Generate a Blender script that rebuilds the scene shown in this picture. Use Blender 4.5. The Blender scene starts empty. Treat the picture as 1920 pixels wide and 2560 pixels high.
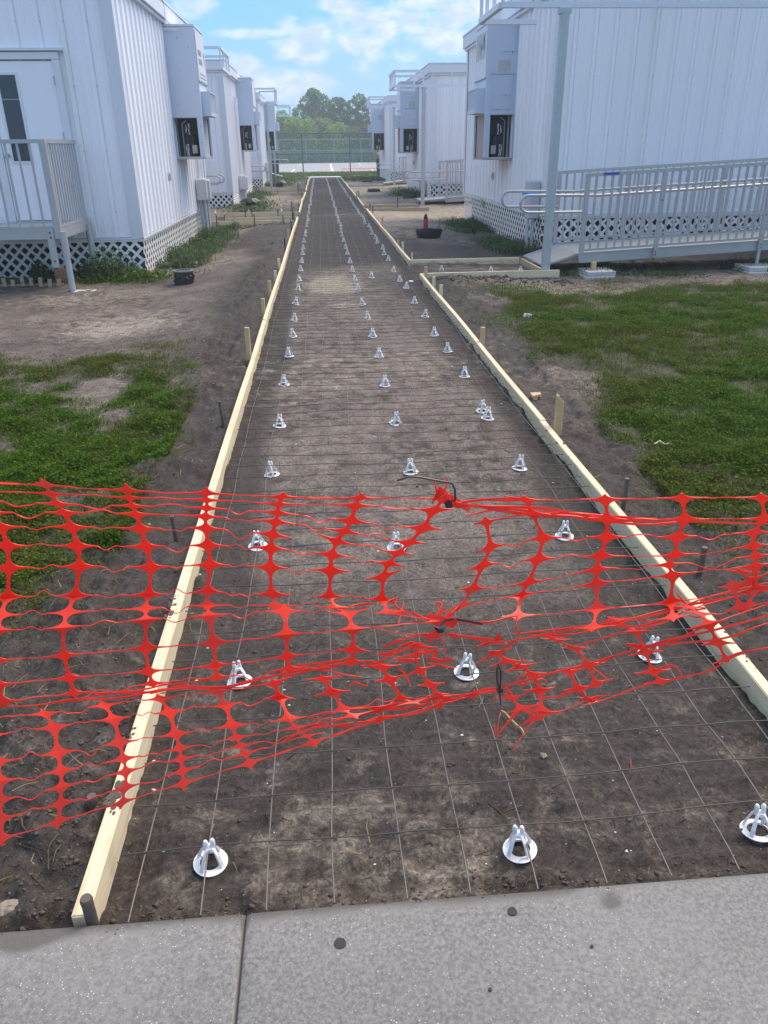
import bpy, bmesh, math, random
import numpy as np
from mathutils import Vector, Matrix, noise as mnoise

random.seed(7)
RNG = np.random.default_rng(11)
SC = bpy.context.scene
COL = SC.collection
rad = math.radians

# ------------------------------------------------------------------ camera
FPX, PITCH, YAW, ROLL, EYE = 1915.0, rad(25.34), rad(4.14), -0.0124, 1.47
_f = np.array([math.sin(YAW) * math.cos(PITCH), math.cos(YAW) * math.cos(PITCH), -math.sin(PITCH)])
_r0 = np.array([math.cos(YAW), -math.sin(YAW), 0.0])
_u0 = np.cross(_r0, _f)
_r = math.cos(ROLL) * _r0 + math.sin(ROLL) * _u0
_u = math.cos(ROLL) * _u0 - math.sin(ROLL) * _r0
CAM = np.array([0.0, 0.0, EYE])
cam_data = bpy.data.cameras.new("camera")
cam = bpy.data.objects.new("camera", cam_data)
COL.objects.link(cam)
cam.matrix_world = Matrix(((_r[0], _u[0], -_f[0], 0), (_r[1], _u[1], -_f[1], 0), (_r[2], _u[2], -_f[2], EYE), (0, 0, 0, 1)))
cam_data.sensor_fit = 'VERTICAL'
cam_data.sensor_height = 36.0
cam_data.lens = FPX / 2560.0 * 36.0
cam_data.clip_start = 0.05
cam_data.clip_end = 3000
SC.camera = cam


def ray(x, y):
    return _f + _r * (x - 960) / FPX - _u * (y - 1280) / FPX


def atz(x, y, z=0.0):
    d = ray(x, y)
    return CAM + d * (z - EYE) / d[2]


def aty(x, y, Y):
    d = ray(x, y)
    return CAM + d * Y / d[1]


def atx(x, y, X):
    d = ray(x, y)
    return CAM + d * X / d[0]


# ------------------------------------------------------------------ light
SUN_EL, SUN_AZ = rad(57), rad(56)          # azimuth measured from +Y (down the path) towards +X
sun_dir = Vector((math.sin(SUN_AZ) * math.cos(SUN_EL), math.cos(SUN_AZ) * math.cos(SUN_EL), math.sin(SUN_EL)))
sd = bpy.data.lights.new("sun", 'SUN')
sd.energy = 1.7
sd.angle = rad(32)
sd.color = (1.0, 0.84, 0.66)
so = bpy.data.objects.new("sun", sd)
COL.objects.link(so)
so.rotation_euler = sun_dir.to_track_quat('Z', 'Y').to_euler()
so.location = (0, 0, 30)

SC.view_settings.view_transform = 'Standard'
SC.view_settings.look = 'None'
SC.view_settings.exposure = 1.25
SC.view_settings.gamma = 1.0
SC.view_settings.use_curve_mapping = False
SC.render.engine = 'CYCLES'
SC.cycles.max_bounces = 6
SC.cycles.transparent_max_bounces = 12
SC.cycles.volume_bounces = 0

world = bpy.data.worlds.new("World")
SC.world = world
world.use_nodes = True


class NT:
    """small helper for writing node trees"""

    def __init__(self, tree):
        self.t = tree
        self.n = tree.nodes
        self.l = tree.links

    def node(self, typ, **kw):
        nd = self.n.new(typ)
        for k, v in kw.items():
            setattr(nd, k, v)
        return nd

    def link(self, a, b):
        self.l.new(a, b)

    def setin(self, nd, key, v):
        if hasattr(v, 'is_linked') or isinstance(v, bpy.types.NodeSocket):
            self.l.new(v, nd.inputs[key])
        elif v is not None:
            nd.inputs[key].default_value = v

    def math(self, op, a, b=None, c=None, clamp=False):
        nd = self.n.new('ShaderNodeMath')
        nd.operation = op
        nd.use_clamp = clamp
        self.setin(nd, 0, a)
        if b is not None:
            self.setin(nd, 1, b)
        if c is not None:
            self.setin(nd, 2, c)
        return nd.outputs[0]

    def mix(self, fac, a, b, blend='MIX'):
        nd = self.n.new('ShaderNodeMix')
        nd.data_type = 'RGBA'
        nd.blend_type = blend
        self.setin(nd, 'Factor', fac)
        for k, v in ((6, a), (7, b)):
            if isinstance(v, bpy.types.NodeSocket):
                self.l.new(v, nd.inputs[k])
            else:
                nd.inputs[k].default_value = (v[0], v[1], v[2], 1)
        return nd.outputs[2]

    def noise(self, vec, scale, detail=4, rough=0.55, dist=0.0, out=0):
        nd = self.n.new('ShaderNodeTexNoise')
        if vec is not None:
            self.l.new(vec, nd.inputs['Vector'])
        nd.inputs['Scale'].default_value = scale
        nd.inputs['Detail'].default_value = detail
        nd.inputs['Roughness'].default_value = rough
        nd.inputs['Distortion'].default_value = dist
        return nd.outputs[out]

    def ramp(self, fac, stops, interp='LINEAR'):
        nd = self.n.new('ShaderNodeValToRGB')
        nd.color_ramp.interpolation = interp
        self.l.new(fac, nd.inputs[0])
        els = nd.color_ramp.elements
        while len(els) < len(stops):
            els.new(0.5)
        for e, (p, c) in zip(els, stops):
            e.position = p
            e.color = (c, c, c, 1) if not hasattr(c, '__len__') else (c[0], c[1], c[2], 1)
        return nd.outputs[0]

    def maprange(self, v, a, b, c=0.0, d=1.0, smooth=True):
        nd = self.n.new('ShaderNodeMapRange')
        nd.interpolation_type = 'SMOOTHSTEP' if smooth else 'LINEAR'
        self.l.new(v, nd.inputs[0])
        for i, x in enumerate((a, b, c, d)):
            nd.inputs[i + 1].default_value = x
        return nd.outputs[0]


# sky: Nishita plus cumulus clouds, everything by direction
w = NT(world.node_tree)
w.n.clear()
sky = w.node('ShaderNodeTexSky', sky_type='NISHITA', sun_disc=False)
sky.sun_elevation = SUN_EL
sky.sun_rotation = SUN_AZ
sky.air_density = 1.0
sky.dust_density = 0.3
sky.ozone_density = 2.0
tc = w.node('ShaderNodeTexCoord')
sep = w.node('ShaderNodeSeparateXYZ')
w.link(tc.outputs['Generated'], sep.inputs[0])
az = w.math('ARCTAN2', sep.outputs[0], sep.outputs[1])
el = w.math('ARCSINE', sep.outputs[2])
comb = w.node('ShaderNodeCombineXYZ')
w.link(az, comb.inputs[0])
w.link(w.math('MULTIPLY', el, 1.7), comb.inputs[1])
cvec = comb.outputs[0]
n1 = w.noise(cvec, 24.0, 8, 0.6, 0.3)
n2 = w.noise(cvec, 5.5, 4, 0.5, 0.0)


def blob(a0, e0, ra, re):
    da = w.math('DIVIDE', w.math('SUBTRACT', az, rad(a0)), rad(ra))
    de = w.math('DIVIDE', w.math('SUBTRACT', el, rad(e0)), rad(re))
    s = w.math('ADD', w.math('MULTIPLY', da, da), w.math('MULTIPLY', de, de))
    return w.math('SUBTRACT', 1.0, s)


def px_dir(x, y):
    d = ray(x, y)
    return math.degrees(math.atan2(d[0], d[1])), math.degrees(math.asin(d[2] / np.linalg.norm(d)))


blobs = []
for (x, y, rx, ry) in [
        (775, 100, 75, 62), (735, 110, 60, 40), (905, 75, 78, 78), (950, 60, 50, 45), (1120, 40, 170, 45), (1240, 70, 90, 50), (850, 15, 90, 18), (640, 85, 110, 14), (1010, 150, 45, 32),
        (1180, 15, 230, 40), (1200, 100, 150, 40), (590, 160, 50, 26), (720, 215, 110, 42), (1095, 205, 70, 40), (470, 12, 60, 30)]:
    a0, e0 = px_dir(x, y)
    a1, _ = px_dir(x + rx, y)
    _, e1 = px_dir(x, y - ry)
    blobs.append(blob(a0, e0, abs(a1 - a0), abs(e1 - e0)))
m = blobs[0]
for b in blobs[1:]:
    m = w.math('MAXIMUM', m, b)
m = w.math('MAXIMUM', m, -1.2)
# away from the placed clouds: the same kind of broken cumulus everywhere
gen = w.math('MULTIPLY', w.math('SUBTRACT', n2, 0.47), 6.0)
high = w.maprange(el, rad(9), rad(16))
dens = w.math('ADD', w.math('MULTIPLY', m, w.math('SUBTRACT', 1.0, high)), w.math('MULTIPLY', gen, high))
dens = w.math('ADD', w.math('MULTIPLY', dens, 0.50), w.math('MULTIPLY', w.math('SUBTRACT', n1, 0.5), 3.4))
cl = w.maprange(dens, -0.45, 0.75)
# puffs: bright tops, greyer undersides
lit = w.noise(cvec, 30.0, 5, 0.6, 0.4)
shade = w.maprange(w.math('ADD', lit, w.math('MULTIPLY', dens, -0.12)), 0.3, 0.62)
ccol = w.mix(shade, (1.95, 2.35, 2.95), (3.0, 3.12, 3.35))
blue = w.mix(0.9, sky.outputs[0], (0.56, 1.66, 3.05))
pale = w.maprange(el, rad(1.0), rad(9.0), 0.45, 0.08)
blue = w.mix(pale, blue, (1.75, 2.35, 3.05))
upper = w.maprange(el, rad(12), rad(30))
blue = w.mix(upper, blue, sky.outputs[0])
col = w.mix(w.math('MULTIPLY', cl, 0.92), blue, ccol)
bg = w.node('ShaderNodeBackground')
w.link(col, bg.inputs[0])
bg.inputs[1].default_value = 0.15
out = w.node('ShaderNodeOutputWorld')
w.link(bg.outputs[0], out.inputs[0])

# ------------------------------------------------------------------ helpers


def link(o):
    COL.objects.link(o)
    return o


class MB:
    """collects shapes, then links them as ONE mesh object"""

    def __init__(self):
        self.v = []
        self.f = []

    def add(self, vs, fs):
        b = len(self.v)
        self.v += [tuple(float(c) for c in p) for p in vs]
        self.f += [tuple(i + b for i in fc) for fc in fs]
        return self

    def hexa(self, p):
        return self.add(p, [(0, 3, 2, 1), (4, 5, 6, 7), (0, 1, 5, 4), (1, 2, 6, 5), (2, 3, 7, 6), (3, 0, 4, 7)])

    def box(self, x0, x1, y0, y1, z0, z1):
        x0, x1 = min(x0, x1), max(x0, x1)
        y0, y1 = min(y0, y1), max(y0, y1)
        return self.hexa([(x0, y0, z0), (x1, y0, z0), (x1, y1, z0), (x0, y1, z0), (x0, y0, z1), (x1, y0, z1), (x1, y1, z1), (x0, y1, z1)])

    def bar(self, p0, p1, wx, wz, up=(0, 0, 1)):
        """rectangular bar from p0 to p1"""
        p0, p1 = Vector(p0), Vector(p1)
        d = (p1 - p0).normalized()
        s = d.cross(Vector(up))
        if s.length < 1e-4:
            s = d.cross(Vector((0, 1, 0)))
        s.normalize()
        t = s.cross(d).normalized()
        s *= wx / 2
        t *= wz / 2
        return self.hexa([p0 - s - t, p0 + s - t, p1 + s - t, p1 - s - t, p0 - s + t, p0 + s + t, p1 + s + t, p1 - s + t])

    def tube(self, path, r, n=8, cap=True):
        P = [Vector(p) for p in path]
        m = len(P)
        rs = r if hasattr(r, '__len__') else [r] * m
        vs, fs = [], []
        ref = None
        for i, p in enumerate(P):
            d = (P[min(i + 1, m - 1)] - P[max(i - 1, 0)]).normalized()
            if ref is None:
                ref = d.orthogonal().normalized()
            ref = (ref - d * ref.dot(d))
            if ref.length < 1e-5:
                ref = d.orthogonal()
            ref.normalize()
            bi = d.cross(ref)
            for k in range(n):
                a = 2 * math.pi * k / n
                vs.append(p + (ref * math.cos(a) + bi * math.sin(a)) * rs[i])
        for i in range(m - 1):
            for k in range(n):
                k2 = (k + 1) % n
                fs.append((i * n + k, i * n + k2, (i + 1) * n + k2, (i + 1) * n + k))
        if cap:
            fs.append(tuple(range(n - 1, -1, -1)))
            fs.append(tuple((m - 1) * n + k for k in range(n)))
        return self.add(vs, fs)

    def lathe(self, prof, c=(0, 0, 0), n=20, jitter=0.0):
        vs, fs = [], []
        for (r, z) in prof:
            for k in range(n):
                a = 2 * math.pi * k / n
                j = 1 + jitter * math.sin(3 * a + z * 9) if jitter else 1
                vs.append((c[0] + r * j * math.cos(a), c[1] + r * j * math.sin(a), c[2] + z))
        for i in range(len(prof) - 1):
            for k in range(n):
                k2 = (k + 1) % n
                fs.append((i * n + k, i * n + k2, (i + 1) * n + k2, (i + 1) * n + k))
        return self.add(vs, fs)

    def sphere(self, c, r, n=8, sq=(1, 1, 1), jit=0.0):
        vs, fs = [], []
        for i in range(n // 2 + 1):
            t = math.pi * i / (n // 2)
            for k in range(n):
                a = 2 * math.pi * k / n
                j = 1 + random.uniform(-jit, jit)
                vs.append((c[0] + r * sq[0] * j * math.sin(t) * math.cos(a), c[1] + r * sq[1] * j * math.sin(t) * math.sin(a), c[2] + r * sq[2] * j * math.cos(t)))
        for i in range(n // 2):
            for k in range(n):
                k2 = (k + 1) % n
                fs.append((i * n + k, (i + 1) * n + k, (i + 1) * n + k2, i * n + k2))
        return self.add(vs, fs)

    def mesh(self, name, mat, smooth=None, bevel=0.0, off=(0, 0, 0)):
        me = bpy.data.meshes.new(name)
        V = [(x - off[0], y - off[1], z - off[2]) for x, y, z in self.v]
        me.from_pydata(V, [], self.f)
        if bevel > 0:
            bm = bmesh.new()
            bm.from_mesh(me)
            bmesh.ops.bevel(bm, geom=bm.edges[:], offset=bevel, segments=1, affect='EDGES', profile=0.6)
            bm.to_mesh(me)
            bm.free()
        if smooth is not None:
            me.polygons.foreach_set('use_smooth', [True] * len(me.polygons))
            me.set_sharp_from_angle(angle=rad(smooth))
        me.materials.append(mat)
        me.update()
        return me


def tag(o, label=None, cat=None, group=None, kind=None):
    if label:
        o['label'] = label
    if cat:
        o['category'] = cat
    if group:
        o['group'] = group
    if kind:
        o['kind'] = kind
    return o


def thing(name, label, cat, loc=(0, 0, 0), group=None):
    o = link(bpy.data.objects.new(name, None))
    o.empty_display_size = 0.1
    o.location = loc
    return tag(o, label, cat, group)


def part(name, mb, mat, parent, label=None, smooth=None, bevel=0.0, kind=None, world=True):
    """a part given in world coordinates (or local ones if world=False) under its thing"""
    root = parent
    off = Vector((0, 0, 0))
    if world:
        while root is not None:
            off = off + Vector(root.location)
            root = root.parent
    o = link(bpy.data.objects.new(name, mb.mesh(name, mat, smooth, bevel, tuple(off))))
    o.parent = parent
    if label:
        o['label'] = label
    if kind:
        o['kind'] = kind
    return o


def single(name, mb, mat, label, cat, loc=(0, 0, 0), group=None, smooth=None, bevel=0.0):
    """a thing that is one mesh, given in world coordinates, origin at its base"""
    o = link(bpy.data.objects.new(name, mb.mesh(name, mat, smooth, bevel, tuple(loc))))
    o.location = loc
    return tag(o, label, cat, group)


def inst(name, me, parent, loc=(0, 0, 0), rot=(0, 0, 0), scale=None):
    """a piece that shares its mesh data with its alike pieces"""
    o = link(bpy.data.objects.new(name, me))
    o.parent = parent
    o.location = loc
    o.rotation_euler = rot
    if scale:
        o.scale = scale
    return o


def np_mesh(name, V, F, mat, attrs=None, smooth=False):
    """fast mesh from arrays: V (n,3), F (m,k) with constant k"""
    me = bpy.data.meshes.new(name)
    n, k = len(F), F.shape[1]
    me.vertices.add(len(V))
    me.vertices.foreach_set('co', np.ascontiguousarray(V, np.float32).ravel())
    me.loops.add(n * k)
    me.loops.foreach_set('vertex_index', np.ascontiguousarray(F, np.int32).ravel())
    me.polygons.add(n)
    me.polygons.foreach_set('loop_start', np.arange(0, n * k, k, dtype=np.int32))
    me.polygons.foreach_set('loop_total', np.full(n, k, np.int32))
    if smooth:
        me.polygons.foreach_set('use_smooth', np.ones(n, bool))
    for an, av in (attrs or {}).items():
        if av.ndim == 1:
            a = me.attributes.new(an, 'FLOAT', 'POINT')
            a.data.foreach_set('value', np.ascontiguousarray(av, np.float32))
        else:
            a = me.attributes.new(an, 'FLOAT_COLOR', 'POINT')
            c4 = np.ones((len(av), 4), np.float32)
            c4[:, :3] = av
            a.data.foreach_set('color', c4.ravel())
    me.update(calc_edges=True)
    me.materials.append(mat)
    return me


def _h(ix, iy, seed):
    n = (ix.astype(np.int64) * 374761393 + iy.astype(np.int64) * 668265263 + seed * 1442695041) & 0xffffffff
    n = ((n ^ (n >> 13)) * 1274126177) & 0xffffffff
    return ((n ^ (n >> 16)) & 0xffff) / 65535.0


def vnoise(x, y, seed=0):
    x0, y0 = np.floor(x), np.floor(y)
    fx, fy = x - x0, y - y0
    fx = fx * fx * (3 - 2 * fx)
    fy = fy * fy * (3 - 2 * fy)
    a, b = _h(x0, y0, seed), _h(x0 + 1, y0, seed)
    c, d = _h(x0, y0 + 1, seed), _h(x0 + 1, y0 + 1, seed)
    return (a * (1 - fx) + b * fx) * (1 - fy) + (c * (1 - fx) + d * fx) * fy


def fbm(x, y, seed=0, oct=4, gain=0.5):
    s, a, t = 0.0, 1.0, 0.0
    for i in range(oct):
        s = s + a * vnoise(x * 2 ** i + 17.3 * i, y * 2 ** i - 9.1 * i, seed + i)
        t += a
        a *= gain
    return s / t


def sstep(a, b, x):
    t = np.clip((x - a) / (b - a), 0, 1)
    return t * t * (3 - 2 * t)


# ------------------------------------------------------------------ materials


def new_mat(name):
    m_ = bpy.data.materials.new(name)
    m_.use_nodes = True
    t = NT(m_.node_tree)
    b = t.n['Principled BSDF']
    return m_, t, b


def mat_basic(name, col, rough=0.6, metal=0.0, var=0.08, scale=12.0, bump=0.0, bscale=60.0, dirt=None, dscale=3.0, damt=0.4, streak=False, spec=0.5):
    m_, t, b = new_mat(name)
    vec = t.node('ShaderNodeNewGeometry').outputs['Position']
    if streak:
        mp = t.node('ShaderNodeMapping')
        mp.inputs['Scale'].default_value = (1, 1, 0.08)
        t.link(vec, mp.inputs[0])
        vecs = mp.outputs[0]
    else:
        vecs = vec
    n = t.noise(vecs, scale, 4, 0.6)
    lo = [c * (1 - var) for c in col]
    hi = [min(1, c * (1 + var)) for c in col]
    c = t.mix(n, lo, hi)
    if dirt:
        d = t.maprange(t.noise(vecs, dscale, 5, 0.65), 0.5, 0.75)
        c = t.mix(t.math('MULTIPLY', d, damt), c, dirt)
    if streak:
        oi = t.node('ShaderNodeObjectInfo')
        v = t.math('ADD', 0.955, t.math('MULTIPLY', oi.outputs['Random'], 0.07))
        cv = t.node('ShaderNodeCombineColor')
        for q in range(3):
            t.link(v, cv.inputs[q])
        c = t.mix(1.0, c, cv.outputs[0], 'MULTIPLY')
    t.link(c, b.inputs['Base Color'])
    b.inputs['Roughness'].default_value = rough
    b.inputs['Metallic'].default_value = metal
    b.inputs['Specular IOR Level'].default_value = spec
    if bump > 0:
        bn = t.node('ShaderNodeBump')
        bn.inputs['Strength'].default_value = bump
        bn.inputs['Distance'].default_value = 0.004
        t.link(t.noise(vec, bscale, 4, 0.6), bn.inputs['Height'])
        t.link(bn.outputs[0], b.inputs['Normal'])
    return m_


M = {}
M['siding'] = mat_basic('siding_paint', (0.89, 0.885, 0.915), 0.42, 0, 0.04, 2.0, dirt=(0.60, 0.58, 0.55), dscale=2.2, damt=0.34, streak=True)
M['trim'] = mat_basic('trim_paint', (0.72, 0.73, 0.77), 0.45, 0, 0.03, 4.0, dirt=(0.5, 0.5, 0.48), dscale=2.5, damt=0.2, streak=True)
M['acbox'] = mat_basic('ac_housing_paint', (0.56, 0.63, 0.74), 0.5, 0.0, 0.05, 3.0, dirt=(0.62, 0.66, 0.72), dscale=2.0, damt=0.5, streak=True)
M['lattice'] = mat_basic('lattice_vinyl', (0.88, 0.875, 0.86), 0.5, 0, 0.03, 6.0, dirt=(0.55, 0.51, 0.43), dscale=4.0, damt=0.22)
M['skirt'] = mat_basic('skirting_metal', (0.72, 0.72, 0.70), 0.5, 0, 0.05, 4.0, dirt=(0.45, 0.38, 0.28), dscale=3.0, damt=0.45)
M['alu'] = mat_basic('aluminium', (0.45, 0.455, 0.46), 0.48, 0.5, 0.1, 9.0, dirt=(0.36, 0.36, 0.36), dscale=7.0, damt=0.4)
M['alu_deck'] = mat_basic('aluminium_deck', (0.44, 0.44, 0.43), 0.5, 0.5, 0.1, 9.0, dirt=(0.34, 0.32, 0.29), dscale=6.0, damt=0.5)
M['galv'] = mat_basic('galvanised_steel', (0.46, 0.49, 0.51), 0.48, 0.45, 0.1, 14.0, dirt=(0.36, 0.35, 0.33), dscale=5.0, damt=0.4)
M['white_tube'] = mat_basic('white_tube_paint', (0.72, 0.74, 0.80), 0.4, 0, 0.03, 5.0)
M['dark'] = mat_basic('dark_interior', (0.060, 0.063, 0.075), 0.6, 0, 0.2, 8.0)
M['black_plastic'] = mat_basic('black_plastic', (0.018, 0.019, 0.022), 0.42, 0, 0.2, 20.0, dirt=(0.11, 0.09, 0.07), dscale=9.0, damt=0.35)
M['steel_stake'] = mat_basic('rusty_steel', (0.13, 0.105, 0.09), 0.6, 0.3, 0.25, 40.0, bump=0.4, dirt=(0.16, 0.075, 0.04), dscale=18.0, damt=0.55)
M['black_steel'] = mat_basic('black_steel', (0.025, 0.025, 0.028), 0.5, 0.3, 0.2, 30.0)
M['wire'] = mat_basic('mesh_wire', (0.085, 0.075, 0.068), 0.5, 0.4, 0.3, 30.0, dirt=(0.17, 0.08, 0.045), dscale=14.0, damt=0.5)
M['wire_bright'] = mat_basic('pale_mesh_wire', (0.17, 0.152, 0.13), 0.45, 0.35, 0.25, 20.0, dirt=(0.30, 0.20, 0.13), dscale=5.0, damt=0.5)  # long wires, lighter than the cross wires
M['chair'] = mat_basic('white_plastic', (0.84, 0.83, 0.81), 0.38, 0, 0.05, 30.0, dirt=(0.42, 0.37, 0.31), dscale=38.0, damt=0.45)
M['concrete_block'] = mat_basic('pad_concrete', (0.5, 0.5, 0.48), 0.85, 0, 0.12, 18.0, bump=0.4, dirt=(0.25, 0.22, 0.18), dscale=7.0, damt=0.5)
M['paper'] = mat_basic('paper_label', (0.55, 0.55, 0.53), 0.7, 0, 0.08, 20.0)
M['white_bits'] = mat_basic('white_fittings', (0.7, 0.7, 0.7), 0.5, 0, 0.1, 20.0)
M['ink'] = mat_basic('dark_ink', (0.05, 0.06, 0.08), 0.6, 0, 0.2, 20.0)
M['pale_ink'] = mat_basic('faded_ink', (0.30, 0.34, 0.42), 0.6, 0, 0.2, 20.0)
M['rust_panel'] = mat_basic('stained_panel', (0.42, 0.36, 0.32), 0.7, 0, 0.15, 4.0, dirt=(0.25, 0.14, 0.09), dscale=2.5, damt=0.7, streak=True)
M['grey_panel'] = mat_basic('grey_panel', (0.42, 0.44, 0.46), 0.6, 0, 0.1, 4.0, streak=True)
M['conduit'] = mat_basic('grey_conduit', (0.47, 0.50, 0.53), 0.5, 0, 0.08, 9.0, dirt=(0.62, 0.63, 0.66), dscale=4.0, damt=0.4, streak=True)
M['ebox'] = mat_basic('meter_box_grey', (0.50, 0.52, 0.56), 0.45, 0.1, 0.05, 6.0)
M['red_bottle'] = mat_basic('red_can_paint', (0.42, 0.02, 0.035), 0.3, 0, 0.08, 30.0)
M['orange_ball'] = mat_basic('orange_plastic', (0.75, 0.20, 0.09), 0.45, 0, 0.1, 10.0)
M['blue_tape'] = mat_basic('blue_tape', (0.16, 0.33, 0.72), 0.5, 0, 0.08, 10.0)
M['rail_tag'] = mat_basic('dark_blue_tag', (0.05, 0.09, 0.35), 0.5, 0, 0.1, 10.0)
M['straw'] = mat_basic('dry_straw', (0.52, 0.42, 0.22), 0.7, 0, 0.2, 30.0)
M['sandy'] = mat_basic('sandy_lump', (0.30, 0.25, 0.19), 0.95, 0, 0.3, 60.0, bump=0.6, dirt=(0.08, 0.065, 0.05), dscale=30.0, damt=0.7)
M['conduit_dark'] = mat_basic('faded_black_rim', (0.16, 0.16, 0.16), 0.6, 0, 0.15, 10.0)
M['terracotta'] = mat_basic('brown_paper', (0.30, 0.15, 0.07), 0.8, 0, 0.2, 20.0)
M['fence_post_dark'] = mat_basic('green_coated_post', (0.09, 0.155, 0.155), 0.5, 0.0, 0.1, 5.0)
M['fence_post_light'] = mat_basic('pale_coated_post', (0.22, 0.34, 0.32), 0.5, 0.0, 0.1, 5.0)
M['court_line'] = mat_basic('white_court_paint', (0.80, 0.80, 0.80), 0.7, 0, 0.05, 3.0)
M['court_red'] = mat_basic('red_court_paint', (0.62, 0.07, 0.12), 0.7, 0, 0.08, 3.0)
M['bark'] = mat_basic('bark', (0.14, 0.115, 0.09), 0.9, 0, 0.25, 3.0)
M['shell'] = mat_basic('shell_white', (0.72, 0.70, 0.64), 0.6, 0, 0.15, 30.0)
M['cable_tie'] = mat_basic('black_nylon', (0.022, 0.02, 0.022), 0.35, 0, 0.1, 30.0)
M['rubber_plug'] = mat_basic('gum_spot', (0.035, 0.035, 0.038), 0.8, 0, 0.3, 60.0)
M['under'] = mat_basic('underfloor_shade', (0.022, 0.022, 0.022), 0.9, 0, 0.3, 3.0)  # near black, paints the shade seen through the lattice


def mat_lumber(name, base, dark, worn=0.4):
    m_, t, b = new_mat(name)
    tc_ = t.node('ShaderNodeTexCoord')
    oi = t.node('ShaderNodeObjectInfo')
    vec = tc_.outputs['Object']
    mp = t.node('ShaderNodeMapping')
    mp.inputs['Scale'].default_value = (1.0, 0.035, 1.0)
    t.link(vec, mp.inputs[0])
    cmb = t.node('ShaderNodeCombineXYZ')
    t.link(t.math('MULTIPLY', oi.outputs['Random'], 40.0), cmb.inputs[0])
    va = t.node('ShaderNodeVectorMath', operation='ADD')
    t.link(mp.outputs[0], va.inputs[0])
    t.link(cmb.outputs[0], va.inputs[1])
    g = t.noise(va.outputs[0], 170.0, 3, 0.55, 0.6)
    g2 = t.noise(va.outputs[0], 45.0, 2, 0.5, 1.0)
    grain = t.math('MULTIPLY', t.maprange(g, 0.45, 0.7), 0.55)
    grain = t.math('ADD', grain, t.math('MULTIPLY', t.maprange(g2, 0.5, 0.68), 0.35), clamp=True)
    c = t.mix(grain, base, dark)
    # dirt smears and splashes
    nd = t.noise(vec, 22.0, 6, 0.68)
    nl = t.noise(vec, 1.9, 3, 0.5)
    sp = t.math('MULTIPLY', t.maprange(nd, 0.64, 0.68), t.maprange(nl, 0.5, 0.62))
    c = t.mix(t.math('MULTIPLY', sp, 0.85), c, (0.10, 0.085, 0.07))
    sm = t.maprange(t.noise(vec, 6.0, 5, 0.7), 0.5, 0.8)
    c = t.mix(t.math('MULTIPLY', sm, worn), c, (0.33, 0.28, 0.20))
    # knots
    vo = t.node('ShaderNodeTexVoronoi', feature='F1')
    mp2 = t.node('ShaderNodeMapping')
    mp2.inputs['Scale'].default_value = (2.2, 1.0, 2.2)
    t.link(vec, mp2.inputs[0])
    t.link(mp2.outputs[0], vo.inputs['Vector'])
    vo.inputs['Scale'].default_value = 2.4
    kn = t.maprange(vo.outputs['Distance'], 0.02, 0.055, 1.0, 0.0)
    c = t.mix(t.math('MULTIPLY', kn, 0.6), c, (0.25, 0.13, 0.06))
    t.link(c, b.inputs['Base Color'])
    b.inputs['Roughness'].default_value = 0.68
    bn = t.node('ShaderNodeBump')
    bn.inputs['Strength'].default_value = 0.25
    bn.inputs['Distance'].default_value = 0.002
    t.link(g, bn.inputs['Height'])
    t.link(bn.outputs[0], b.inputs['Normal'])
    return m_


M['lumber'] = mat_lumber('pine_lumber', (0.74, 0.625, 0.415), (0.56, 0.42, 0.225))
M['lumber_old'] = mat_lumber('weathered_lumber', (0.42, 0.34, 0.22), (0.30, 0.22, 0.13), 0.6)
M['stake_wood'] = mat_lumber('stake_wood', (0.60, 0.42, 0.22), (0.46, 0.29, 0.13))


def mat_net():
    m_, t, b = new_mat('orange_net_plastic')
    tc_ = t.node('ShaderNodeTexCoord')
    c = t.mix(t.noise(tc_.outputs['Object'], 25.0, 3, 0.5), (0.94, 0.052, 0.024), (1.0, 0.090, 0.042))
    t.link(c, b.inputs['Base Color'])
    b.inputs['Roughness'].default_value = 0.34
    b.inputs['Specular IOR Level'].default_value = 0.6
    tr = t.node('ShaderNodeBsdfTranslucent')
    t.link(c, tr.inputs[0])
    mx = t.node('ShaderNodeMixShader')
    mx.inputs[0].default_value = 0.5
    t.link(b.outputs[0], mx.inputs[1])
    t.link(tr.outputs[0], mx.inputs[2])
    t.link(mx.outputs[0], t.n['Material Output'].inputs[0])
    return m_


M['net'] = mat_net()


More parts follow.
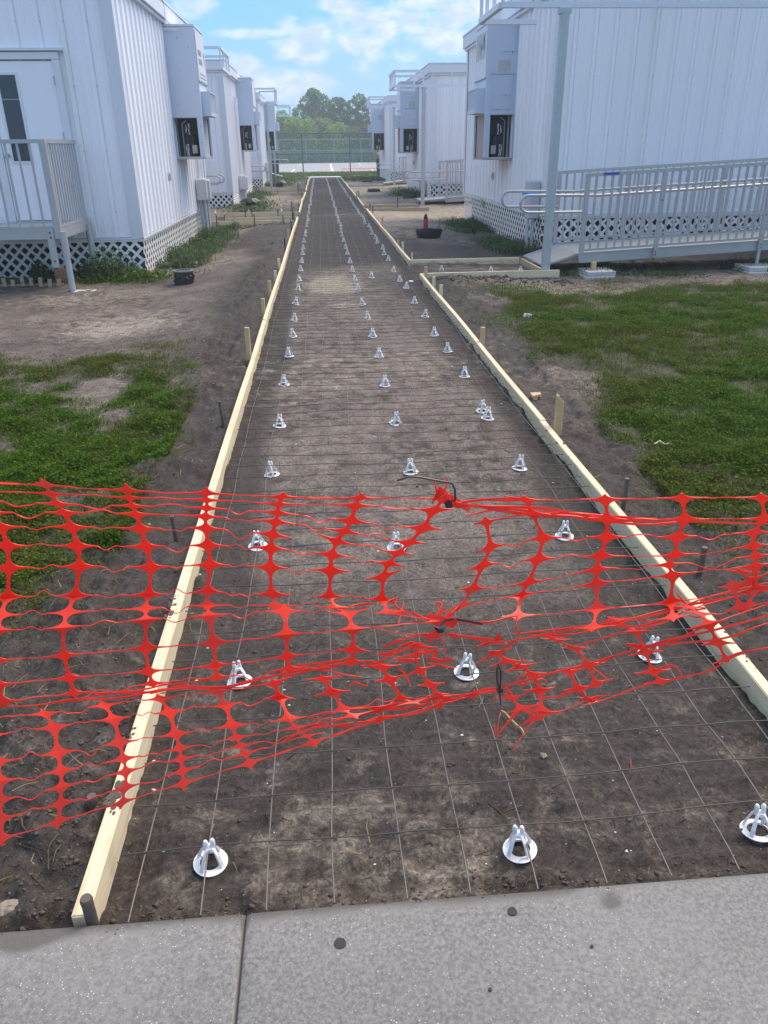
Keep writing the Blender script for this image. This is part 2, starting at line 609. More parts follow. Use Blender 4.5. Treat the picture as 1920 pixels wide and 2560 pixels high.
def mat_ground():
    m_, t, b = new_mat('soil')
    geo = t.node('ShaderNodeNewGeometry')
    pos = geo.outputs['Position']

    def attr(n):
        a = t.node('ShaderNodeAttribute', attribute_name=n)
        return a.outputs['Fac']
    wet, sand, green = attr('wet'), attr('sand'), attr('green')
    nbig = t.noise(pos, 1.7, 5, 0.6)
    nmid = t.noise(pos, 9.0, 6, 0.68, 0.3)
    nfin = t.noise(pos, 55.0, 6, 0.72, 0.2)
    base = t.mix(t.maprange(nmid, 0.3, 0.7), (0.060, 0.049, 0.041), (0.215, 0.178, 0.149))
    base = t.mix(t.math('MULTIPLY', t.maprange(nbig, 0.4, 0.65), 0.45), base, (0.25, 0.208, 0.172))
    wd = t.math('ADD', wet, t.math('MULTIPLY', t.math('SUBTRACT', nmid, 0.5), 1.1))
    base = t.mix(t.math('MULTIPLY', t.maprange(wd, 0.2, 0.8), 0.88), base, (0.042, 0.033, 0.027))
    sn = t.math('ADD', sand, t.math('MULTIPLY', t.math('SUBTRACT', nmid, 0.5), 1.4))
    sandc = t.mix(t.maprange(nfin, 0.3, 0.7), (0.27, 0.225, 0.175), (0.44, 0.375, 0.29))
    base = t.mix(t.math('MULTIPLY', t.maprange(sn, 0.3, 0.9), 0.8), base, sandc)
    # thin green film and moss where grass begins
    gn = t.math('ADD', green, t.math('MULTIPLY', t.math('SUBTRACT', nmid, 0.5), 1.0))
    base = t.mix(t.math('MULTIPLY', t.maprange(gn, 0.3, 0.9), 0.75), base, (0.040, 0.050, 0.016))
    # crumbs: dark roots and pale grit
    crumb = t.maprange(t.noise(pos, 38.0, 5, 0.75, 1.2), 0.56, 0.66)
    base = t.mix(t.math('MULTIPLY', crumb, 0.7), base, (0.042, 0.033, 0.027))
    grit = t.maprange(t.noise(pos, 120.0, 2, 0.5), 0.70, 0.76)
    base = t.mix(t.math('MULTIPLY', grit, 0.6), base, (0.42, 0.37, 0.31))
    # crisp fine grain: every crumb its own tone
    nsh = t.noise(pos, 95.0, 4, 0.8, 0.6)
    mul = t.ramp(t.math('ADD', t.math('MULTIPLY', nfin, 0.5), t.math('MULTIPLY', nsh, 0.5)), [(0.36, 0.40), (0.5, 0.95), (0.64, 1.75)])
    base = t.mix(1.0, base, mul, 'MULTIPLY')
    mpk = t.node('ShaderNodeMapping')
    mpk.inputs['Scale'].default_value = (5.0, 26.0, 5.0)
    t.link(pos, mpk.inputs[0])
    rake = t.maprange(t.noise(mpk.outputs[0], 1.0, 6, 0.7, 0.8), 0.53, 0.68)
    base = t.mix(t.math('MULTIPLY', rake, 0.55), base, (0.045, 0.035, 0.028))
    t.link(base, b.inputs['Base Color'])
    r_ = t.math('SUBTRACT', 0.95, t.math('MULTIPLY', wet, 0.2))
    t.link(r_, b.inputs['Roughness'])
    b.inputs['Specular IOR Level'].default_value = 0.25
    bn = t.node('ShaderNodeBump')
    bn.inputs['Strength'].default_value = 0.9
    bn.inputs['Distance'].default_value = 0.012
    hgt = t.math('ADD', t.math('MULTIPLY', nfin, 0.55), t.math('MULTIPLY', nmid, 1.0))
    hgt = t.math('ADD', hgt, t.math('MULTIPLY', t.noise(pos, 160.0, 4, 0.7), 0.2))
    t.link(hgt, bn.inputs['Height'])
    t.link(bn.outputs[0], b.inputs['Normal'])
    return m_


M['soil'] = mat_ground()


def mat_clod():
    m_, t, b = new_mat('soil_clod')
    geo = t.node('ShaderNodeNewGeometry')
    pos = geo.outputs['Position']
    c = t.mix(t.noise(pos, 14.0, 5, 0.7), (0.045, 0.036, 0.03), (0.20, 0.16, 0.128))
    t.link(c, b.inputs['Base Color'])
    b.inputs['Roughness'].default_value = 0.95
    b.inputs['Specular IOR Level'].default_value = 0.2
    bn = t.node('ShaderNodeBump')
    bn.inputs['Strength'].default_value = 0.8
    bn.inputs['Distance'].default_value = 0.006
    t.link(t.noise(pos, 90.0, 5, 0.7), bn.inputs['Height'])
    t.link(bn.outputs[0], b.inputs['Normal'])
    return m_


M['clod'] = mat_clod()


def mat_sidewalk():
    m_, t, b = new_mat('sidewalk_concrete')
    geo = t.node('ShaderNodeNewGeometry')
    pos = geo.outputs['Position']
    nb = t.noise(pos, 2.3, 5, 0.6)
    nm = t.noise(pos, 120.0, 5, 0.75)
    nf = t.noise(pos, 420.0, 3, 0.7)
    c = t.mix(t.maprange(nm, 0.28, 0.72), (0.115, 0.108, 0.098), (0.295, 0.28, 0.256))
    c = t.mix(t.math('MULTIPLY', t.maprange(nb, 0.4, 0.7), 0.35), c, (0.30, 0.286, 0.262))
    c = t.mix(t.math('MULTIPLY', t.maprange(nf, 0.4, 0.7), 0.35), c, (0.16, 0.155, 0.155))
    # sparkling exposed chips
    vo = t.node('ShaderNodeTexVoronoi', feature='F1')
    t.link(pos, vo.inputs['Vector'])
    vo.inputs['Scale'].default_value = 210.0
    vo.inputs['Randomness'].default_value = 1.0
    sepc = t.node('ShaderNodeSeparateColor')
    t.link(vo.outputs['Color'], sepc.inputs[0])
    pick = t.maprange(sepc.outputs[0], 0.72, 0.76)
    size = t.math('SUBTRACT', t.math('ADD', 0.03, t.math('MULTIPLY', sepc.outputs[1], 0.30)), vo.outputs['Distance'])
    chip = t.math('MULTIPLY', pick, t.maprange(size, 0.0, 0.05))
    wear = t.maprange(t.noise(pos, 3.2, 4, 0.6), 0.38, 0.6, 0.25, 1.0)
    c = t.mix(t.math('MULTIPLY', chip, wear), c, (0.62, 0.615, 0.60))
    # hairline cracks
    vc = t.node('ShaderNodeTexVoronoi', feature='DISTANCE_TO_EDGE')
    wv = t.node('ShaderNodeVectorMath', operation='ADD')
    t.link(pos, wv.inputs[0])
    wn = t.node('ShaderNodeVectorMath', operation='SCALE')
    t.link(t.noise(pos, 7.0, 5, 0.7, 0.0, 1), wn.inputs[0])
    wn.inputs['Scale'].default_value = 0.22
    t.link(wn.outputs[0], wv.inputs[1])
    t.link(wv.outputs[0], vc.inputs['Vector'])
    vc.inputs['Scale'].default_value = 1.15
    crk = t.math('MULTIPLY', t.maprange(vc.outputs['Distance'], 0.0012, 0.0035, 1.0, 0.0), t.maprange(t.noise(pos, 1.6, 2, 0.5), 0.52, 0.6))
    c = t.mix(t.math('MULTIPLY', crk, 0.55), c, (0.07, 0.063, 0.056))
    # worn stains
    st = t.maprange(t.noise(pos, 4.5, 5, 0.65, 0.5), 0.6, 0.75)
    c = t.mix(t.math('MULTIPLY', st, 0.4), c, (0.20, 0.175, 0.155))
    a = t.node('ShaderNodeAttribute', attribute_name='soil')
    s2 = t.math('ADD', a.outputs['Fac'], t.math('MULTIPLY', t.math('SUBTRACT', nm, 0.5), 0.9))
    c = t.mix(t.math('MULTIPLY', t.maprange(s2, 0.35, 0.7), 0.85), c, (0.105, 0.09, 0.078))
    t.link(c, b.inputs['Base Color'])
    b.inputs['Roughness'].default_value = 0.82
    bn = t.node('ShaderNodeBump')
    bn.inputs['Strength'].default_value = 0.5
    bn.inputs['Distance'].default_value = 0.003
    t.link(t.math('ADD', nm, t.math('MULTIPLY', chip, 0.4)), bn.inputs['Height'])
    t.link(bn.outputs[0], b.inputs['Normal'])
    return m_


M['sidewalk'] = mat_sidewalk()


def mat_leaf(name, rough=0.55, trans=0.3):
    m_, t, b = new_mat(name)
    a = t.node('ShaderNodeAttribute', attribute_name='tint')
    t.link(a.outputs['Color'], b.inputs['Base Color'])
    b.inputs['Roughness'].default_value = rough
    b.inputs['Specular IOR Level'].default_value = 0.05
    tr = t.node('ShaderNodeBsdfTranslucent')
    t.link(a.outputs['Color'], tr.inputs[0])
    mx = t.node('ShaderNodeMixShader')
    mx.inputs[0].default_value = trans
    t.link(b.outputs[0], mx.inputs[1])
    t.link(tr.outputs[0], mx.inputs[2])
    t.link(mx.outputs[0], t.n['Material Output'].inputs[0])
    return m_


M['grass'] = mat_leaf('grass_blades')
M['leaf'] = mat_leaf('tree_leaves', 0.6, 0.5)


def mat_chainlink(name, col, cover):
    m_, t, b = new_mat(name)
    tc_ = t.node('ShaderNodeTexCoord')
    sp_ = t.node('ShaderNodeSeparateXYZ')
    t.link(tc_.outputs['Object'], sp_.inputs[0])

    def lines(op):
        s = t.math(op, sp_.outputs[0], sp_.outputs[2])
        fr = t.math('FRACT', t.math('MULTIPLY', s, 12.0))
        return t.math('LESS_THAN', fr, cover)
    msk = t.math('MAXIMUM', lines('ADD'), lines('SUBTRACT'))
    b.inputs['Base Color'].default_value = (*col, 1)
    tr = t.node('ShaderNodeBsdfTransparent')
    mx = t.node('ShaderNodeMixShader')
    t.link(msk, mx.inputs[0])
    t.link(tr.outputs[0], mx.inputs[1])
    t.link(b.outputs[0], mx.inputs[2])
    t.link(mx.outputs[0], t.n['Material Output'].inputs[0])
    return m_


M['chainlink'] = mat_chainlink('green_chain_link', (0.14, 0.28, 0.24), 0.055)
M['windscreen'] = mat_chainlink('green_screen_mesh', (0.08, 0.19, 0.18), 0.17)


def mat_glass_dark():
    m_, t, b = new_mat('dark_window_glass')
    b.inputs['Base Color'].default_value = (0.02, 0.03, 0.045, 1)
    b.inputs['Roughness'].default_value = 0.08
    b.inputs['Specular IOR Level'].default_value = 0.7
    return m_


M['glass'] = mat_glass_dark()
M['asphalt'] = mat_basic('court_asphalt', (0.40, 0.40, 0.395), 0.85, 0, 0.08, 0.5, dirt=(0.32, 0.31, 0.30), dscale=0.25, damt=0.4)
M['walk_far'] = mat_basic('pale_concrete', (0.62, 0.60, 0.55), 0.85, 0, 0.08, 3.0)
# ------------------------------------------------------------------ the ground
BX0, BX1 = -0.581, 1.269          # centre lines of the two rows of form boards
YE = 1.14                         # far edge of the sidewalk
YPE = 50.2                        # far end of the formed path
LBR = (20.35, 21.75)              # branch beds (between their boards), left and right
RBR = (10.45, 11.55)
RBR2 = (22.75, 24.05)
LBR2 = (32.7, 33.9)


def ground_h(x, y):
    x = np.asarray(x, float)
    y = np.asarray(y, float)
    bed = (x > BX0) & (x < BX1) & (y < YPE)
    n1_ = fbm(x * 1.3, y * 1.3, 3, 3) - 0.5
    n2_ = fbm(x * 6.0, y * 6.0, 9, 4) - 0.5
    n3_ = fbm(x * 24.0, y * 24.0, 21, 3) - 0.5
    near = 1 - sstep(6, 20, y)
    z = -0.068 + 0.05 * n1_ + 0.05 * n2_ + 0.022 * n3_ * (0.35 + 0.65 * near)
    # loose soil heaped along the outside of the boards, lumpy near the sidewalk
    z = z + 0.02 * np.exp(-((x - BX0 + 0.3) / 0.25) ** 2) * (0.4 + n2_ * 2.0) * (x < BX0)
    z = z + (0.11 * np.clip(fbm(x * 9, y * 9, 33, 4) - 0.42, 0, 1) + 0.05 * np.clip(fbm(x * 26, y * 26, 35, 3) - 0.45, 0, 1)) * (x < BX0) * (1 - sstep(2.0, 3.0, y))
    # torn, tilled strips beside both rows of boards
    till = np.exp(-((x - BX0 + 0.28) / 0.24) ** 2) * (x < BX0) + 0.8 * np.exp(-((x - BX1 - 0.3) / 0.28) ** 2) * (x > BX1)
    z = z + till * sstep(1.6, 2.6, y) * (1 - sstep(12, 18, y)) * (0.16 * np.clip(fbm(x * 8, y * 8, 37, 4) - 0.47, 0, 1) + 0.06 * np.clip(fbm(x * 23, y * 23, 39, 3) - 0.48, 0, 1))
    # lower by the left building, its dirt lies flat
    low = sstep(-1.0, -2.2, x) * sstep(5.0, 9.5, y) * (1 - sstep(20.0, 23.0, y))
    z = z - 0.125 * low
    z = z - 0.05 * sstep(1.9, 3.0, x) * sstep(5, 10, y) * (1 - sstep(21, 25, y))
    z = z + 0.05 * sstep(2.0, 4.0, x) * sstep(22, 27, y) * (1 - sstep(36, 45, y))
    # spoil ridges beside the branch forms
    z = z + 0.07 * np.exp(-((y - (RBR[0] - 0.42)) / 0.22) ** 2) * (x > 1.5) * (x < 3.3) * np.clip(fbm(x * 5, y * 5, 41, 4) - 0.3, 0, 1) * 1.8
    z = z + 0.07 * np.exp(-((y - (LBR[0] - 0.45)) / 0.3) ** 2) * (x < -0.8) * (x > -2.4) * np.clip(fbm(x * 5, y * 5, 42, 4) - 0.25, 0, 1) * 1.6
    z = z - 0.045 * sstep(16.5, 18.5, y) * (1 - sstep(23.5, 25.5, y)) * (x < -0.75) * (x > -3.0)
    # the formed bed: dug out, raked nearly flat
    zb = -0.094 + 0.018 * n1_ + 0.020 * n2_ + 0.011 * n3_ * near
    # drag marks left by the rake
    zb = zb + 0.0042 * np.sin(6.283 * (y + 0.05 * (fbm(x * 1.1, y * 1.1, 57, 3) - 0.5) * 2) / 0.055 + 5.0 * (n1_ + n2_)) * sstep(0.42, 0.6, fbm(x * 0.9 + 3, y * 0.7, 58, 3)) * near
    side = np.minimum(np.abs(x - BX0), np.abs(x - BX1))
    zb = zb + 0.035 * np.exp(-((side - 0.05) / 0.07) ** 2) * (0.5 + 2.0 * n2_)
    zb = zb + 0.03 * np.clip(fbm(x * 14, y * 14, 55, 4) - 0.42, 0, 1) * (1 - sstep(1.3, 1.6, y)) * 2.0
    z = np.where(bed, zb, z)
    # side beds
    sl = (x < BX0) & (x > -2.5) & (y > LBR[0]) & (y < LBR[1])
    sr = (x > BX1) & (x < 3.0) & (y > RBR[0]) & (y < RBR[1])
    z = np.where(sl | sr, -0.10 + 0.02 * n2_, z)
    far = sstep(48, 60, y)
    z = np.where(bed, z, z * (1 - far) - 0.105 * far)
    z = np.where(y < YE - 0.005, -0.16, z)
    return z


def seg(a, b, n):
    return np.linspace(a, b, n, endpoint=False)


ys = [YE - 0.012]
while ys[-1] < 58:
    ys.append(ys[-1] + max(0.009, 0.0062 * ys[-1]))
YS = np.array([-80, -20, -4, 0.0, YE - 0.02] + ys + [60, 64, 75, 90, 115, 150, 220, 400, 900])
XBED = np.linspace(BX0, BX1, 236)


def spread(x0, sgn):
    xs = [0.0]
    while xs[-1] < 8.5:
        xs.append(xs[-1] + 0.009 + 0.012 * xs[-1])
    return x0 + sgn * np.array(xs + [10, 13, 18, 26, 40, 80, 200, 600])


def grass_mask(x, y):
    """where the turf is thick"""
    n_ = fbm(x * 1.1, y * 1.1, 71, 4) - 0.5
    n_b = fbm(x * 3.7, y * 3.7, 75, 3) - 0.5
    L_ = (1 - sstep(-0.12, 0.16, np.maximum(x + 0.84 + 0.10 * (y - 3.2) * (y > 3.2), (x + 4.5) * -0.0) + n_ * 0.6 + n_b * 0.5))
    L_ = L_ * (1 - sstep(5.6, 7.3, y + n_ * 2.6)) * sstep(2.25, 2.8, y + n_ * 1.0 + n_b * 0.5 - 0.0 * x)
    R_ = sstep(1.55, 2.05, x - 0.12 * sstep(3.4, 8.5, y) + n_ * 0.7 + n_b * 0.5 + 0.25 * sstep(4.4, 3.0, y))
    R_ = R_ * (1 - sstep(8.7, 9.9, y - 0.12 * (x - 2) + n_ * 2.0)) * sstep(2.2, 3.3, y + n_ * 1.0 + (x - 2.0) * 0.55)
    return L_, R_


def soil_attrs(x, y):
    n_ = fbm(x * 0.8, y * 0.8, 91, 4) - 0.5
    bed = ((x > BX0) & (x < BX1) & (y < YPE)).astype(float)
    out_ = 1 - bed
    wet = 0.30 + 1.2 * n_
    # darker moist soil: beside the boards, lower left corner, far half of the bed, before the left branch
    dl = np.exp(-((x - BX0 + 0.05) / 0.42) ** 2) * (x < BX0)
    dr = np.exp(-((x - BX1 - 0.1) / 0.5) ** 2) * (x > BX1)
    wet = wet + out_ * (0.72 * dl + 0.5 * dr)
    wet = wet + out_ * 0.95 * (1 - sstep(2.1, 3.2, y)) * (x < BX0)
    edge = np.minimum(x - BX0, BX1 - x)
    wet = wet + bed * (0.6 * (1 - sstep(0.05, 0.34, edge)) + 0.75 * sstep(11.5, 14.5, y) * (1 - 0.15 * sstep(26, 32, y)) + 0.5 * (1 - sstep(1.6, 3.2, y)))
    wet = wet - bed * 0.42 * np.exp(-((y - 5.2) / 2.4) ** 2) * sstep(0.1, 0.5, edge) + bed * 0.12
    wet = wet + out_ * 0.65 * np.exp(-((y - 16.5) / 3.4) ** 2) * sstep(-2.1, -1.2, x) * (x < 0)
    wet = wet + out_ * 0.2 * np.exp(-((y - 13.6) / 2.6) ** 2) * (x > 0) * (1 - sstep(2.4, 3.2, x))
    wet = wet + out_ * 0.4 * np.exp(-((y - 7.5) / 1.0) ** 2) * np.exp(-((x - 1.7) / 0.6) ** 2)
    sand = 0.12 + 1.0 * (fbm(x * 0.5, y * 0.5, 101, 4) - 0.5)
    sand = sand + out_ * 0.26 * sstep(6.3, 8.0, y) * (1 - sstep(13, 15.5, y)) * sstep(-1.0, -1.9, x) * (x < 0)
    sand = sand + out_ * 0.3 * sstep(7.5, 9.0, y) * (x > 1.6) * (1 - sstep(11, 12, y))
    sand = sand + out_ * 0.6 * sstep(15, 19, y) * (x > 0) * (1 - sstep(44, 50, y))
    sand = sand + out_ * 0.4 * sstep(22, 26, y) * (x < 0) * (1 - sstep(30, 34, y))
    sand = sand + bed * (1.25 * np.exp(-(((x - 0.1) / 0.33) ** 2 + ((y - 10.2) / 0.85) ** 2)) + 0.7 * np.exp(-(((x - 0.25) / 0.25) ** 2 + ((y - 8.7) / 0.25) ** 2)) +
                        0.22 * np.exp(-(((x - 0.1) / 0.4) ** 2 + ((y - 1.35) / 0.2) ** 2)) + 0.12 * np.exp(-(((x - 0.8) / 0.5) ** 2 + ((y - 1.9) / 0.5) ** 2)))
    wet = wet - 0.9 * bed * np.exp(-(((x - 0.1) / 0.4) ** 2 + ((y - 10.0) / 1.2) ** 2))
    gl, gr = grass_mask(x, y)
    green = np.maximum(gl, gr) * 0.9
    turf = out_ * sstep(47.5, 50.5, y + n_ * 3)
    green = np.maximum(green, turf)
    wdl = out_ * np.exp(-((x + 2.35) / 0.5) ** 2) * sstep(11.8, 13, y) * (1 - sstep(23.5, 25, y)) * 0.7
    wdr = out_ * np.exp(-((x - 3.2) / 0.5) ** 2) * sstep(12.5, 14, y) * (1 - sstep(20, 22, y)) * 0.7
    green = np.maximum(green, np.maximum(wdl, wdr))
    wet = np.clip(wet, 0, 1.2)
    return wet, np.clip(sand, 0, 1.3), np.clip(green, 0, 1.2)


def grid_mesh(XS, YS_, keep=None):
    X, Y = np.meshgrid(XS, YS_)
    Z = ground_h(X, Y)
    V = np.stack([X, Y, Z], -1).reshape(-1, 3)
    nx, ny = len(XS), len(YS_)
    i = np.arange(nx - 1)[None, :] + nx * np.arange(ny - 1)[:, None]
    F = np.stack([i, i + 1, i + 1 + nx, i + nx], -1).reshape(-1, 4)
    return V, F


eps = 1e-6
VL, FL = grid_mesh(np.sort(spread(BX0 - eps, -1)), YS)
VR, FR = grid_mesh(spread(BX1 + eps, 1), YS)
YM = YS[(YS > YPE - 0.4)]
YM = np.concatenate([[YPE + 1e-4], YM[YM > YPE + 0.05]])
VF, FF = grid_mesh(np.linspace(BX0 - eps, BX1 + eps, 12), YM)
V = np.concatenate([VL, VR, VF])
F = np.concatenate([FL, FR + len(VL), FF + len(VL) + len(VR)])
wet, sand, green = soil_attrs(V[:, 0], V[:, 1])
g_ob = link(bpy.data.objects.new('ground', np_mesh('ground', V, F, M['soil'], {'wet': wet, 'sand': sand, 'green': green}, True)))
tag(g_ob, 'bare sandy soil on both sides of the formed path', kind='structure')
YB = YS[(YS > YE - 0.015) & (YS < YPE)]
YB = np.concatenate([YB, [YPE]])
V, F = grid_mesh(np.linspace(BX0, BX1, 236), YB)
# keep the bed just inside the two lines so that ground_h treats it as bed
Xc = np.clip(V[:, 0], BX0 + 1e-4, BX1 - 1e-4)
V[:, 2] = ground_h(Xc, np.minimum(V[:, 1], YPE - 1e-3))
wet, sand, green = soil_attrs(Xc, V[:, 1])
b_ob = link(bpy.data.objects.new('path_bed', np_mesh('path_bed', V, F, M['soil'], {'wet': wet, 'sand': sand, 'green': green}, True)))
tag(b_ob, 'raked dark earth bed between the form boards', kind='structure')

# sidewalk: three slabs with recessed joints
sw = link(bpy.data.objects.new('sidewalk', None))
tag(sw, 'grey exposed aggregate concrete sidewalk in front of the net', kind='structure')


def slab_mesh(x0, x1, y0, y1):
    xs = np.concatenate([[x0, x0 + 0.004, x0 + 0.012], np.linspace(x0 + 0.05, x1 - 0.05, 90), [x1 - 0.012, x1 - 0.004, x1]])
    ysl = np.concatenate([[y0], np.linspace(y0 + 0.02, y1 - 0.05, 90), [y1 - 0.015, y1 - 0.005, y1]])
    X, Y = np.meshgrid(xs, ysl)
    Z = 0.0035 * (fbm(X * 2.0, Y * 2.0, 61, 4) - 0.5) * 2 - 0.002
    dx = np.minimum(X - x0, x1 - X)
    dy = y1 - Y
    Z = Z - 0.006 * (1 - sstep(0, 0.008, dx)) - 0.010 * (1 - sstep(0, 0.016, dy + 0.004 * (fbm(X * 20, Y * 0, 5, 3) - 0.5)))
    V_ = np.stack([X, Y, Z], -1).reshape(-1, 3)
    nx, ny = len(xs), len(ysl)
    i = np.arange(nx - 1)[None, :] + nx * np.arange(ny - 1)[:, None]
    F_ = [np.stack([i, i + 1, i + 1 + nx, i + nx], -1).reshape(-1, 4)]
    # skirts down to -0.2
    ring = [list(range(0, nx)), [nx - 1 + nx * k for k in range(ny)], list(range(nx * (ny - 1), nx * ny))[::-1], [nx * k for k in range(ny)][::-1]]
    for r_i in ring:
        b0 = len(V_)
        lo = V_[r_i].copy()
        lo[:, 2] = -0.2
        V_ = np.concatenate([V_, lo])
        a_ = np.array(r_i)
        c_ = b0 + np.arange(len(r_i))
        F_.append(np.stack([a_[:-1], c_[:-1], c_[1:], a_[1:]], -1))
    F_ = np.concatenate(F_)
    x_, y_ = V_[:, 0], V_[:, 1]
    soil = 0.55 * np.exp(-(((x_ + 0.69) / 0.07) ** 2 + ((y_ - 1.12) / 0.035) ** 2)) * 2.0
    soil = soil + 0.42 * np.exp(-((y_ - YE) / 0.03) ** 2) + 0.3 * np.exp(-((y_ - YE) / 0.05) ** 2) * np.clip(fbm(x_ * 5, y_ * 5, 63, 3) - 0.35, 0, 1) * 3 + 0.5 * np.exp(-(((x_ - 0.56) / 0.03) ** 2 + ((y_ - 1.09) / 0.025) ** 2)) * 1.5
    soil = soil + 0.7 * np.exp(-(np.minimum(np.abs(x_ - x0), np.abs(x_ - x1)) / 0.004) ** 2)
    soil = soil + 0.8 * np.exp(-((x_ + 0.575 + 0.12 * (y_ - 1.14)) / 0.004) ** 2) * sstep(1.02, 1.1, y_)
    return np_mesh('concrete_slab', V_, F_, M['sidewalk'], {'soil': soil}, False)


JX = float(atz(614, 2275)[0])
for x0_, x1_ in ((JX - 3.05, JX - 1.525), (JX - 1.52, JX - 0.0013), (JX + 0.0013, JX + 1.52), (JX + 1.524, JX + 3.05)):
    o = inst('concrete_slab', slab_mesh(x0_, x1_, -1.2, YE), sw)
mb = MB().box(JX - 3.05, JX + 3.05, -1.15, YE - 0.03, -0.19, -0.012)
part('joint_filler', mb, M['clod'], sw)

# spots pressed into the sidewalk
for i, (x, y, r_, lab) in enumerate([(850, 2358, 0.0125, 'black round gum spot left of the middle of the sidewalk'),
                                     (1281, 2278, 0.010, 'dark round spot near the far edge of the sidewalk'),
                                     (1225, 2473, 0.0035, 'tiny dark speck low on the sidewalk'),
                                     (1480, 2365, 0.0032, 'tiny dark speck on the right part of the sidewalk')]):
    p = atz(x, y, 0.0)
    mb = MB()
    ring = [(r_ * (1 + random.uniform(-0.05, 0.05)), a) for a in np.linspace(0, 2 * math.pi, 14, endpoint=False)]
    top = [(p[0] + q * math.cos(a), p[1] + q * math.sin(a), 0.0005) for q, a in ring]
    bot = [(p[0] + q * 1.03 * math.cos(a), p[1] + q * 1.03 * math.sin(a), -0.006) for q, a in ring]
    mb.add(top + bot, [tuple(range(14))] + [(14 + k, 14 + (k + 1) % 14, (k + 1) % 14, k) for k in range(14)])
    single('gum_spot', mb, M['rubber_plug'], lab, 'gum spot', tuple(p))

# far walk, tennis court
wk = MB().box(BX0 - 0.25, BX1 + 0.05, YPE + 0.01, YPE + 1.5, -0.2, 0.0)
o = link(bpy.data.objects.new('far_walkway', wk.mesh('far_walkway', M['walk_far'])))
tag(o, 'pale concrete walk at the far end of the formed path', kind='structure')
wk = MB().box(2.0, 30, 54.6, 55.9, -0.2, -0.06)
o = link(bpy.data.objects.new('cross_walkway', wk.mesh('cross_walkway', M['walk_far'])))
tag(o, 'narrow pale walk crossing the far grass', kind='structure')
ct = MB().box(-40, 40, 64.2, 110.2, -0.3, -0.085)
court = link(bpy.data.objects.new('tennis_court', ct.mesh('tennis_court', M['asphalt'])))
tag(court, 'pale grey asphalt court behind the green fence', kind='structure')


def court_strip(name, x0_, y0_, x1_, y1_, w_, mat):
    d = Vector((x1_ - x0_, y1_ - y0_, 0)).normalized()
    s = Vector((-d.y, d.x, 0)) * w_ / 2
    a, b_ = Vector((x0_, y0_, -0.081)), Vector((x1_, y1_, -0.081))
    mb_ = MB().add([a - s, b_ - s, b_ + s, a + s], [(0, 1, 2, 3)])
    part(name, mb_, mat, court)


cz = -0.085
for (xa, ya, xb, yb) in ((826, 408.5, 832, 431.5), (728, 430, 738, 422.5), (747, 415, 754, 411), (769, 426.5, 779, 426), (930, 424, 934, 428), (897, 409, 903, 412.5)):
    a, b_ = atz(xa, ya, cz), atz(xb, yb, cz)
    court_strip('court_line', a[0], a[1], b_[0], b_[1], 0.16 if xa != 826 else 0.22, M['court_line'])
a, b_ = atz(854, 422, cz), atz(945, 421, cz)
court_strip('red_court_band', a[0], a[1], b_[0], b_[1], 4.2, M['court_red'])

# ------------------------------------------------------------------ portable classrooms
SK_TOP = {'L': 0.34, 'R': 0.48}
EAVE = 3.50
panel_cache = {}


def panel_mesh(w_, h_):
    """ribbed steel sheet: local x along the wall, outward -y, z up"""
    key = (round(w_, 3), round(h_, 3))
    if key in panel_cache:
        return panel_cache[key]
    prof = []
    p_ = 0.30
    n_ = max(1, round(w_ / p_))
    p_ = w_ / n_
    for k in range(n_):
        b0 = k * p_
        prof += [(b0, 0.004), (b0 + 0.006, 0.016), (b0 + p_ * 0.36 - 0.010, 0.016), (b0 + p_ * 0.36 - 0.004, 0.021), (b0 + p_ * 0.36 + 0.010, 0.021), (b0 + p_ * 0.36 + 0.016, 0.016),
                 (b0 + p_ - 0.075, 0.016), (b0 + p_ - 0.060, 0.046), (b0 + p_ - 0.016, 0.046), (b0 + p_ - 0.001, 0.016)]
    prof.append((w_, 0.004))
    mb_ = MB()
    m_ = len(prof)
    mb_.add([(x, -y, 0) for x, y in prof] + [(x, -y, h_) for x, y in prof], [(i, i + 1, m_ + i + 1, m_ + i) for i in range(m_ - 1)])
    # closed ends
    mb_.add([(x, -y, 0) for x, y in prof] + [(w_, 0, 0), (0, 0, 0)], [tuple(range(m_ + 1, -1, -1))])
    mb_.add([(x, -y, h_) for x, y in prof] + [(w_, 0, h_), (0, 0, h_)], [tuple(range(m_ + 2))])
    panel_cache[key] = mb_.mesh('siding_panel', M['siding'])
    return panel_cache[key]


slat_cache = {}


def slat_mesh(h_, w_, d_, t0, t1):
    """diagonal lattice slat, from parameter t0 to t1 of its full rise; local x along the wall, outward -y"""
    key = (round(h_, 3), d_, round(t0, 2), round(t1, 2))
    if key in slat_cache:
        return slat_cache[key]
    hw = w_ * 0.7071
    th = 0.0018
    y0_ = -0.001 if d_ > 0 else -0.0029
    a = (d_ * t0 * h_, t0 * h_)
    b_ = (d_ * t1 * h_, t1 * h_)
    pts = [(a[0] - hw, a[1]), (a[0] + hw, a[1]), (b_[0] + hw, b_[1]), (b_[0] - hw, b_[1])]
    mb_ = MB().hexa([(x, y0_ - th, z) for x, z in pts] + [(x, y0_, z) for x, z in pts])
    slat_cache[key] = mb_.mesh('lattice_slat', M['lattice'])
    return slat_cache[key]


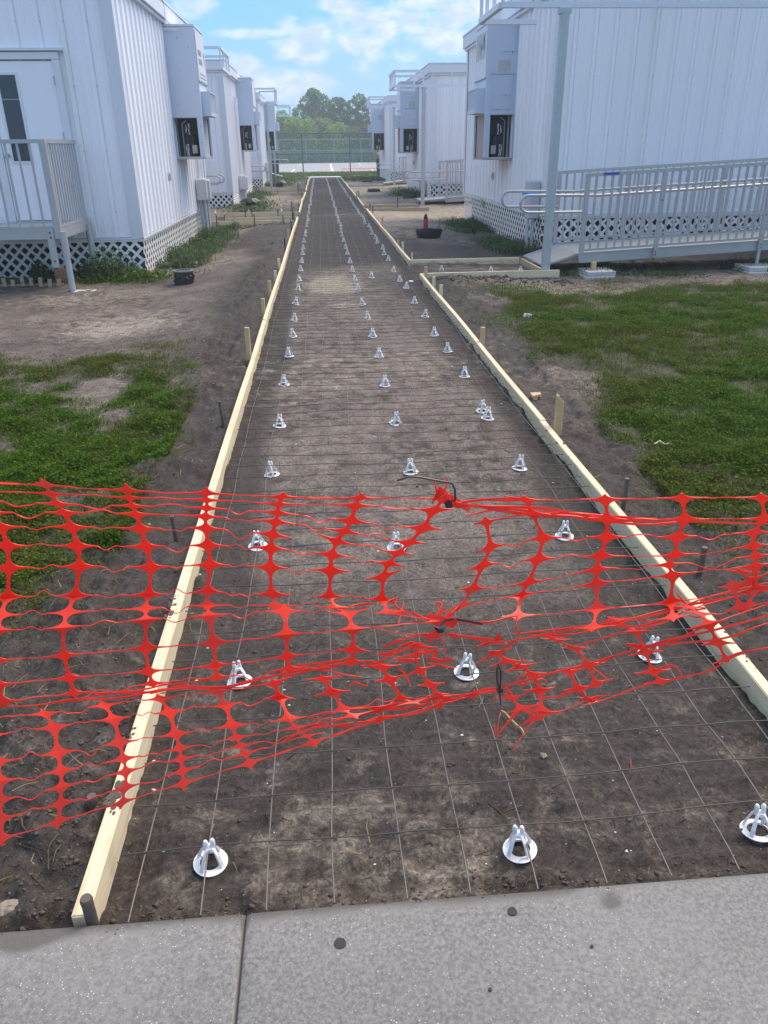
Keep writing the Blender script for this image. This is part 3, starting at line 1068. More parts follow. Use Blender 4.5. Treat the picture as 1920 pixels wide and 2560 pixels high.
def lattice(name, parent, length, z0, z1, origin, rot, pieces=True, period=0.16, sw_=0.041):
    """lattice skirt: frame part with slats"""
    h_ = z1 - z0
    fr = MB()
    fr.box(-0.02, length + 0.02, -0.022, -0.012, h_ - 0.05, h_ + 0.004)
    fo = inst(name, fr.mesh(name, M['lattice']), parent, origin, (0, 0, rot))
    mbj = MB()
    n_ = int(length / period)
    for d_ in (1, -1):
        k0 = -int(h_ / period) - 1 if d_ > 0 else 0
        k1 = n_ if d_ > 0 else n_ + int(h_ / period) + 1
        for k in range(k0, k1 + 1):
            x0_ = k * period + 0.02
            # clip the run to 0..length
            t0, t1 = 0.0, 1.0
            if d_ > 0:
                t0 = max(0, -x0_ / h_)
                t1 = min(1, (length - x0_) / h_)
            else:
                t0 = max(0, (x0_ - length) / h_)
                t1 = min(1, x0_ / h_)
            if t1 - t0 < 0.08:
                continue
            me = slat_mesh(h_, sw_, d_, t0, t1)
            if pieces:
                inst('lattice_slat', me, fo, (x0_, 0, 0))
            else:
                vs = [tuple(v.co) for v in me.vertices]
                mbj.add([(x + x0_, y, z) for x, y, z in vs], [tuple(p.vertices) for p in me.polygons])
    if not pieces:
        o_ = link(bpy.data.objects.new('lattice_slats', mbj.mesh('lattice_slats', M['lattice'])))
        o_.parent = fo
        o_['kind'] = 'stuff'


def building(side, y0, depth, gz, label, xface, lattice_side=True, pieces=True, width=11.0, front_gz=None):
    """a white metal portable classroom; side -1 stands left of the path, +1 right"""
    skt = SK_TOP['L' if side < 0 else 'R']
    loc = (xface, y0, gz)
    b_ = thing('portable_classroom', label, 'building', loc, 'portable classrooms along the path')
    y1 = y0 + depth
    xo = xface + side * width
    xa, xb = min(xface, xo), max(xface, xo)
    core = MB().box(xa + 0.004, xb - 0.004, y0 + 0.004, y1 - 0.004, skt, EAVE + 0.02)
    part('wall', core, M['siding'], b_)
    sub = MB().box(xa + 0.16, xb - 0.16, y0 + 0.22, y1 - 0.16, gz - 0.1, skt - 0.01)  # added dark box, its colour darkens the holes of the lattice like shade
    part('skirt_shade', sub, M['under'], b_)
    hp = EAVE - skt
    # front sheets (facing the camera)
    nw = 12
    pw = width / nw
    me = panel_mesh(pw, hp)
    for k in range(nw):
        inst('siding_panel', me, b_, (xa + k * pw - loc[0], 0, skt - gz))
    nd = 8
    pd = depth / nd
    me = panel_mesh(pd, hp)
    for k in range(nd):
        if side < 0:
            inst('siding_panel', me, b_, (0, k * pd, skt - gz), (0, 0, math.pi / 2))
        else:
            inst('siding_panel', me, b_, (0, (k + 1) * pd, skt - gz), (0, 0, -math.pi / 2))
    # corner trims
    for (cy, s_) in ((y0, -1), (y1, 1)):
        tr = MB()
        e = 0.048
        ya, yb = (cy - e, cy + 0.11) if s_ < 0 else (cy - 0.11, cy + e)
        tr.box(xface + side * 0.12, xface - side * e, ya, ya + 0.012, skt - 0.012, EAVE)
        if s_ > 0:
            tr = MB().box(xface + side * 0.12, xface - side * e, yb - 0.012, yb, skt - 0.012, EAVE)
        tr.box(xface - side * (e - 0.0), xface - side * (e - 0.012), ya + (0.012 if s_ < 0 else 0), yb - (0 if s_ < 0 else 0.012), skt - 0.012, EAVE)
        part('corner_trim', tr, M['trim'], b_)
    # base flashing
    fl = MB().box(xa, xb, y0 - 0.050, y0 - 0.046, skt - 0.03, skt - 0.002)
    fl.box(xface - side * 0.046, xface - side * 0.050, y0 - 0.046, y1, skt - 0.03, skt - 0.002)
    part('base_flashing', fl, M['trim'], b_)
    # roof: fascia in stacked strips, drip edge, low pitched cap
    oh = 0.13
    rf = MB()
    X0, X1, Y0_, Y1_ = xa - (oh if side > 0 else 0), xb + (oh if side < 0 else 0), y0 - oh, y1 + oh
    rf.box(X0, X1, Y0_, Y1_, EAVE + 0.05, EAVE + 0.285)
    roof = part('roof', rf, M['trim'], b_, bevel=0.006)
    st = MB().box(X0 + 0.04, X1 - 0.04, Y0_ + 0.04, Y1_ - 0.04, EAVE, EAVE + 0.047)
    part('soffit', st, M['trim'], roof)
    dr = MB().box(X0 - 0.015, X1 + 0.015, Y0_ - 0.015, Y1_ + 0.015, EAVE + 0.288, EAVE + 0.318)
    part('drip_edge', dr, M['white_tube'], roof)
    if pieces:
        sj = MB()
        for yy in np.arange(y0 + 1.2, y1, 2.4):
            sj.box(xface - side * (oh + 0.001), xface - side * (oh + 0.006), yy, yy + 0.05, EAVE + 0.052, EAVE + 0.284)
        part('fascia_joint', sj, M['trim'], roof)
        sc = MB()
        for zz in (skt + 0.35, skt + 1.15, skt + 1.95, skt + 2.7):
            for k in range(int(width / 0.3056)):
                xx = xa + k * 0.3056 + 0.30
                sc.sphere((xx, y0 - 0.030, zz), 0.008, 6)
            for k in range(int(depth / 0.308)):
                yy = y0 + k * 0.308 + 0.02
                sc.sphere((xface - side * 0.030, yy, zz), 0.008, 6)
        part('screws', sc, M['galv'], b_, kind='stuff')
    # skirts
    fz = gz if front_gz is None else front_gz
    lattice('front_skirting', b_, width, fz, skt - 0.012, (-width if side < 0 else 0, -0.006, fz - gz), 0, pieces)
    if lattice_side:
        if side < 0:
            lattice('side_skirting', b_, depth, gz, skt - 0.012, (0.006, 0, 0), math.pi / 2, pieces, 0.175, 0.034)
        else:
            lattice('side_skirting', b_, depth, gz, skt - 0.012, (-0.006, depth, 0), -math.pi / 2, pieces, 0.175, 0.034)
    else:
        n_ = 6
        hh = (skt - 0.03 - gz) / n_
        for k in range(n_):
            rb = MB()
            za = gz + k * hh
            xo_ = xface - side * 0.004
            P = [(0.0, za), (-0.035 * side, za + hh * 0.25), (-0.035 * side, za + hh * 0.72), (0.0, za + hh)]
            vs = []
            for yy in (y0 - 0.03, y1):
                vs += [(xo_ + q[0], yy, q[1]) for q in P]
            rb.add(vs, [(0, 1, 5, 4), (1, 2, 6, 5), (2, 3, 7, 6), (0, 3, 2, 1), (4, 5, 6, 7)])
            part('skirting_rib', rb, M['skirt'], b_)
    return b_


B_L1 = building(-1, 12.2, 7.4, -0.22, 'white metal portable classroom with the door and landing, nearest on the left', -2.66)
B_R1 = building(1, 13.0, 7.4, -0.14, 'white metal portable classroom behind the long aluminium ramp, nearest on the right', 3.59)
B_L2 = building(-1, 25.4, 7.3, -0.10, 'second white portable classroom on the left, behind the grey meter boxes', -2.66, False, False)
B_R2 = building(1, 26.65, 7.3, -0.06, 'second white portable classroom on the right, with ribbed skirting', 3.59, False, False)
B_L3 = building(-1, 39.2, 7.3, -0.10, 'third and farthest white portable classroom on the left', -2.66, False, False)
B_R3 = building(1, 41.9, 7.3, -0.10, 'third and farthest white portable classroom on the right', 3.59, False, False)

# door on the first left classroom
dY = 12.2
dr = MB().box(-4.36, -3.50, dY - 0.075, dY - 0.04, 0.60, 2.585)
door = part('door', dr, M['siding'], B_L1, label='white steel door with a tall narrow window', bevel=0.004)
fr = MB()
fr.box(-3.495, -3.40, dY - 0.10, dY - 0.02, 0.55, 2.60)
fr.box(-4.46, -4.365, dY - 0.10, dY - 0.02, 0.55, 2.60)
fr.box(-4.46, -3.40, dY - 0.10, dY - 0.02, 2.603, 2.69)
fr.box(-4.52, -3.34, dY - 0.125, dY - 0.02, 2.70, 2.735)
part('door_frame', fr, M['trim'], B_L1, bevel=0.004)
part('threshold', MB().box(-4.46, -3.40, dY - 0.14, dY - 0.045, 0.555, 0.592), M['galv'], B_L1)
lt = MB()
x0_, x1_, z0_, z1_ = -4.235, -4.005, 1.375, 2.425
for a in ((x0_ - 0.03, x0_, z0_ - 0.03, z1_ + 0.03), (x1_, x1_ + 0.03, z0_ - 0.03, z1_ + 0.03), (x0_, x1_, z0_ - 0.03, z0_), (x0_, x1_, z1_, z1_ + 0.03)):
    lt.box(a[0], a[1], dY - 0.089, dY - 0.0755, a[2], a[3])
part('window_frame', lt, M['white_tube'], door)
part('window_pane', MB().box(x0_ + 0.001, x1_ - 0.001, dY - 0.083, dY - 0.0757, z0_ + 0.001, z1_ - 0.001), M['glass'], door)
part('glazing_bar', MB().box(x0_ + 0.002, x1_ - 0.002, dY - 0.087, dY - 0.0835, 2.13, 2.142), M['pale_ink'], door)
kb = MB()
for zz in (1.45,):
    kb.tube([(-4.31, dY - 0.076, zz), (-4.31, dY - 0.09, zz)], 0.035, 14)
    kb.tube([(-4.31, dY - 0.09, zz), (-4.31, dY - 0.125, zz)], 0.012, 10)
    kb.sphere((-4.31, dY - 0.14, zz), 0.03, 12, (1, 0.8, 1))
part('door_knob', kb, M['galv'], door, smooth=40)
for zz in (0.95, 1.62, 2.30):
    part('hinge', MB().tube([(-3.497, dY - 0.104, zz), (-3.497, dY - 0.104, zz + 0.11)], 0.009, 8), M['galv'], door, smooth=40)


def air_conditioner(side, xface, y0, y1, z0, zo, z1, dep, gz, label, detail=True):
    """tall wall mounted unit; its lower bay is open to the camera"""
    loc = (xface - side * 0.05, (y0 + y1) / 2, z0)
    t_ = thing('air_conditioner', label, 'air conditioner', loc, 'tall air conditioner cabinets on the classroom walls')
    xi = xface - side * 0.006
    xo = xface - side * (0.046 + dep)
    part('upper_housing', MB().box(xi, xo, y0, y1, zo, z1), M['acbox'], t_, bevel=0.006)
    part('top_cap', MB().box(xi, xo - side * 0.012, y0 - 0.012, y1 + 0.012, z1 + 0.001, z1 + 0.03), M['trim'], t_)
    # lower bay: floor, posts, far side, recessed front panel
    part('bay_floor', MB().box(xi, xo, y0, y1, z0, z0 + 0.035), M['rust_panel'] if side > 0 else M['galv'], t_)
    for bx_ in ((xo, xo + side * 0.10, y0, y0 + 0.04), (xo, xo + side * 0.035, y1 - 0.04, y1), (xi, xi - side * 0.035, y0, y0 + 0.03)):
        part('corner_post', MB().box(*bx_, z0 + 0.036, zo - 0.001), M['acbox'], t_)
    part('far_side', MB().box(xi, xo + side * 0.036, y1 - 0.02, y1, z0 + 0.036, zo - 0.001), M['dark'], t_)
    part('bay_back', MB().box(xi, xi - side * 0.01, y0 + 0.031, y1 - 0.021, z0 + 0.036, zo - 0.001), M['dark'], t_)
    part('divider', MB().box(xi - side * 0.011, xo + side * 0.09, y0 + 0.45, y0 + 0.46, z0 + 0.036, zo - 0.001), M['dark'], t_)
    part('recessed_panel', MB().box(xo + side * 0.05, xo + side * 0.06, y0 + 0.041, y1 - 0.041, z0 + 0.036, zo - 0.001), M['rust_panel'] if side > 0 else M['grey_panel'], t_)
    rim = MB()
    rim.box(xi, xo + side * 0.10, y0 - 0.008, y0 + 0.004, zo - 0.012, zo + 0.006)
    rim.box(xi, xo + side * 0.02, y0 - 0.008, y0 + 0.002, z0 + 0.02, z0 + 0.045)
    rim.box(xi - side * 0.0, xi - side * 0.02, y0 - 0.007, y0 - 0.001, z0 + 0.046, zo - 0.013)
    part('bay_rim', rim, M['conduit'], t_)
    # machinery in the bay: compressor, pipes, papers and wires
    xc = (xi + xo) / 2
    cp = MB().lathe([(0.0, z0 + 0.04), (0.085, z0 + 0.04), (0.09, z0 + 0.10), (0.09, z0 + 0.36), (0.06, z0 + 0.42), (0, z0 + 0.43)], (xc - side * 0.02, y0 + 0.27, 0), 16)
    part('compressor', cp, M['black_plastic'], t_, smooth=40)
    wi = MB()
    wi.box(xc + side * 0.09, xc + side * 0.03, y0 + 0.14, y0 + 0.145, z0 + 0.05, z0 + 0.26)
    wi.box(xc + side * 0.07, xc + side * 0.045, y0 + 0.145, y0 + 0.15, z0 + 0.44, z0 + 0.58)
    wi.box(xc + side * 0.02, xc - side * 0.01, y0 + 0.145, y0 + 0.15, z0 + 0.42, z0 + 0.6)
    part('white_fittings', wi, M['white_bits'], t_)
    part('label_plate', MB().box(xc - side * 0.02, xc - side * 0.11, y0 + 0.172, y0 + 0.176, z0 + 0.1, z0 + 0.24), M['paper'], t_)
    pp = MB()
    for q in range(3):
        pth = [(xc + side * (0.07 - 0.03 * q + 0.02 * math.sin(k * 1.9 + q)), y0 + 0.12 + 0.01 * q, z0 + 0.05 + 0.055 * k) for k in range(11)]
        pp.tube(pth, 0.006, 5)
    part('wires', pp, M['ink'], t_, smooth=60)
    part('copper_pipe', MB().tube([(xc + side * 0.13, y0 + 0.2, z0 + 0.04), (xc + side * 0.13, y0 + 0.2, zo - 0.1), (xc + side * 0.05, y0 + 0.2, zo - 0.05)], 0.012, 6), M['grey_panel'], t_, smooth=60)
    # face panels
    sm = MB()
    if side > 0:
        pa = MB().box(xi - side * 0.07, xo + side * 0.09, y0 - 0.010, y0 - 0.001, zo + 0.07, zo + 0.62)
        part('access_panel', pa, M['acbox'], t_, bevel=0.003)
        part('panel_seam', MB().box(xi - side * 0.06, xo + side * 0.08, y0 - 0.014, y0 - 0.0005, zo + 0.625, zo + 0.634), M['pale_ink'], t_)
        part('latch_plate', MB().box(xi - side * 0.11, xi - side * 0.28, y0 - 0.016, y0 - 0.0105, zo + 0.30, zo + 0.52), M['acbox'], t_, bevel=0.002)
        part('upper_panel', MB().box(xi - side * 0.06, xi - side * 0.30, y0 - 0.008, y0 - 0.001, zo + 0.97, z1 - 0.05), M['acbox'], t_, bevel=0.003)
        pl = part('paper_notice', MB().box(xi - side * 0.13, xi - side * 0.36, y0 - 0.004, y0 - 0.001, zo + 0.66, zo + 0.85), M['paper'], t_, label='faded cream notice with lines of small print')
        tx = MB()
        random.seed(5)
        for r_ in range(6):
            xq = xi - side * 0.15
            while abs(xq - xi) < 0.33:
                l_ = random.uniform(0.012, 0.04)
                tx.box(xq, xq - side * l_, y0 - 0.0055, y0 - 0.0042, zo + 0.82 - 0.026 * r_, zo + 0.828 - 0.026 * r_)
                xq -= side * (l_ + 0.012)
        part('small_print', tx, M['pale_ink'], pl, kind='stuff')
        for xx, zz in ((0.12, 0.965), (0.25, 0.965), (0.14, 0.075), (0.33, 0.075), (0.2, 0.295)):
            sm.sphere((xi - side * xx, y0 - 0.014, zo + zz), 0.009, 6)
    else:
        sm.sphere((xo - side * -0.05, y0 - 0.004, zo - 0.15), 0.009, 6)
        for xx, zz in ((0.06, -0.42), (0.05, 0.42), (0.33, 0.75), (0.40, 0.2), (0.12, 1.1), (0.3, 1.25)):
            sm.sphere((xo + side * xx, y0 - 0.004, zo + zz), 0.008, 6)
        part('top_seam', MB().box(xi, xi - side * 0.30, y0 - 0.016, y0 - 0.001, z1 - 0.07, z1 - 0.03), M['trim'], t_)
    part('bolts', sm, M['steel_stake'], t_, kind='stuff')
    # front face (towards the path)
    fx = xo - side * 0.001
    zs = zo + (z1 - zo) * 0.40
    part('front_panel', MB().box(fx, fx - side * 0.016, y0 + 0.02, y1 - 0.02, zs + 0.02, z1 - 0.04), M['trim'], t_, bevel=0.003)
    part('front_seam', MB().box(fx - side * 0.002, fx - side * 0.022, y0 + 0.01, y1 - 0.01, zs + 0.0, zs + 0.016), M['pale_ink'], t_)
    # louvred hood standing off the face
    hz0, hz1 = zo + 0.02, zo + 0.42
    hd = MB()
    hx = fx - side * 0.16
    hd.box(fx, hx, y0 + 0.12, y0 + 0.135, hz0, hz1)
    hd.box(fx, hx, y1 - 0.135, y1 - 0.12, hz0, hz1)
    hd.box(fx, hx, y0 + 0.136, y1 - 0.136, hz1 - 0.02, hz1)
    hd.box(fx, hx, y0 + 0.136, y1 - 0.136, hz0, hz0 + 0.06)
    hood = part('intake_hood', hd, M['acbox'], t_)
    lv = MB()
    n_ = 12
    for k in range(n_):
        yy = y0 + 0.15 + (y1 - y0 - 0.3) * k / (n_ - 1)
        lv.box(hx + side * 0.01, hx + side * 0.03, yy - 0.012, yy + 0.012, hz0 + 0.061, hz1 - 0.021)
    part('louvers', lv, M['trim'], hood)
    part('hood_back', MB().box(hx + side * 0.05, hx + side * 0.055, y0 + 0.137, y1 - 0.137, hz0 + 0.061, hz1 - 0.021), M['pale_ink'], hood)
    if detail:
        em = MB()
        random.seed(12)
        if side > 0:
            part('decal_sheet', MB().box(fx - side * 0.017, fx - side * 0.019, y0 + 0.10, y1 - 0.10, zs + 0.33, z1 - 0.10), M['paper'], t_, label='pale decal sheet with dark streaked artwork')
            for k in range(26):
                yy = random.uniform(y0 + 0.16, y1 - 0.16)
                zz = random.uniform(zs + 0.37, z1 - 0.22)
                em.box(fx - side * 0.0195, fx - side * 0.0205, yy, yy + random.uniform(0.015, 0.06), zz, min(zz + random.uniform(0.05, 0.16), z1 - 0.12))
            part('decal_artwork', em, M['pale_ink'], t_, kind='stuff')
        else:
            for r_, (za, hh) in enumerate(((z1 - 0.42, 0.09), (z1 - 0.56, 0.09))):
                yy = y0 + 0.16
                for k in range(7):
                    l_ = random.uniform(0.035, 0.06)
                    em.box(fx - side * 0.017, fx - side * 0.019, yy, yy + l_, za, za + hh)
                    yy += l_ + 0.016
            for r_ in range(3):
                yy = y0 + 0.18
                while yy < y1 - 0.2:
                    l_ = random.uniform(0.02, 0.06)
                    em.box(fx - side * 0.017, fx - side * 0.019, yy, yy + l_, z1 - 0.72 - 0.06 * r_, z1 - 0.70 - 0.06 * r_)
                    yy += l_ + 0.02
            em.add([(fx - side * 0.0195, y1 - 0.26, z1 - 0.33), (fx - side * 0.0195, y1 - 0.13, z1 - 0.33), (fx - side * 0.0195, y1 - 0.17, z1 - 0.58)], [(0, 1, 2)])
            part('front_lettering', em, M['pale_ink'], t_, kind='stuff')
    return t_


air_conditioner(-1, -2.66, 16.0, 17.1, 1.34, 2.04, 3.46, 0.52, -0.2, 'blue grey air conditioner cabinet on the nearest left classroom')
air_conditioner(1, 3.59, 15.35, 16.4, 1.27, 2.02, 3.42, 0.52, -0.14, 'blue grey air conditioner cabinet with a paper notice, nearest on the right')
air_conditioner(-1, -2.66, 29.0, 30.1, 1.45, 2.25, 3.62, 0.52, -0.1, 'blue grey air conditioner cabinet on the second left classroom', False)
air_conditioner(1, 3.59, 30.0, 31.1, 1.33, 2.12, 3.55, 0.62, -0.06, 'blue grey air conditioner cabinet on the second right classroom', False)
air_conditioner(-1, -2.66, 43.4, 44.5, 1.45, 2.35, 3.65, 0.52, -0.1, 'blue grey air conditioner cabinet on the third left classroom', False)
air_conditioner(1, 3.59, 45.3, 46.4, 1.4, 2.25, 3.6, 0.66, -0.1, 'blue grey air conditioner cabinet on the third right classroom', False)


def meter_boxes(side, xface, y, gz, ztop, n, label, tall=0.0):
    t_ = thing('meter_box', label, 'electrical box', (xface - side * 0.15, y, gz), 'grey meter boxes on the classroom walls')
    x1_ = xface - side * 0.05
    for k in range(n):
        yy = y + 0.42 * k
        zz = ztop - 0.03 * k
        part('box', MB().box(x1_ - side * 0.001, x1_ - side * (0.20 + 0.02 * k), yy, yy + 0.30, zz - 0.42, zz), M['ebox'], t_, bevel=0.012)
        part('box_door', MB().box(x1_ - side * (0.201 + 0.02 * k), x1_ - side * (0.213 + 0.02 * k), yy + 0.025, yy + 0.275, zz - 0.39, zz - 0.03), M['ebox'], t_, bevel=0.004)
        for q in range(2):
            cx = x1_ - side * (0.06 + 0.085 * q)
            part('conduit', MB().tube([(cx, yy + 0.15, zz - 0.421), (cx, yy + 0.15, gz - 0.08)], 0.028 if q else 0.035, 10), M['conduit'], t_, smooth=40)
        if tall:
            part('riser_pipe', MB().tube([(x1_ - side * 0.07, yy + 0.15, zz + 0.001), (x1_ - side * 0.07, yy + 0.15, tall)], 0.045, 10), M['trim'], t_, smooth=40)
    return t_


meter_boxes(-1, -2.66, 17.75, -0.2, 0.95, 2, 'pair of grey meter boxes with conduits on the nearest left classroom', 1.5)
meter_boxes(-1, -2.66, 27.3, -0.1, 0.75, 2, 'pair of grey meter boxes with conduits on the second left classroom', 3.0)
meter_boxes(-1, -2.66, 41.2, -0.1, 0.95, 1, 'single grey meter box on the farthest left classroom')
meter_boxes(1, 3.59, 27.6, -0.06, 0.62, 1, 'grey meter box behind the canopy post of the second right classroom', 3.3)
mb_ = thing('meter_box', 'grey meter box with a conduit beside the ramp handrail on the right', 'electrical box', (3.45, 12.85, -0.14), 'grey meter boxes on the classroom walls')
part('box', MB().box(3.535, 3.36, 13.10, 13.42, 0.42, 0.98), M['ebox'], mb_, bevel=0.01)
for q in (0, 1):
    part('conduit', MB().tube([(3.47 - 0.09 * q, 13.2, 0.419), (3.47 - 0.09 * q, 13.2, -0.2)], 0.03, 10), M['conduit'], mb_, smooth=40)
# small wall outlets
for (x, y, side, X, lab) in ((420, 442, -1, -2.66, 'small grey outlet box on the ribbed wall of the nearest left classroom'),
                             (1234, 440, 1, 3.59, 'small grey outlet box under the air conditioner on the right'),
                             (596, 404, -1, -2.66, 'small grey outlet box on the second left classroom'),
                             (1035, 406, 1, 3.59, 'small white outlet box on the second right classroom')):
    p = atx(x, y, X - side * 0.045)
    t_ = thing('outlet_box', lab, 'outlet', tuple(p), 'small outlet boxes on the classroom walls')
    part('cover', MB().box(p[0], p[0] - side * 0.035, p[1] - 0.05, p[1] + 0.05, p[2] - 0.07, p[2] + 0.07), M['galv'], t_, bevel=0.008)
    part('flap', MB().box(p[0] - side * 0.036, p[0] - side * 0.045, p[1] - 0.035, p[1] + 0.035, p[2] - 0.05, p[2] + 0.05), M['grey_panel'], t_, bevel=0.004)


# ------------------------------------------------------------------ canopies over the entrances
def canopy(side, xin, y0, y1, zb, zt, xpost, gz, label, width=6.5, post_y=None):
    """open white tube frame held by a square post"""
    xo = xin + side * width
    t_ = thing('entrance_canopy', label, 'canopy', (xpost, y0, gz), 'white canopies over the classroom entrances')
    s = 0.06
    for z_, nm in ((zb, 'bottom_chord'), (zt, 'top_chord')):
        part(nm, MB().bar((xin, y0, z_), (xo, y0, z_), s, s), M['white_tube'], t_)
        part(nm, MB().bar((xin, y1, z_), (xin + side * 0.76, y1, z_), s, s), M['white_tube'], t_)
        part(nm, MB().bar((xin, y0 + s / 2 + 0.002, z_), (xin, y1 - s / 2 - 0.002, z_), s, s), M['white_tube'], t_)
    n_ = int(width / 0.8)
    me = MB().box(-0.02, 0.02, -0.02, 0.02, s / 2 + 0.002, zt - zb - s / 2 - 0.002).mesh('strut', M['white_tube'])
    for k in range(n_ + 1):
        for yy in ((y0, y1) if k < 1 else (y0,)):
            inst('strut', me, t_, (xin + side * (0.012 + 0.8 * k) - xpost, yy - y0, zb - gz))
    inst('strut', me, t_, (xin + side * 0.735 - xpost, y1 - y0, zb - gz))
    for yy in np.linspace(y0, y1, 4)[1:-1]:
        inst('strut', me, t_, (xin - xpost, yy - y0, zb - gz))
    py_ = y0 + (0.0 if post_y is None else post_y)
    part('post', MB().box(xpost - 0.05, xpost + 0.05, py_ - 0.05, py_ + 0.05, gz - 0.15, zb - s / 2 - 0.002), M['galv'], t_, bevel=0.006)
    part('post_cap', MB().box(xpost - 0.07, xpost + 0.07, py_ - 0.052, py_ + 0.052, zb - s / 2 - 0.06, zb - s / 2 - 0.003), M['galv'], t_)
    part('post_band', MB().box(xpost - 0.054, xpost + 0.054, py_ - 0.054, py_ + 0.054, gz + 0.22, gz + 0.24), M['galv'], t_)
    return t_


canopy(1, 2.2, 10.42, 11.75, 2.97, 3.42, 2.95, -0.12, 'white tube canopy on a tall square post above the nearest right ramp')
canopy(1, 2.2, 24.3, 25.9, 3.06, 3.42, 3.02, -0.06, 'white tube canopy above the second right ramp')
canopy(1, 2.35, 38.4, 40.2, 3.2, 3.56, 3.45, -0.1, 'white tube canopy above the farthest right ramp')
canopy(-1, -2.35, 22.6, 24.6, 3.38, 3.82, -3.6, -0.15, 'white tube canopy of the second left classroom, behind the air conditioner')
canopy(-1, -1.72, 36.9, 38.6, 3.30, 3.82, -2.12, -0.1, 'white tube canopy of the third left classroom standing out over the path side')
canopy(-1, -1.56, 50.5, 52.2, 3.32, 3.82, -2.6, -0.1, 'farthest white tube canopy on the left, small against the clouds')


# ------------------------------------------------------------------ ramps
def ramp(side, xs, xr, length, y0, y1, z0, slope, gz, label, pieces=True, loop=0.85):
    """aluminium ramp going away from the path; xs toe of the plate, xr first rail post"""
    t_ = thing('access_ramp', label, 'ramp', (xs, y0, gz), 'aluminium ramps to the classroom doors')
    X = lambda d: xr + side * d
    Z = lambda d: z0 + slope * d
    xe = X(length)

    def strip(mb_, d0, d1, ya, yb, ha, hb):
        return mb_.hexa([(X(d0), ya, Z(d0) + ha), (X(d1), ya, Z(d1) + ha), (X(d1), yb, Z(d1) + ha), (X(d0), yb, Z(d0) + ha),
                         (X(d0), ya, Z(d0) + hb), (X(d1), ya, Z(d1) + hb), (X(d1), yb, Z(d1) + hb), (X(d0), yb, Z(d0) + hb)])
    dk = strip(MB(), -0.02, length, y0 + 0.05, y1 - 0.05, -0.03, 0.0)
    dko = part('deck', dk, M['alu_deck'], t_)
    tp = MB()
    zt_ = Z(-0.02)
    tp.hexa([(xs, y0 + 0.05, gz + 0.12), (X(-0.021), y0 + 0.05, zt_ - 0.03), (X(-0.021), y1 - 0.05, zt_ - 0.03), (xs, y1 - 0.05, gz + 0.12),
             (xs, y0 + 0.05, gz + 0.135), (X(-0.021), y0 + 0.05, zt_), (X(-0.021), y1 - 0.05, zt_), (xs, y1 - 0.05, gz + 0.135)])
    part('toe_plate', tp, M['alu_deck'], t_)
    if pieces:
        gr = MB()
        for k in range(24):
            yy = y0 + 0.08 + (y1 - y0 - 0.16) * k / 23
            gr.hexa([(xs, yy - 0.012, gz + 0.1345), (X(-0.021), yy - 0.012, zt_ - 0.001), (X(-0.021), yy + 0.012, zt_ - 0.001), (xs, yy + 0.012, gz + 0.1345),
                     (xs, yy - 0.012, gz + 0.141), (X(-0.021), yy - 0.012, zt_ + 0.005), (X(-0.021), yy + 0.012, zt_ + 0.005), (xs, yy + 0.012, gz + 0.141)])
            strip(gr, -0.02, length, yy - 0.012, yy + 0.012, 0.0005, 0.006)
        part('tread_ribs', gr, M['alu_deck'], dko, kind='stuff')
    for (yy, s_) in ((y0, -1), (y1, 1)):
        part('side_beam', strip(strip(MB(), 0.0, length, yy - 0.02, yy + 0.02, -0.115, 0.02), 0.0, length, yy - 0.026 * 1, yy - 0.0201, 0.0, 0.02), M['alu'], t_)
        posts = [0.0, 1.02, 2.48, 3.94, length] if pieces else [0.0, 1.4, 2.8, length]
        pm = MB().box(-0.028, 0.028, -0.022, 0.022, -0.10, 0.955).mesh('post', M['alu'])
        off = 0.045 * s_
        for d in posts:
            inst('post', pm, t_, (X(d) - xs, yy + off - y0, Z(d) - gz))
        rl = part('top_rail', strip(MB(), -0.03, length, yy + off - 0.022, yy + off + 0.022, 0.957, 1.0), M['alu'], t_)
        part('bottom_rail', strip(MB(), 0.03, length, yy + off - 0.018, yy + off + 0.018, 0.04, 0.07), M['alu'], t_)
        pk = MB().box(-0.012, 0.012, -0.009, 0.009, 0.071, 0.956).mesh('picket', M['alu'])
        d = 0.11
        mbj = MB()
        while d < length - 0.05:
            if min(abs(d - q) for q in posts) > 0.045:
                if pieces:
                    inst('picket', pk, t_, (X(d) - xs, yy + off - y0, Z(d) - gz))
                else:
                    mbj.box(X(d) - 0.012, X(d) + 0.012, yy + off - 0.009, yy + off + 0.009, Z(d) + 0.071, Z(d) + 0.956)
            d += 0.112 if pieces else 0.15
        if not pieces:
            part('pickets', mbj, M['alu'], t_, kind='stuff')
        # graspable tube with a closed loop at the toe
        yi = yy - 0.035 * s_
        pth = [(X(length), yi, Z(length) + 0.72)]
        rr = 0.105
        cx = X(-(loop - rr))
        zc = Z(-0.4) + 0.655
        pth.append((X(0.2), yi, Z(0.2) + 0.72))
        pth.append((X(-0.3), yi, Z(-0.2) + 0.745))
        for k in range(9):
            a = math.pi / 2 + math.pi * k / 8
            pth.append((cx + side * math.cos(a) * rr, yi, zc + math.sin(a) * rr))
        pth.append((X(-0.02), yi, zc - rr - 0.005))
        part('handrail', MB().tube(pth, 0.019, 8), M['alu'], t_, smooth=50)
        br = MB()
        for d in posts[:-1]:
            br.tube([(X(d), yy + off - 0.02 * s_, Z(d) + 0.70), (X(d), yi, Z(d) + 0.705)], 0.008, 6)
        part('handrail_bracket', br, M['galv'], t_, smooth=50)
        if pieces:
            bl = MB()
            for d in posts[1:]:
                for zz in (-0.07, -0.03, 0.62, 0.35):
                    bl.sphere((X(d), yy + off + 0.024 * s_, Z(d) + zz), 0.011, 6)
            part('bolts', bl, M['steel_stake'], t_, kind='stuff')
    return t_


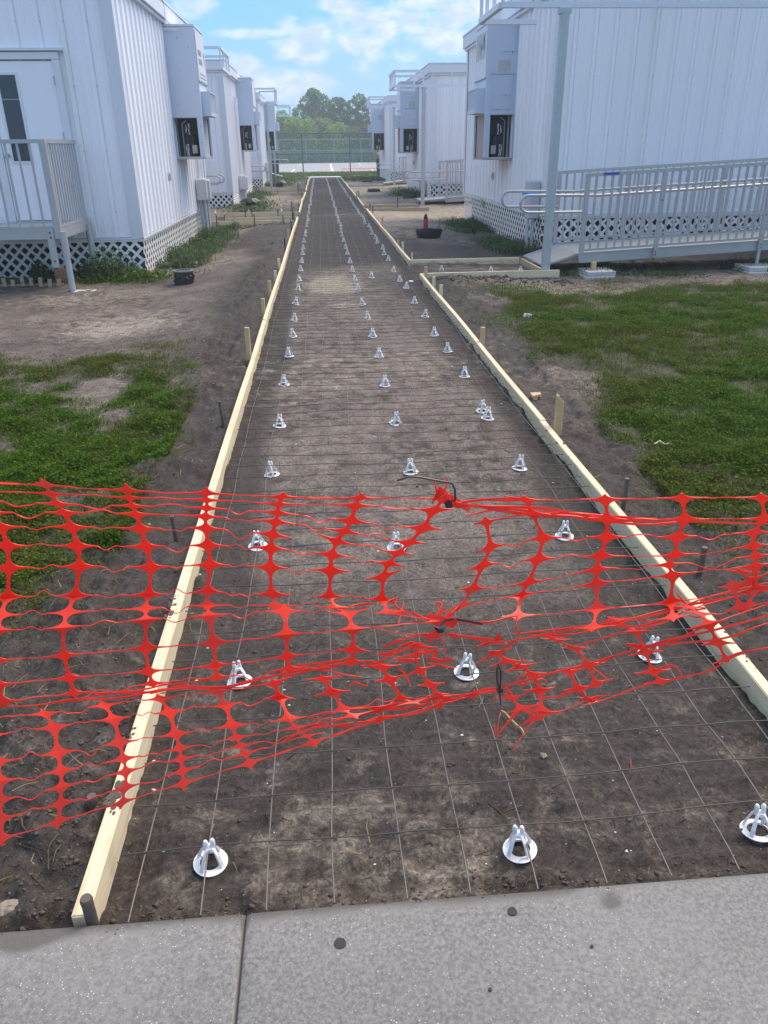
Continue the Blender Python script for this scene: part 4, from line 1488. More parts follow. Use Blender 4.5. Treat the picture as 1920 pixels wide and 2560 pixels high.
RR1 = ramp(1, 2.98, 3.47, 4.9, 10.62, 11.82, 0.16, 0.045, -0.12, 'long aluminium ramp with picket rails in front of the nearest right classroom')
ramp(1, 2.98, 3.75, 4.0, 24.5, 25.9, 0.12, 0.06, -0.06, 'aluminium ramp of the second right classroom', False, 1.15)
ramp(1, 3.05, 3.9, 4.0, 38.9, 40.5, 0.12, 0.06, -0.1, 'aluminium ramp of the farthest right classroom', False, 1.1)
ramp(-1, -3.25, -3.75, 3.5, 23.4, 24.5, 0.12, 0.06, -0.12, 'aluminium ramp of the second left classroom, only its handrail loops showing', False, 1.0)
ramp(-1, -3.0, -3.5, 3.5, 37.6, 38.8, 0.12, 0.06, -0.1, 'aluminium ramp of the third left classroom with its handrail loops', False, 1.1)
ramp(-1, -2.2, -2.9, 3.5, 51.0, 52.2, 0.22, 0.04, -0.1, 'farthest aluminium ramp on the left near the black bin', False, 1.05)
# blue tape on the nearest ramp's handrails and a printed tag on its rail
for (xa, xb, yy, zz) in ((2.97, 3.17, 11.785, 0.865),):
    tp = MB().tube([(xa - 0.06, yy, zz + 0.012), (xb, yy, zz + 0.012)], 0.0215, 8)
    single('blue_tape', tp, M['blue_tape'], 'light blue tape wrapped round the far handrail loop of the nearest ramp', 'tape', (xa, yy, zz), smooth=50)
tg = MB().box(3.66, 3.87, 10.62 - 0.0725, 10.62 - 0.0685, 1.135, 1.168)
single('rail_tag', tg, M['rail_tag'], 'small dark blue printed sticker on the ramp top rail', 'sticker', (3.66, 10.55, 1.135))

# concrete pads and wooden blocks under the ramp
for (p0, p1, lab) in (((3.46, 3.86), (10.26, 10.72), 'pair of white concrete pads under the low end of the ramp'), ((5.72, 6.2), (10.32, 10.8), 'white concrete pad under the ramp leg at the right edge')):
    t_ = thing('concrete_pad', lab, 'concrete pad', (p0[0], p1[0], -0.14), 'concrete pads under the ramp')
    part('lower_block', MB().box(p0[0], p0[1], p1[0], p1[1], -0.16, -0.09), M['concrete_block'], t_, bevel=0.006)
    part('upper_block', MB().box(p0[0] + 0.03, p0[1] + 0.015, p1[0] + 0.03, p1[1], -0.089, -0.03), M['concrete_block'], t_, bevel=0.006)
single('wood_block', MB().box(3.59, 3.645, 10.42, 10.50, -0.029, 0.075), M['stake_wood'], 'short orange wood block on the concrete pads under the ramp', 'wood block', (3.6, 10.45, -0.029), bevel=0.003)
lg = thing('ramp_leg', 'round aluminium ramp leg with a square foot at the right edge', 'ramp leg', (5.95, 10.6, -0.03))
part('tube', MB().tube([(5.95, 10.57, -0.018), (5.95, 10.57, 0.4)], 0.025, 10), M['alu'], lg, smooth=40)
part('foot', MB().box(5.85, 6.05, 10.5, 10.65, -0.028, -0.018), M['galv'], lg)

# landing and rails in front of the left door
ld = thing('door_landing', 'aluminium landing with picket railing in front of the left door', 'landing', (-3.36, 10.74, -0.21))
LX, LY0, LY1 = -3.36, 10.74, 12.06
part('deck', MB().box(-6.4, LX - 0.02, LY0 + 0.02, LY1, 0.545, 0.575), M['alu_deck'], ld)
part('front_beam', MB().box(-6.4, LX - 0.002, LY0 - 0.02, LY0 + 0.018, 0.47, 0.60).box(-6.4, LX - 0.09, LY0 - 0.027, LY0 - 0.0202, 0.57, 0.60), M['alu'], ld)
part('side_beam', MB().box(LX - 0.019, LX + 0.02, LY0 + 0.019, LY1, 0.47, 0.60), M['alu'], ld)
part('top_rail', MB().box(-6.4, LX - 0.03, LY0 - 0.02, LY0 + 0.02, 1.585, 1.63), M['alu'], ld)
part('top_rail', MB().box(LX - 0.02, LX + 0.02, LY0 + 0.05, LY1, 1.585, 1.63), M['alu'], ld)
part('bottom_rail', MB().box(-6.4, LX - 0.03, LY0 - 0.018, LY0 + 0.018, 0.603, 0.632), M['alu'], ld)
part('bottom_rail', MB().box(LX - 0.018, LX + 0.018, LY0 + 0.05, LY1, 0.603, 0.632), M['alu'], ld)
part('corner_post', MB().box(LX - 0.06, LX + 0.024, LY0 - 0.026, LY0 + 0.048, 0.47, 1.632), M['alu'], ld, bevel=0.004)
pk = MB().box(-0.012, 0.012, -0.009, 0.009, 0.633, 1.584).mesh('picket', M['alu'])
k = 0
xx = LX - 0.18
while xx > -6.3:
    inst('picket', pk, ld, (xx - LX, 0, 0.21))
    xx -= 0.145
yy = LY0 + 0.12
while yy < LY1 - 0.02:
    inst('picket', pk, ld, (0, yy - LY0, 0.21), (0, 0, math.pi / 2))
    yy += 0.105
for (yy, top) in ((LY0 + 0.0, 0.6), (LY1 - 0.12, 0.52)):
    lg_ = part('leg', MB().tube([(LX + 0.035, yy, -0.3), (LX + 0.035, yy, 0.25)], 0.04, 12), M['galv'], ld, smooth=40)
    part('leg_sleeve', MB().tube([(LX + 0.035, yy, 0.24), (LX + 0.035, yy, 0.56)], 0.047, 12), M['alu'], ld, smooth=40)
bk = MB().box(-3.72 + 0.2, -3.60 + 0.2 - 0.03, LY0 - 0.036, LY0 - 0.0205, 0.12, 0.60)
part('stair_bracket', bk, M['alu'], ld, bevel=0.002)
bb = MB()
for zz in (0.55, 0.49, 0.2):
    bb.sphere((-3.475, LY0 - 0.038, zz), 0.014, 6)
part('bracket_bolts', bb, M['steel_stake'], ld, kind='stuff')
gt = thing('floor_pad', 'flat pale pad on the dirt at the foot of the landing leg', 'pad', (-3.1, 10.65, -0.2))
part('slab', MB().box(-3.28, -3.02, 10.56, 10.76, -0.215, -0.172), M['concrete_block'], gt, bevel=0.006)
gt = thing('floor_pad', 'pale pad under the rear leg of the left landing, in the weeds', 'pad', (-3.33, 11.95, -0.2))
part('slab', MB().box(-3.5, -3.12, 11.72, 12.02, -0.25, -0.175), M['concrete_block'], gt, bevel=0.006)
# short boards leaning in a row under the landing
gp = thing('duckboard', 'row of short wooden slats on the ground under the left landing', 'duckboard', (-4.6, 11.35, -0.2))
part('rail', MB().box(-6.2, -3.62, 11.30, 11.34, -0.2, -0.165), M['lumber_old'], gp)
sm = MB().box(-0.025, 0.025, 0, 0.03, -0.17, -0.02).mesh('slat', M['lumber_old'], bevel=0.003)
xx = -3.66
while xx > -6.1:
    inst('slat', sm, gp, (xx + 4.6, -0.07 + random.uniform(-0.01, 0.01), 0.14 + random.uniform(-0.02, 0.01)), (rad(random.uniform(-14, -4)), rad(random.uniform(-9, 3)), 0))
    xx -= 0.125
t_ = MB().box(-3.74, -3.52, 11.38, 11.43, -0.2, 0.02)
single('paper_bag', t_, M['terracotta'], 'crumpled brown paper bag beside the landing leg', 'bag', (-3.63, 11.4, -0.2), bevel=0.015)
# ------------------------------------------------------------------ form boards
board_n = 0


def board(x0, y0, x1, y1, label, mat='lumber', z=0.0, dz=0.0, along='y'):
    """a 2x4 on edge; x0..x1 is its thickness and y0..y1 its length (or the other way round for along='x')"""
    jit = random.Random(label)
    jx, jz = jit.uniform(-0.003, 0.003), jit.uniform(-0.003, 0.002)
    if along == 'y':
        y0, y1 = y0 + 0.002, y1 - 0.002
    c = ((x0 + x1) / 2 + (jx if along == 'y' else 0), (y0 + y1) / 2 + (jx if along == 'x' else 0), z - 0.09 + jz)
    o_ = None
    mb_ = MB()
    if along == 'y':
        L, T = (y1 - y0), (x1 - x0)
    else:
        L, T = (x1 - x0), (y1 - y0)
    n_ = max(2, int(L / 0.4))
    vs, fs = [], []
    ph = random.uniform(0, 6)
    for k in range(n_ + 1):
        s_ = -L / 2 + L * k / n_
        wob = 0.004 * math.sin(s_ * 1.3 + ph)
        zo = dz * (k / n_ - 0.5) + 0.002 * math.sin(s_ * 2.1 + ph)
        for (tx, tz) in ((-T / 2, 0), (T / 2, 0), (T / 2, 0.089), (-T / 2, 0.089)):
            vs.append((tx + wob, s_, tz + zo))
    for k in range(n_):
        for q in range(4):
            q2 = (q + 1) % 4
            fs.append((k * 4 + q, k * 4 + q2, k * 4 + 4 + q2, k * 4 + 4 + q))
    fs += [(3, 2, 1, 0), (n_ * 4, n_ * 4 + 1, n_ * 4 + 2, n_ * 4 + 3)]
    mb_.add(vs, fs)
    me = bpy.data.meshes.new('form_board')
    me.from_pydata(mb_.v, [], mb_.f)
    bm_ = bmesh.new()
    bm_.from_mesh(me)
    ed = [e for e in bm_.edges if abs(e.verts[0].co.y - e.verts[1].co.y) > 0.05 or e.is_boundary or len(e.link_faces) == 2 and abs(e.calc_face_angle(0)) > 1.0]
    bmesh.ops.bevel(bm_, geom=ed, offset=0.003, segments=2, affect='EDGES')
    bm_.normal_update()
    bm_.to_mesh(me)
    bm_.free()
    me.materials.append(M[mat])
    o_ = link(bpy.data.objects.new('form_board', me))
    o_.location = c
    if along == 'x':
        o_.rotation_euler = (0, 0, math.pi / 2)
    tag(o_, label, 'form board', 'lumber form boards around the new path')
    return o_


LB = [(1.155, 6.0, 'first left form board, starting at the sidewalk with a dark mud smear'), (6.003, 10.9, 'second left form board with three wooden stakes beside it'),
      (10.903, 15.8, 'third left form board with black steel pins beside it'), (15.803, 20.31, 'fourth left form board ending at the left branch'),
      (21.79, 26.6, 'left form board starting just past the first left branch'), (26.603, 32.65, 'crooked left form board before the far left branch'),
      (33.95, 38.9, 'far left form board after the second left branch'), (38.903, 44.5, 'second last left form board far down the path'), (44.503, 50.15, 'last left form board at the far end of the path')]
for i, (a, b_, lab) in enumerate(LB):
    o = board(-0.60, a, -0.562, b_, lab, dz=0.0)
    if i > 3:
        o.rotation_euler = (random.uniform(-0.002, 0.002), random.uniform(-0.05, 0.05), random.uniform(-0.012, 0.012))
RB = [(1.2, 4.28, 'nearest right form board under the orange net'), (4.283, 10.31, 'long right form board ending at the branch to the ramp'),
      (11.69, 16.6, 'right form board starting at the far side of the ramp branch'), (16.603, 22.7, 'right form board beside the red can'),
      (24.1, 29.2, 'right form board just past the second right branch'), (29.203, 34.6, 'far right form board two thirds down the path'), (34.603, 42.0, 'second last right form board far down the path'),
      (42.003, 50.15, 'last right form board at the far end of the path')]
for i, (a, b_, lab) in enumerate(RB):
    o = board(1.25, a, 1.288, b_, lab)
    if i > 2:
        o.rotation_euler = (random.uniform(-0.002, 0.002), random.uniform(-0.04, 0.04), random.uniform(-0.006, 0.006))
# branch to the near right ramp
board(1.292, 10.32, 2.10, 10.358, 'short near form board of the ramp branch', along='x')
board(2.103, 10.325, 3.12, 10.363, 'near form board of the ramp branch beside the canopy post', along='x')
board(1.25, 11.65, 2.90, 11.688, 'far form board of the branch to the right ramp', along='x')
o = board(2.90, 10.38, 2.938, 11.60, 'cross board closing the branch at the toe of the ramp', 'lumber_old')
# branch to the second right ramp
board(1.292, 22.68, 3.0, 22.718, 'near form board of the second right branch', 'lumber_old', along='x')
board(1.292, 24.06, 2.9, 24.098, 'far form board of the second right branch', 'lumber_old', along='x')
board(1.292, 38.0, 3.2, 38.038, 'form board of the farthest right branch', 'lumber_old', along='x')
# first left branch
board(-2.35, 20.27, -0.602, 20.308, 'near form board of the first left branch', 'lumber', along='x')
board(-2.60, 19.75, -0.66, 19.788, 'low form board lying just before the first left branch', 'lumber', z=-0.045, along='x')
board(-2.66, 21.78, -0.602, 21.818, 'far form board of the first left branch', 'lumber', along='x', z=0.01)
board(-2.66, 21.30, -0.66, 21.338, 'second far board inside the first left branch', 'lumber_old', along='x', z=-0.05)
# second left branch
board(-2.5, 32.66, -0.602, 32.698, 'near form board of the second left branch', 'lumber', along='x')
board(-2.5, 33.9, -0.602, 33.938, 'far form board of the second left branch', 'lumber_old', along='x')

# nail heads in the near boards
nl = MB()
for (x, y) in ((348, 1754), (545, 1118), (1366, 1076), (1392, 1107), (1410, 1108)):
    p = atz(x, y, 0.0)
    nl.tube([(p[0], p[1], -0.004), (p[0], p[1], 0.004)], 0.006, 8)
nl_o = link(bpy.data.objects.new('nail_heads', nl.mesh('nail_heads', M['steel_stake'])))
tag(nl_o, 'dark nail heads in the tops of the near form boards', 'nails', kind='stuff')
# stickers of mud on the left board: lumps of real soil
random.seed(21)
md = MB()
for (x, y, n_, s_) in ((432, 1500, 16, 0.006), (427, 1530, 18, 0.008), (422, 1560, 4, 0.004), (312, 1855, 6, 0.005), (280, 1995, 18, 0.008), (276, 2010, 10, 0.006), (284, 2030, 4, 0.004), (330, 1830, 5, 0.004), (1830, 1590, 10, 0.006), (1860, 1640, 4, 0.004), (545, 1000, 6, 0.006), (660, 800, 8, 0.006)):
    p = atz(x, y, 0.0)
    for k in range(n_):
        q = (p[0] + random.gauss(0, s_ * 1.3), p[1] + random.gauss(0, s_ * 3.2), 0.0005)
        md.sphere(q, s_ * random.uniform(0.5, 1.2), 6, (1, 1.3, 0.22), 0.2)
mo = link(bpy.data.objects.new('mud_smears', md.mesh('mud_smears', M['clod'])))
tag(mo, 'smears of dark mud stuck on the form boards', 'mud', kind='stuff')


# ------------------------------------------------------------------ stakes
def wood_stake(x, y, ztop, label, w=0.036, t=0.03, tilt=(0, 0), broken=False):
    b_ = (x, y, -0.16)
    mb_ = MB()
    h = ztop + 0.16
    if broken:
        mb_.hexa([(-w / 2, -t / 2, 0), (w / 2, -t / 2, 0), (w / 2, t / 2, 0), (-w / 2, t / 2, 0), (-w / 2, -t / 2, h), (w / 2, -t / 2, h - 0.045), (w / 2, t / 2, h - 0.05), (-w / 2, t / 2, h - 0.012)])
        mb_.add([(-w / 2, -t / 2, h - 0.012), (-w / 2 - 0.007, -t / 2 - 0.004, h - 0.004), (-w / 2, 0, h + 0.006), (-w * 0.1, -t * 0.2, h - 0.01)], [(0, 1, 2), (0, 2, 3)])
    else:
        mb_.box(-w / 2, w / 2, -t / 2, t / 2, 0, h)
    o_ = link(bpy.data.objects.new('wood_stake', mb_.mesh('wood_stake', M['stake_wood'] if random.random() < 0.6 else M['lumber'], bevel=0.002)))
    o_.location = b_
    o_.rotation_euler = (tilt[0], tilt[1], random.uniform(-0.1, 0.1))
    tag(o_, label, 'wooden stake', 'wooden stakes holding the form boards')
    return o_


def pin_stake(x, y, ztop, label, r=0.011, mat='black_steel', tilt=(0, 0), head=False):
    h = ztop + 0.2
    mb_ = MB()
    if head:
        mb_.lathe([(0, h + 0.003), (r * 0.9, h + 0.003), (r * 1.08, h - 0.004), (r * 1.05, h - 0.012), (r, h - 0.02), (r, 0)], n=14)
    else:
        mb_.tube([(0, 0, 0), (0, 0, h)], r, 10)
    o_ = link(bpy.data.objects.new('steel_stake', mb_.mesh('steel_stake', M[mat], smooth=50)))
    o_.location = (x, y, -0.2)
    o_.rotation_euler = (tilt[0], tilt[1], 0)
    tag(o_, label, 'steel stake', 'steel pins driven beside the form boards')
    return o_


def at_line(px, py, X):
    p = atx(px, py, X)
    return p[1], p[2]


random.seed(4)
for (x, y, yb, side, lab, kw) in ((630, 818, 886, -1, 'tall pale wooden stake beside the second left form board', {}), (659, 746, 778, -1, 'orange brown wooden stake beside the left form board', {}),
                        (676, 702, 731, -1, 'wooden stake beyond the orange brown one on the left', {}), (693, 676, 691, -1, 'short wooden stake on the left near the pale sand patch', {}), (700, 646, 664, -1, 'wooden stake on the left, level with the sand patch', {}),
                        (726, 574, 596, -1, 'pale wooden stake between the black pins on the left', {}), (755, 493, 506, -1, 'wooden stake at the bend of the far left boards', {}),
                        (1201, 818, 852, 1, 'wooden stake halfway along the long right form board', {}), (1097, 712, 732, 1, 'wooden stake third from the ramp branch corner', {}),
                        (1077, 692, 711, 1, 'wooden stake second from the ramp branch corner', {}), (1061, 666, 688, 1, 'orange wooden stake at the near corner of the ramp branch', {}),
                        (1021, 632, 648, 1, 'left one of a pair of thin stakes at the far corner of the ramp branch', {'w': 0.018}), (1027, 632, 648, 1, 'right one of a pair of thin stakes at the far corner of the ramp branch', {'w': 0.018}),
                        (1000, 605, 621, 1, 'wooden stake with a nailed top beyond the ramp branch', {}), (988, 600, 608, 1, 'low wooden stake top beyond the ramp branch', {}), (951, 543, 562, 1, 'wooden stake on the right beside the red can', {}), (907, 495, 512, 1, 'pale wooden stake at the second right branch', {})):
    # the foot shows where the board's outer top edge cuts it off
    q = atz(x, yb, 0.0)
    t = aty(x, y, q[1])
    X = min(q[0], -0.622) if side < 0 else max(q[0], 1.312)
    wood_stake(X, q[1], t[2], lab, **kw)
q = atz(1394, 1088, -0.07)
t = aty(1393, 984, q[1])
wood_stake(q[0], q[1], t[2], 'tall split wooden stake standing away from the right form board', 0.042, 0.034, (0.02, -0.02), True)
p = atz(1336, 990, -0.03)
sp = MB()
sp.box(p[0] - 0.015, p[0] + 0.015, p[1] - 0.03, p[1] + 0.03, -0.13, -0.03)
sp.hexa([(p[0] - 0.02, p[1] - 0.035, -0.03), (p[0] + 0.045, p[1] - 0.02, -0.028), (p[0] + 0.045, p[1] + 0.02, -0.026), (p[0] - 0.02, p[1] + 0.035, -0.028), (p[0] - 0.02, p[1] - 0.035, -0.018), (p[0] + 0.04, p[1] - 0.02, -0.012), (p[0] + 0.04, p[1] + 0.02, -0.01), (p[0] - 0.02, p[1] + 0.035, -0.016)])
single('wood_stake', sp, M['stake_wood'], 'mushroomed orange stump of a stake just beyond the split stake', 'wooden stake', tuple(p), 'wooden stakes holding the form boards')
x_, y_, z_ = -0.545, 1.158, 0.075
p = aty(217, 2240, 1.162)
pin_stake(p[0], 1.163, p[2], 'thick round steel stake at the sidewalk end of the left form board', 0.0125, 'steel_stake', (0.03, 0.0), True)
p = aty(225, 1992, 1.50)
pin_stake(p[0], 1.50, p[2], 'rusty round steel stake left of the first form board, under the net', 0.0125, 'steel_stake', (0.0, 0.02), True)
for (x, y, X, lab) in ((437, 1290, -0.68, 'leaning rusty steel stake behind the net left of the form board'), (555, 1003, -0.65, 'thin rusty steel stake beside the grass on the left'), (617, 900, -0.63, 'short rusty stake tip by the end of the first left board')):
    yy, zz = at_line(x, y, X)
    pin_stake(X, yy, zz, lab, 0.010, 'steel_stake', (0.0, -0.05))
for (x, y, X, lab) in ((1568, 1196, 1.36, 'rusty square topped stake right of the form board above the net'), (1762, 1368, 1.44, 'rusty steel stake behind the net right of the form board')):
    yy, zz = at_line(x, y, X)
    pin_stake(X, yy, zz, lab, 0.011, 'steel_stake')
for (x, y, X, lab) in ((711, 596, -0.63, 'black steel pin by the dark soil, nearest of the row'), (719, 576, -0.63, 'black steel pin behind the nearest one'), (727, 551, -0.64, 'black steel pin before the left branch corner'),
                       (729, 503, -0.7, 'tallest black steel pin at the first left branch'), (734, 530, -0.66, 'black steel pin at the near corner of the first left branch'), (745, 513, -0.62, 'black steel pin at the far corner of the first left branch'),
                       (754, 472, -0.64, 'black steel pin past the second left branch'), (766, 450, -0.66, 'black steel pin far along the left boards'), (774, 441, -0.7, 'black steel pin near the far left end of the path')):
    yy, zz = at_line(x, y, X)
    pin_stake(X, yy, zz, lab, 0.011)
for (x, y, Y, lab) in ((540, 536, 19.7, 'black pin at the left end of the first left branch'), (635, 536, 19.7, 'black pin in the middle of the first left branch'), (707, 538, 19.7, 'black pin at the right part of the first left branch'),
                       (561, 537, 20.4, 'short black pin inside the first left branch'), (612, 518, 21.2, 'black pin left of the far board of the first left branch'), (629, 521, 21.2, 'leaning black pin at the far board of the first left branch'), (694, 523, 21.2, 'black pin right along the far board of the first left branch'),
                       (637, 464, 32.6, 'black pin at the left end of the second left branch'), (641, 463, 33.8, 'second black pin at the left end of the second left branch'), (694, 474, 32.6, 'short black pin in the middle of the second left branch'), (744, 457, 32.6, 'black pin at the right end of the second left branch'), (747, 459, 33.2, 'black pin just right of the pin at the second left branch end')):
    p = aty(x, y, Y)
    pin_stake(p[0], Y, p[2], lab, 0.012)
for (x, y, Y, lab) in ((925, 509, 22.9, 'black pin at the near corner of the second right branch'), (994, 494, 22.9, 'tall black pin at the middle of the second right branch'), (932, 516, 22.2, 'dark pin just before the second right branch'), (892, 478, 27.0, 'dark pin along the far right boards'), (897, 477, 28.0, 'second dark pin along the far right boards'),
                       (862, 440, 47.0, 'dark pin near the far right end of the path')):
    p = aty(x, y, Y)
    pin_stake(p[0], Y, p[2], lab, 0.013)

# ------------------------------------------------------------------ reinforcing wire mesh
WX = [-0.485 + 0.1524 * k for k in range(12)]


def wire_z(x, y):
    return -0.034 + 0.014 * (fbm(np.array(x) * 2.2, np.array(y) * 1.6, 131, 3) - 0.5) * 2 + 0.007 * (fbm(np.array(x) * 7.0, np.array(y) * 6.0, 137, 2) - 0.5) * 2


wm = thing('wire_mesh', 'rusty steel wire mesh laid over the earth between the form boards', 'wire mesh', (0.34, 1.16, -0.03))
NPART = 300
rest = MB()
for k, X in enumerate(WX):
    yv = [1.17]
    while yv[-1] < 49.9:
        yv.append(yv[-1] + max(0.05, 0.03 * yv[-1]))
    yv = np.array(yv)
    xs_ = X + 0.018 * (fbm(yv * 1.4, yv * 0 + k * 3.1, 141, 3) - 0.5) * 2 + 0.03 * (fbm(yv * 0.25, yv * 0 + k * 0.2, 143, 2) - 0.5)
    zs_ = wire_z(xs_, yv)
    zs_[0] -= 0.004
    part('long_wire', MB().tube(list(zip(xs_, yv, zs_)), 0.0020, 5), M['wire_bright'], wm, smooth=80)
yk = 1.335
cnt = 0
while yk < 50.0:
    n_ = 16 if yk < 12 else 6
    xv = np.linspace(-0.545 + random.uniform(-0.01, 0.01), 1.238 + random.uniform(-0.01, 0.01), n_)
    yv = yk + 0.014 * (fbm(xv * 1.7, xv * 0 + yk * 2.3, 151, 3) - 0.5) * 2 + random.uniform(-0.008, 0.008)
    # the photograph's wires bow upward on the right
    yv = yv + 0.02 * sstep(0.6, 1.3, xv) * (fbm(xv * 0 + yk * 0.8, xv * 0, 157, 2) + 0.2)
    zv = wire_z(xv, yv) + 0.0045
    mbw = MB().tube(list(zip(xv, yv, zv)), 0.0019, 5 if yk < 12 else 4)
    if cnt < NPART - 12:
        part('cross_wire', mbw, M['wire'], wm, smooth=80)
    else:
        rest.add(mbw.v, mbw.f)
    cnt += 1
    yk += 0.1524
part('far_cross_wires', rest, M['wire'], wm, kind='stuff')
# small piece of mesh in the ramp branch
wm2 = thing('wire_mesh', 'short piece of wire mesh in the branch to the right ramp', 'wire mesh', (2.0, 11.0, -0.04))
for yy in np.arange(10.5, 11.6, 0.1524):
    xv = np.linspace(1.3, 2.85, 12)
    part('long_wire', MB().tube([(a, yy + 0.01 * math.sin(a * 5), -0.04 + 0.012 * math.sin(a * 4 + yy * 9)) for a in xv], 0.0024, 4), M['wire'], wm2)
for xx in np.arange(1.35, 2.85, 0.1524):
    part('cross_wire', MB().tube([(xx, 10.4, -0.035), (xx + 0.01, 11.0, -0.03), (xx, 11.6, -0.02)], 0.0024, 4), M['wire'], wm2)

# ------------------------------------------------------------------ plastic rebar chairs
def ring_mesh():
    mb_ = MB()
    n_ = 24
    pr = [(0.0255, 0.0), (0.0405, 0.0), (0.0415, 0.003), (0.0255, 0.0055)]
    vs, fs = [], []
    for k in range(n_):
        a = 2 * math.pi * k / n_
        for r_, z in pr:
            vs.append((r_ * math.cos(a), r_ * math.sin(a), z))
    for k in range(n_):
        for q in range(4):
            fs.append((k * 4 + q, ((k + 1) % n_) * 4 + q, ((k + 1) % n_) * 4 + (q + 1) % 4, k * 4 + (q + 1) % 4))
    mb_.add(vs, fs)
    return mb_.mesh('base_ring', M['chair'], smooth=40)


def leg_mesh(k_=1.0):
    """leg leaning from the ring up to the clip, local +x outwards"""
    mb_ = MB()
    pts = [(0.034, 0.003, 0.0085), (0.029, 0.02, 0.0078), (0.0195, 0.042, 0.0065), (0.0098, 0.056, 0.0058)]
    vs, fs = [], []
    for x, z, w_ in pts:
        w_ = w_ * k_
        vs += [(x - 0.003, -w_, z), (x + 0.003, -w_, z), (x + 0.003, w_, z), (x - 0.003, w_, z)]
    for k in range(3):
        for q in range(4):
            fs.append((k * 4 + q, k * 4 + (q + 1) % 4, k * 4 + 4 + (q + 1) % 4, k * 4 + 4 + q))
    fs += [(3, 2, 1, 0), (12, 13, 14, 15)]
    mb_.add(vs, fs)
    return mb_.mesh('leg', M['chair'])


def prong_mesh():
    mb_ = MB()
    mb_.tube([(0.0095, 0, 0.052), (0.0085, 0, 0.064), (0.0078, 0, 0.074), (0.0085, 0, 0.080)], [0.0062, 0.0060, 0.0064, 0.0035], 8)
    return mb_.mesh('clip_prong', M['chair'], smooth=60)


RING, LEG, PRONG = ring_mesh(), leg_mesh(), prong_mesh()
THIN_LEG = leg_mesh(0.6)
col_ = MB().lathe([(0.0, 0.050), (0.0115, 0.050), (0.0105, 0.0575), (0.0, 0.0575)], n=12).mesh('clip_base', M['chair'])
far_mb = MB()
for me in (RING, col_):
    far_mb.add([tuple(v.co) for v in me.vertices], [tuple(p.vertices) for p in me.polygons])
for k in range(4):
    a = math.pi / 4 + k * math.pi / 2
    R_ = Matrix.Rotation(a, 3, 'Z')
    far_mb.add([tuple(R_ @ v.co) for v in LEG.vertices], [tuple(p.vertices) for p in LEG.polygons])
for a in (math.pi * 0.0, math.pi):
    R_ = Matrix.Rotation(a, 3, 'Z')
    far_mb.add([tuple(R_ @ v.co) for v in PRONG.vertices], [tuple(p.vertices) for p in PRONG.polygons])
FARCHAIR = far_mb.mesh('rebar_chair', M['chair'])
ORD = ['nearest', 'second', 'third', 'fourth', 'fifth', 'sixth', 'seventh', 'eighth', 'ninth', 'tenth', 'eleventh', 'twelfth', 'thirteenth', 'fourteenth', 'fifteenth', 'sixteenth']
_TEN = ['', '', 'twent', 'thirt', 'fort', 'fift', 'sixt', 'sevent', 'eight']
_ONE = ['', 'first', 'second', 'third', 'fourth', 'fifth', 'sixth', 'seventh', 'eighth', 'ninth']
_TEENS = ['tenth', 'eleventh', 'twelfth', 'thirteenth', 'fourteenth', 'fifteenth', 'sixteenth', 'seventeenth', 'eighteenth', 'nineteenth']


def ordinal(i):
    if i < len(ORD):
        return ORD[i]
    n_ = i + 1
    if n_ < 20:
        return _TEENS[n_ - 10]
    return _TEN[n_ // 10] + ('ieth' if n_ % 10 == 0 else 'y-' + _ONE[n_ % 10])


Lz = lambda a, b_: (400 + a / 2.37, 440 + b_ / 2.37)
Rz = lambda a, b_: (900 + a / 3.95, 640 + b_ / 3.95)
rows = {
    'left': [(527, 2158), (599, 1702), (645, 1368)] + [Lz(*q) for q in ((663, 1765), (708, 1475), (735, 1232), (765, 1067), (787, 950), (795, 855), (803, 757), (818, 675), (825, 618), (833, 560), (838, 510), (845, 462), (848, 430), (853, 392), (861, 356), (863, 335), (869, 300))],
    'middle': [(1299, 2133), (991, 1368), (1166, 1680)] + [Lz(*q) for q in ((1487, 1760), (1395, 1457), (1333, 1238), (1297, 1067), (1260, 952), (1227, 843), (1198, 763), (1170, 672), (1155, 620), (1138, 563), (1125, 513), (1110, 462), (1100, 428), (1088, 392), (1078, 358), (1072, 335))],
    'right': [(1893, 2080), (1624, 1640), (1411, 1338)] + [Rz(*q) for q in ((1575, 2095), (1258, 1607), (1205, 1528), (1033, 1192), (868, 935), (735, 783), (643, 598), (537, 468), (455, 318), (393, 243), (330, 155), (280, 42))],
}
random.seed(9)
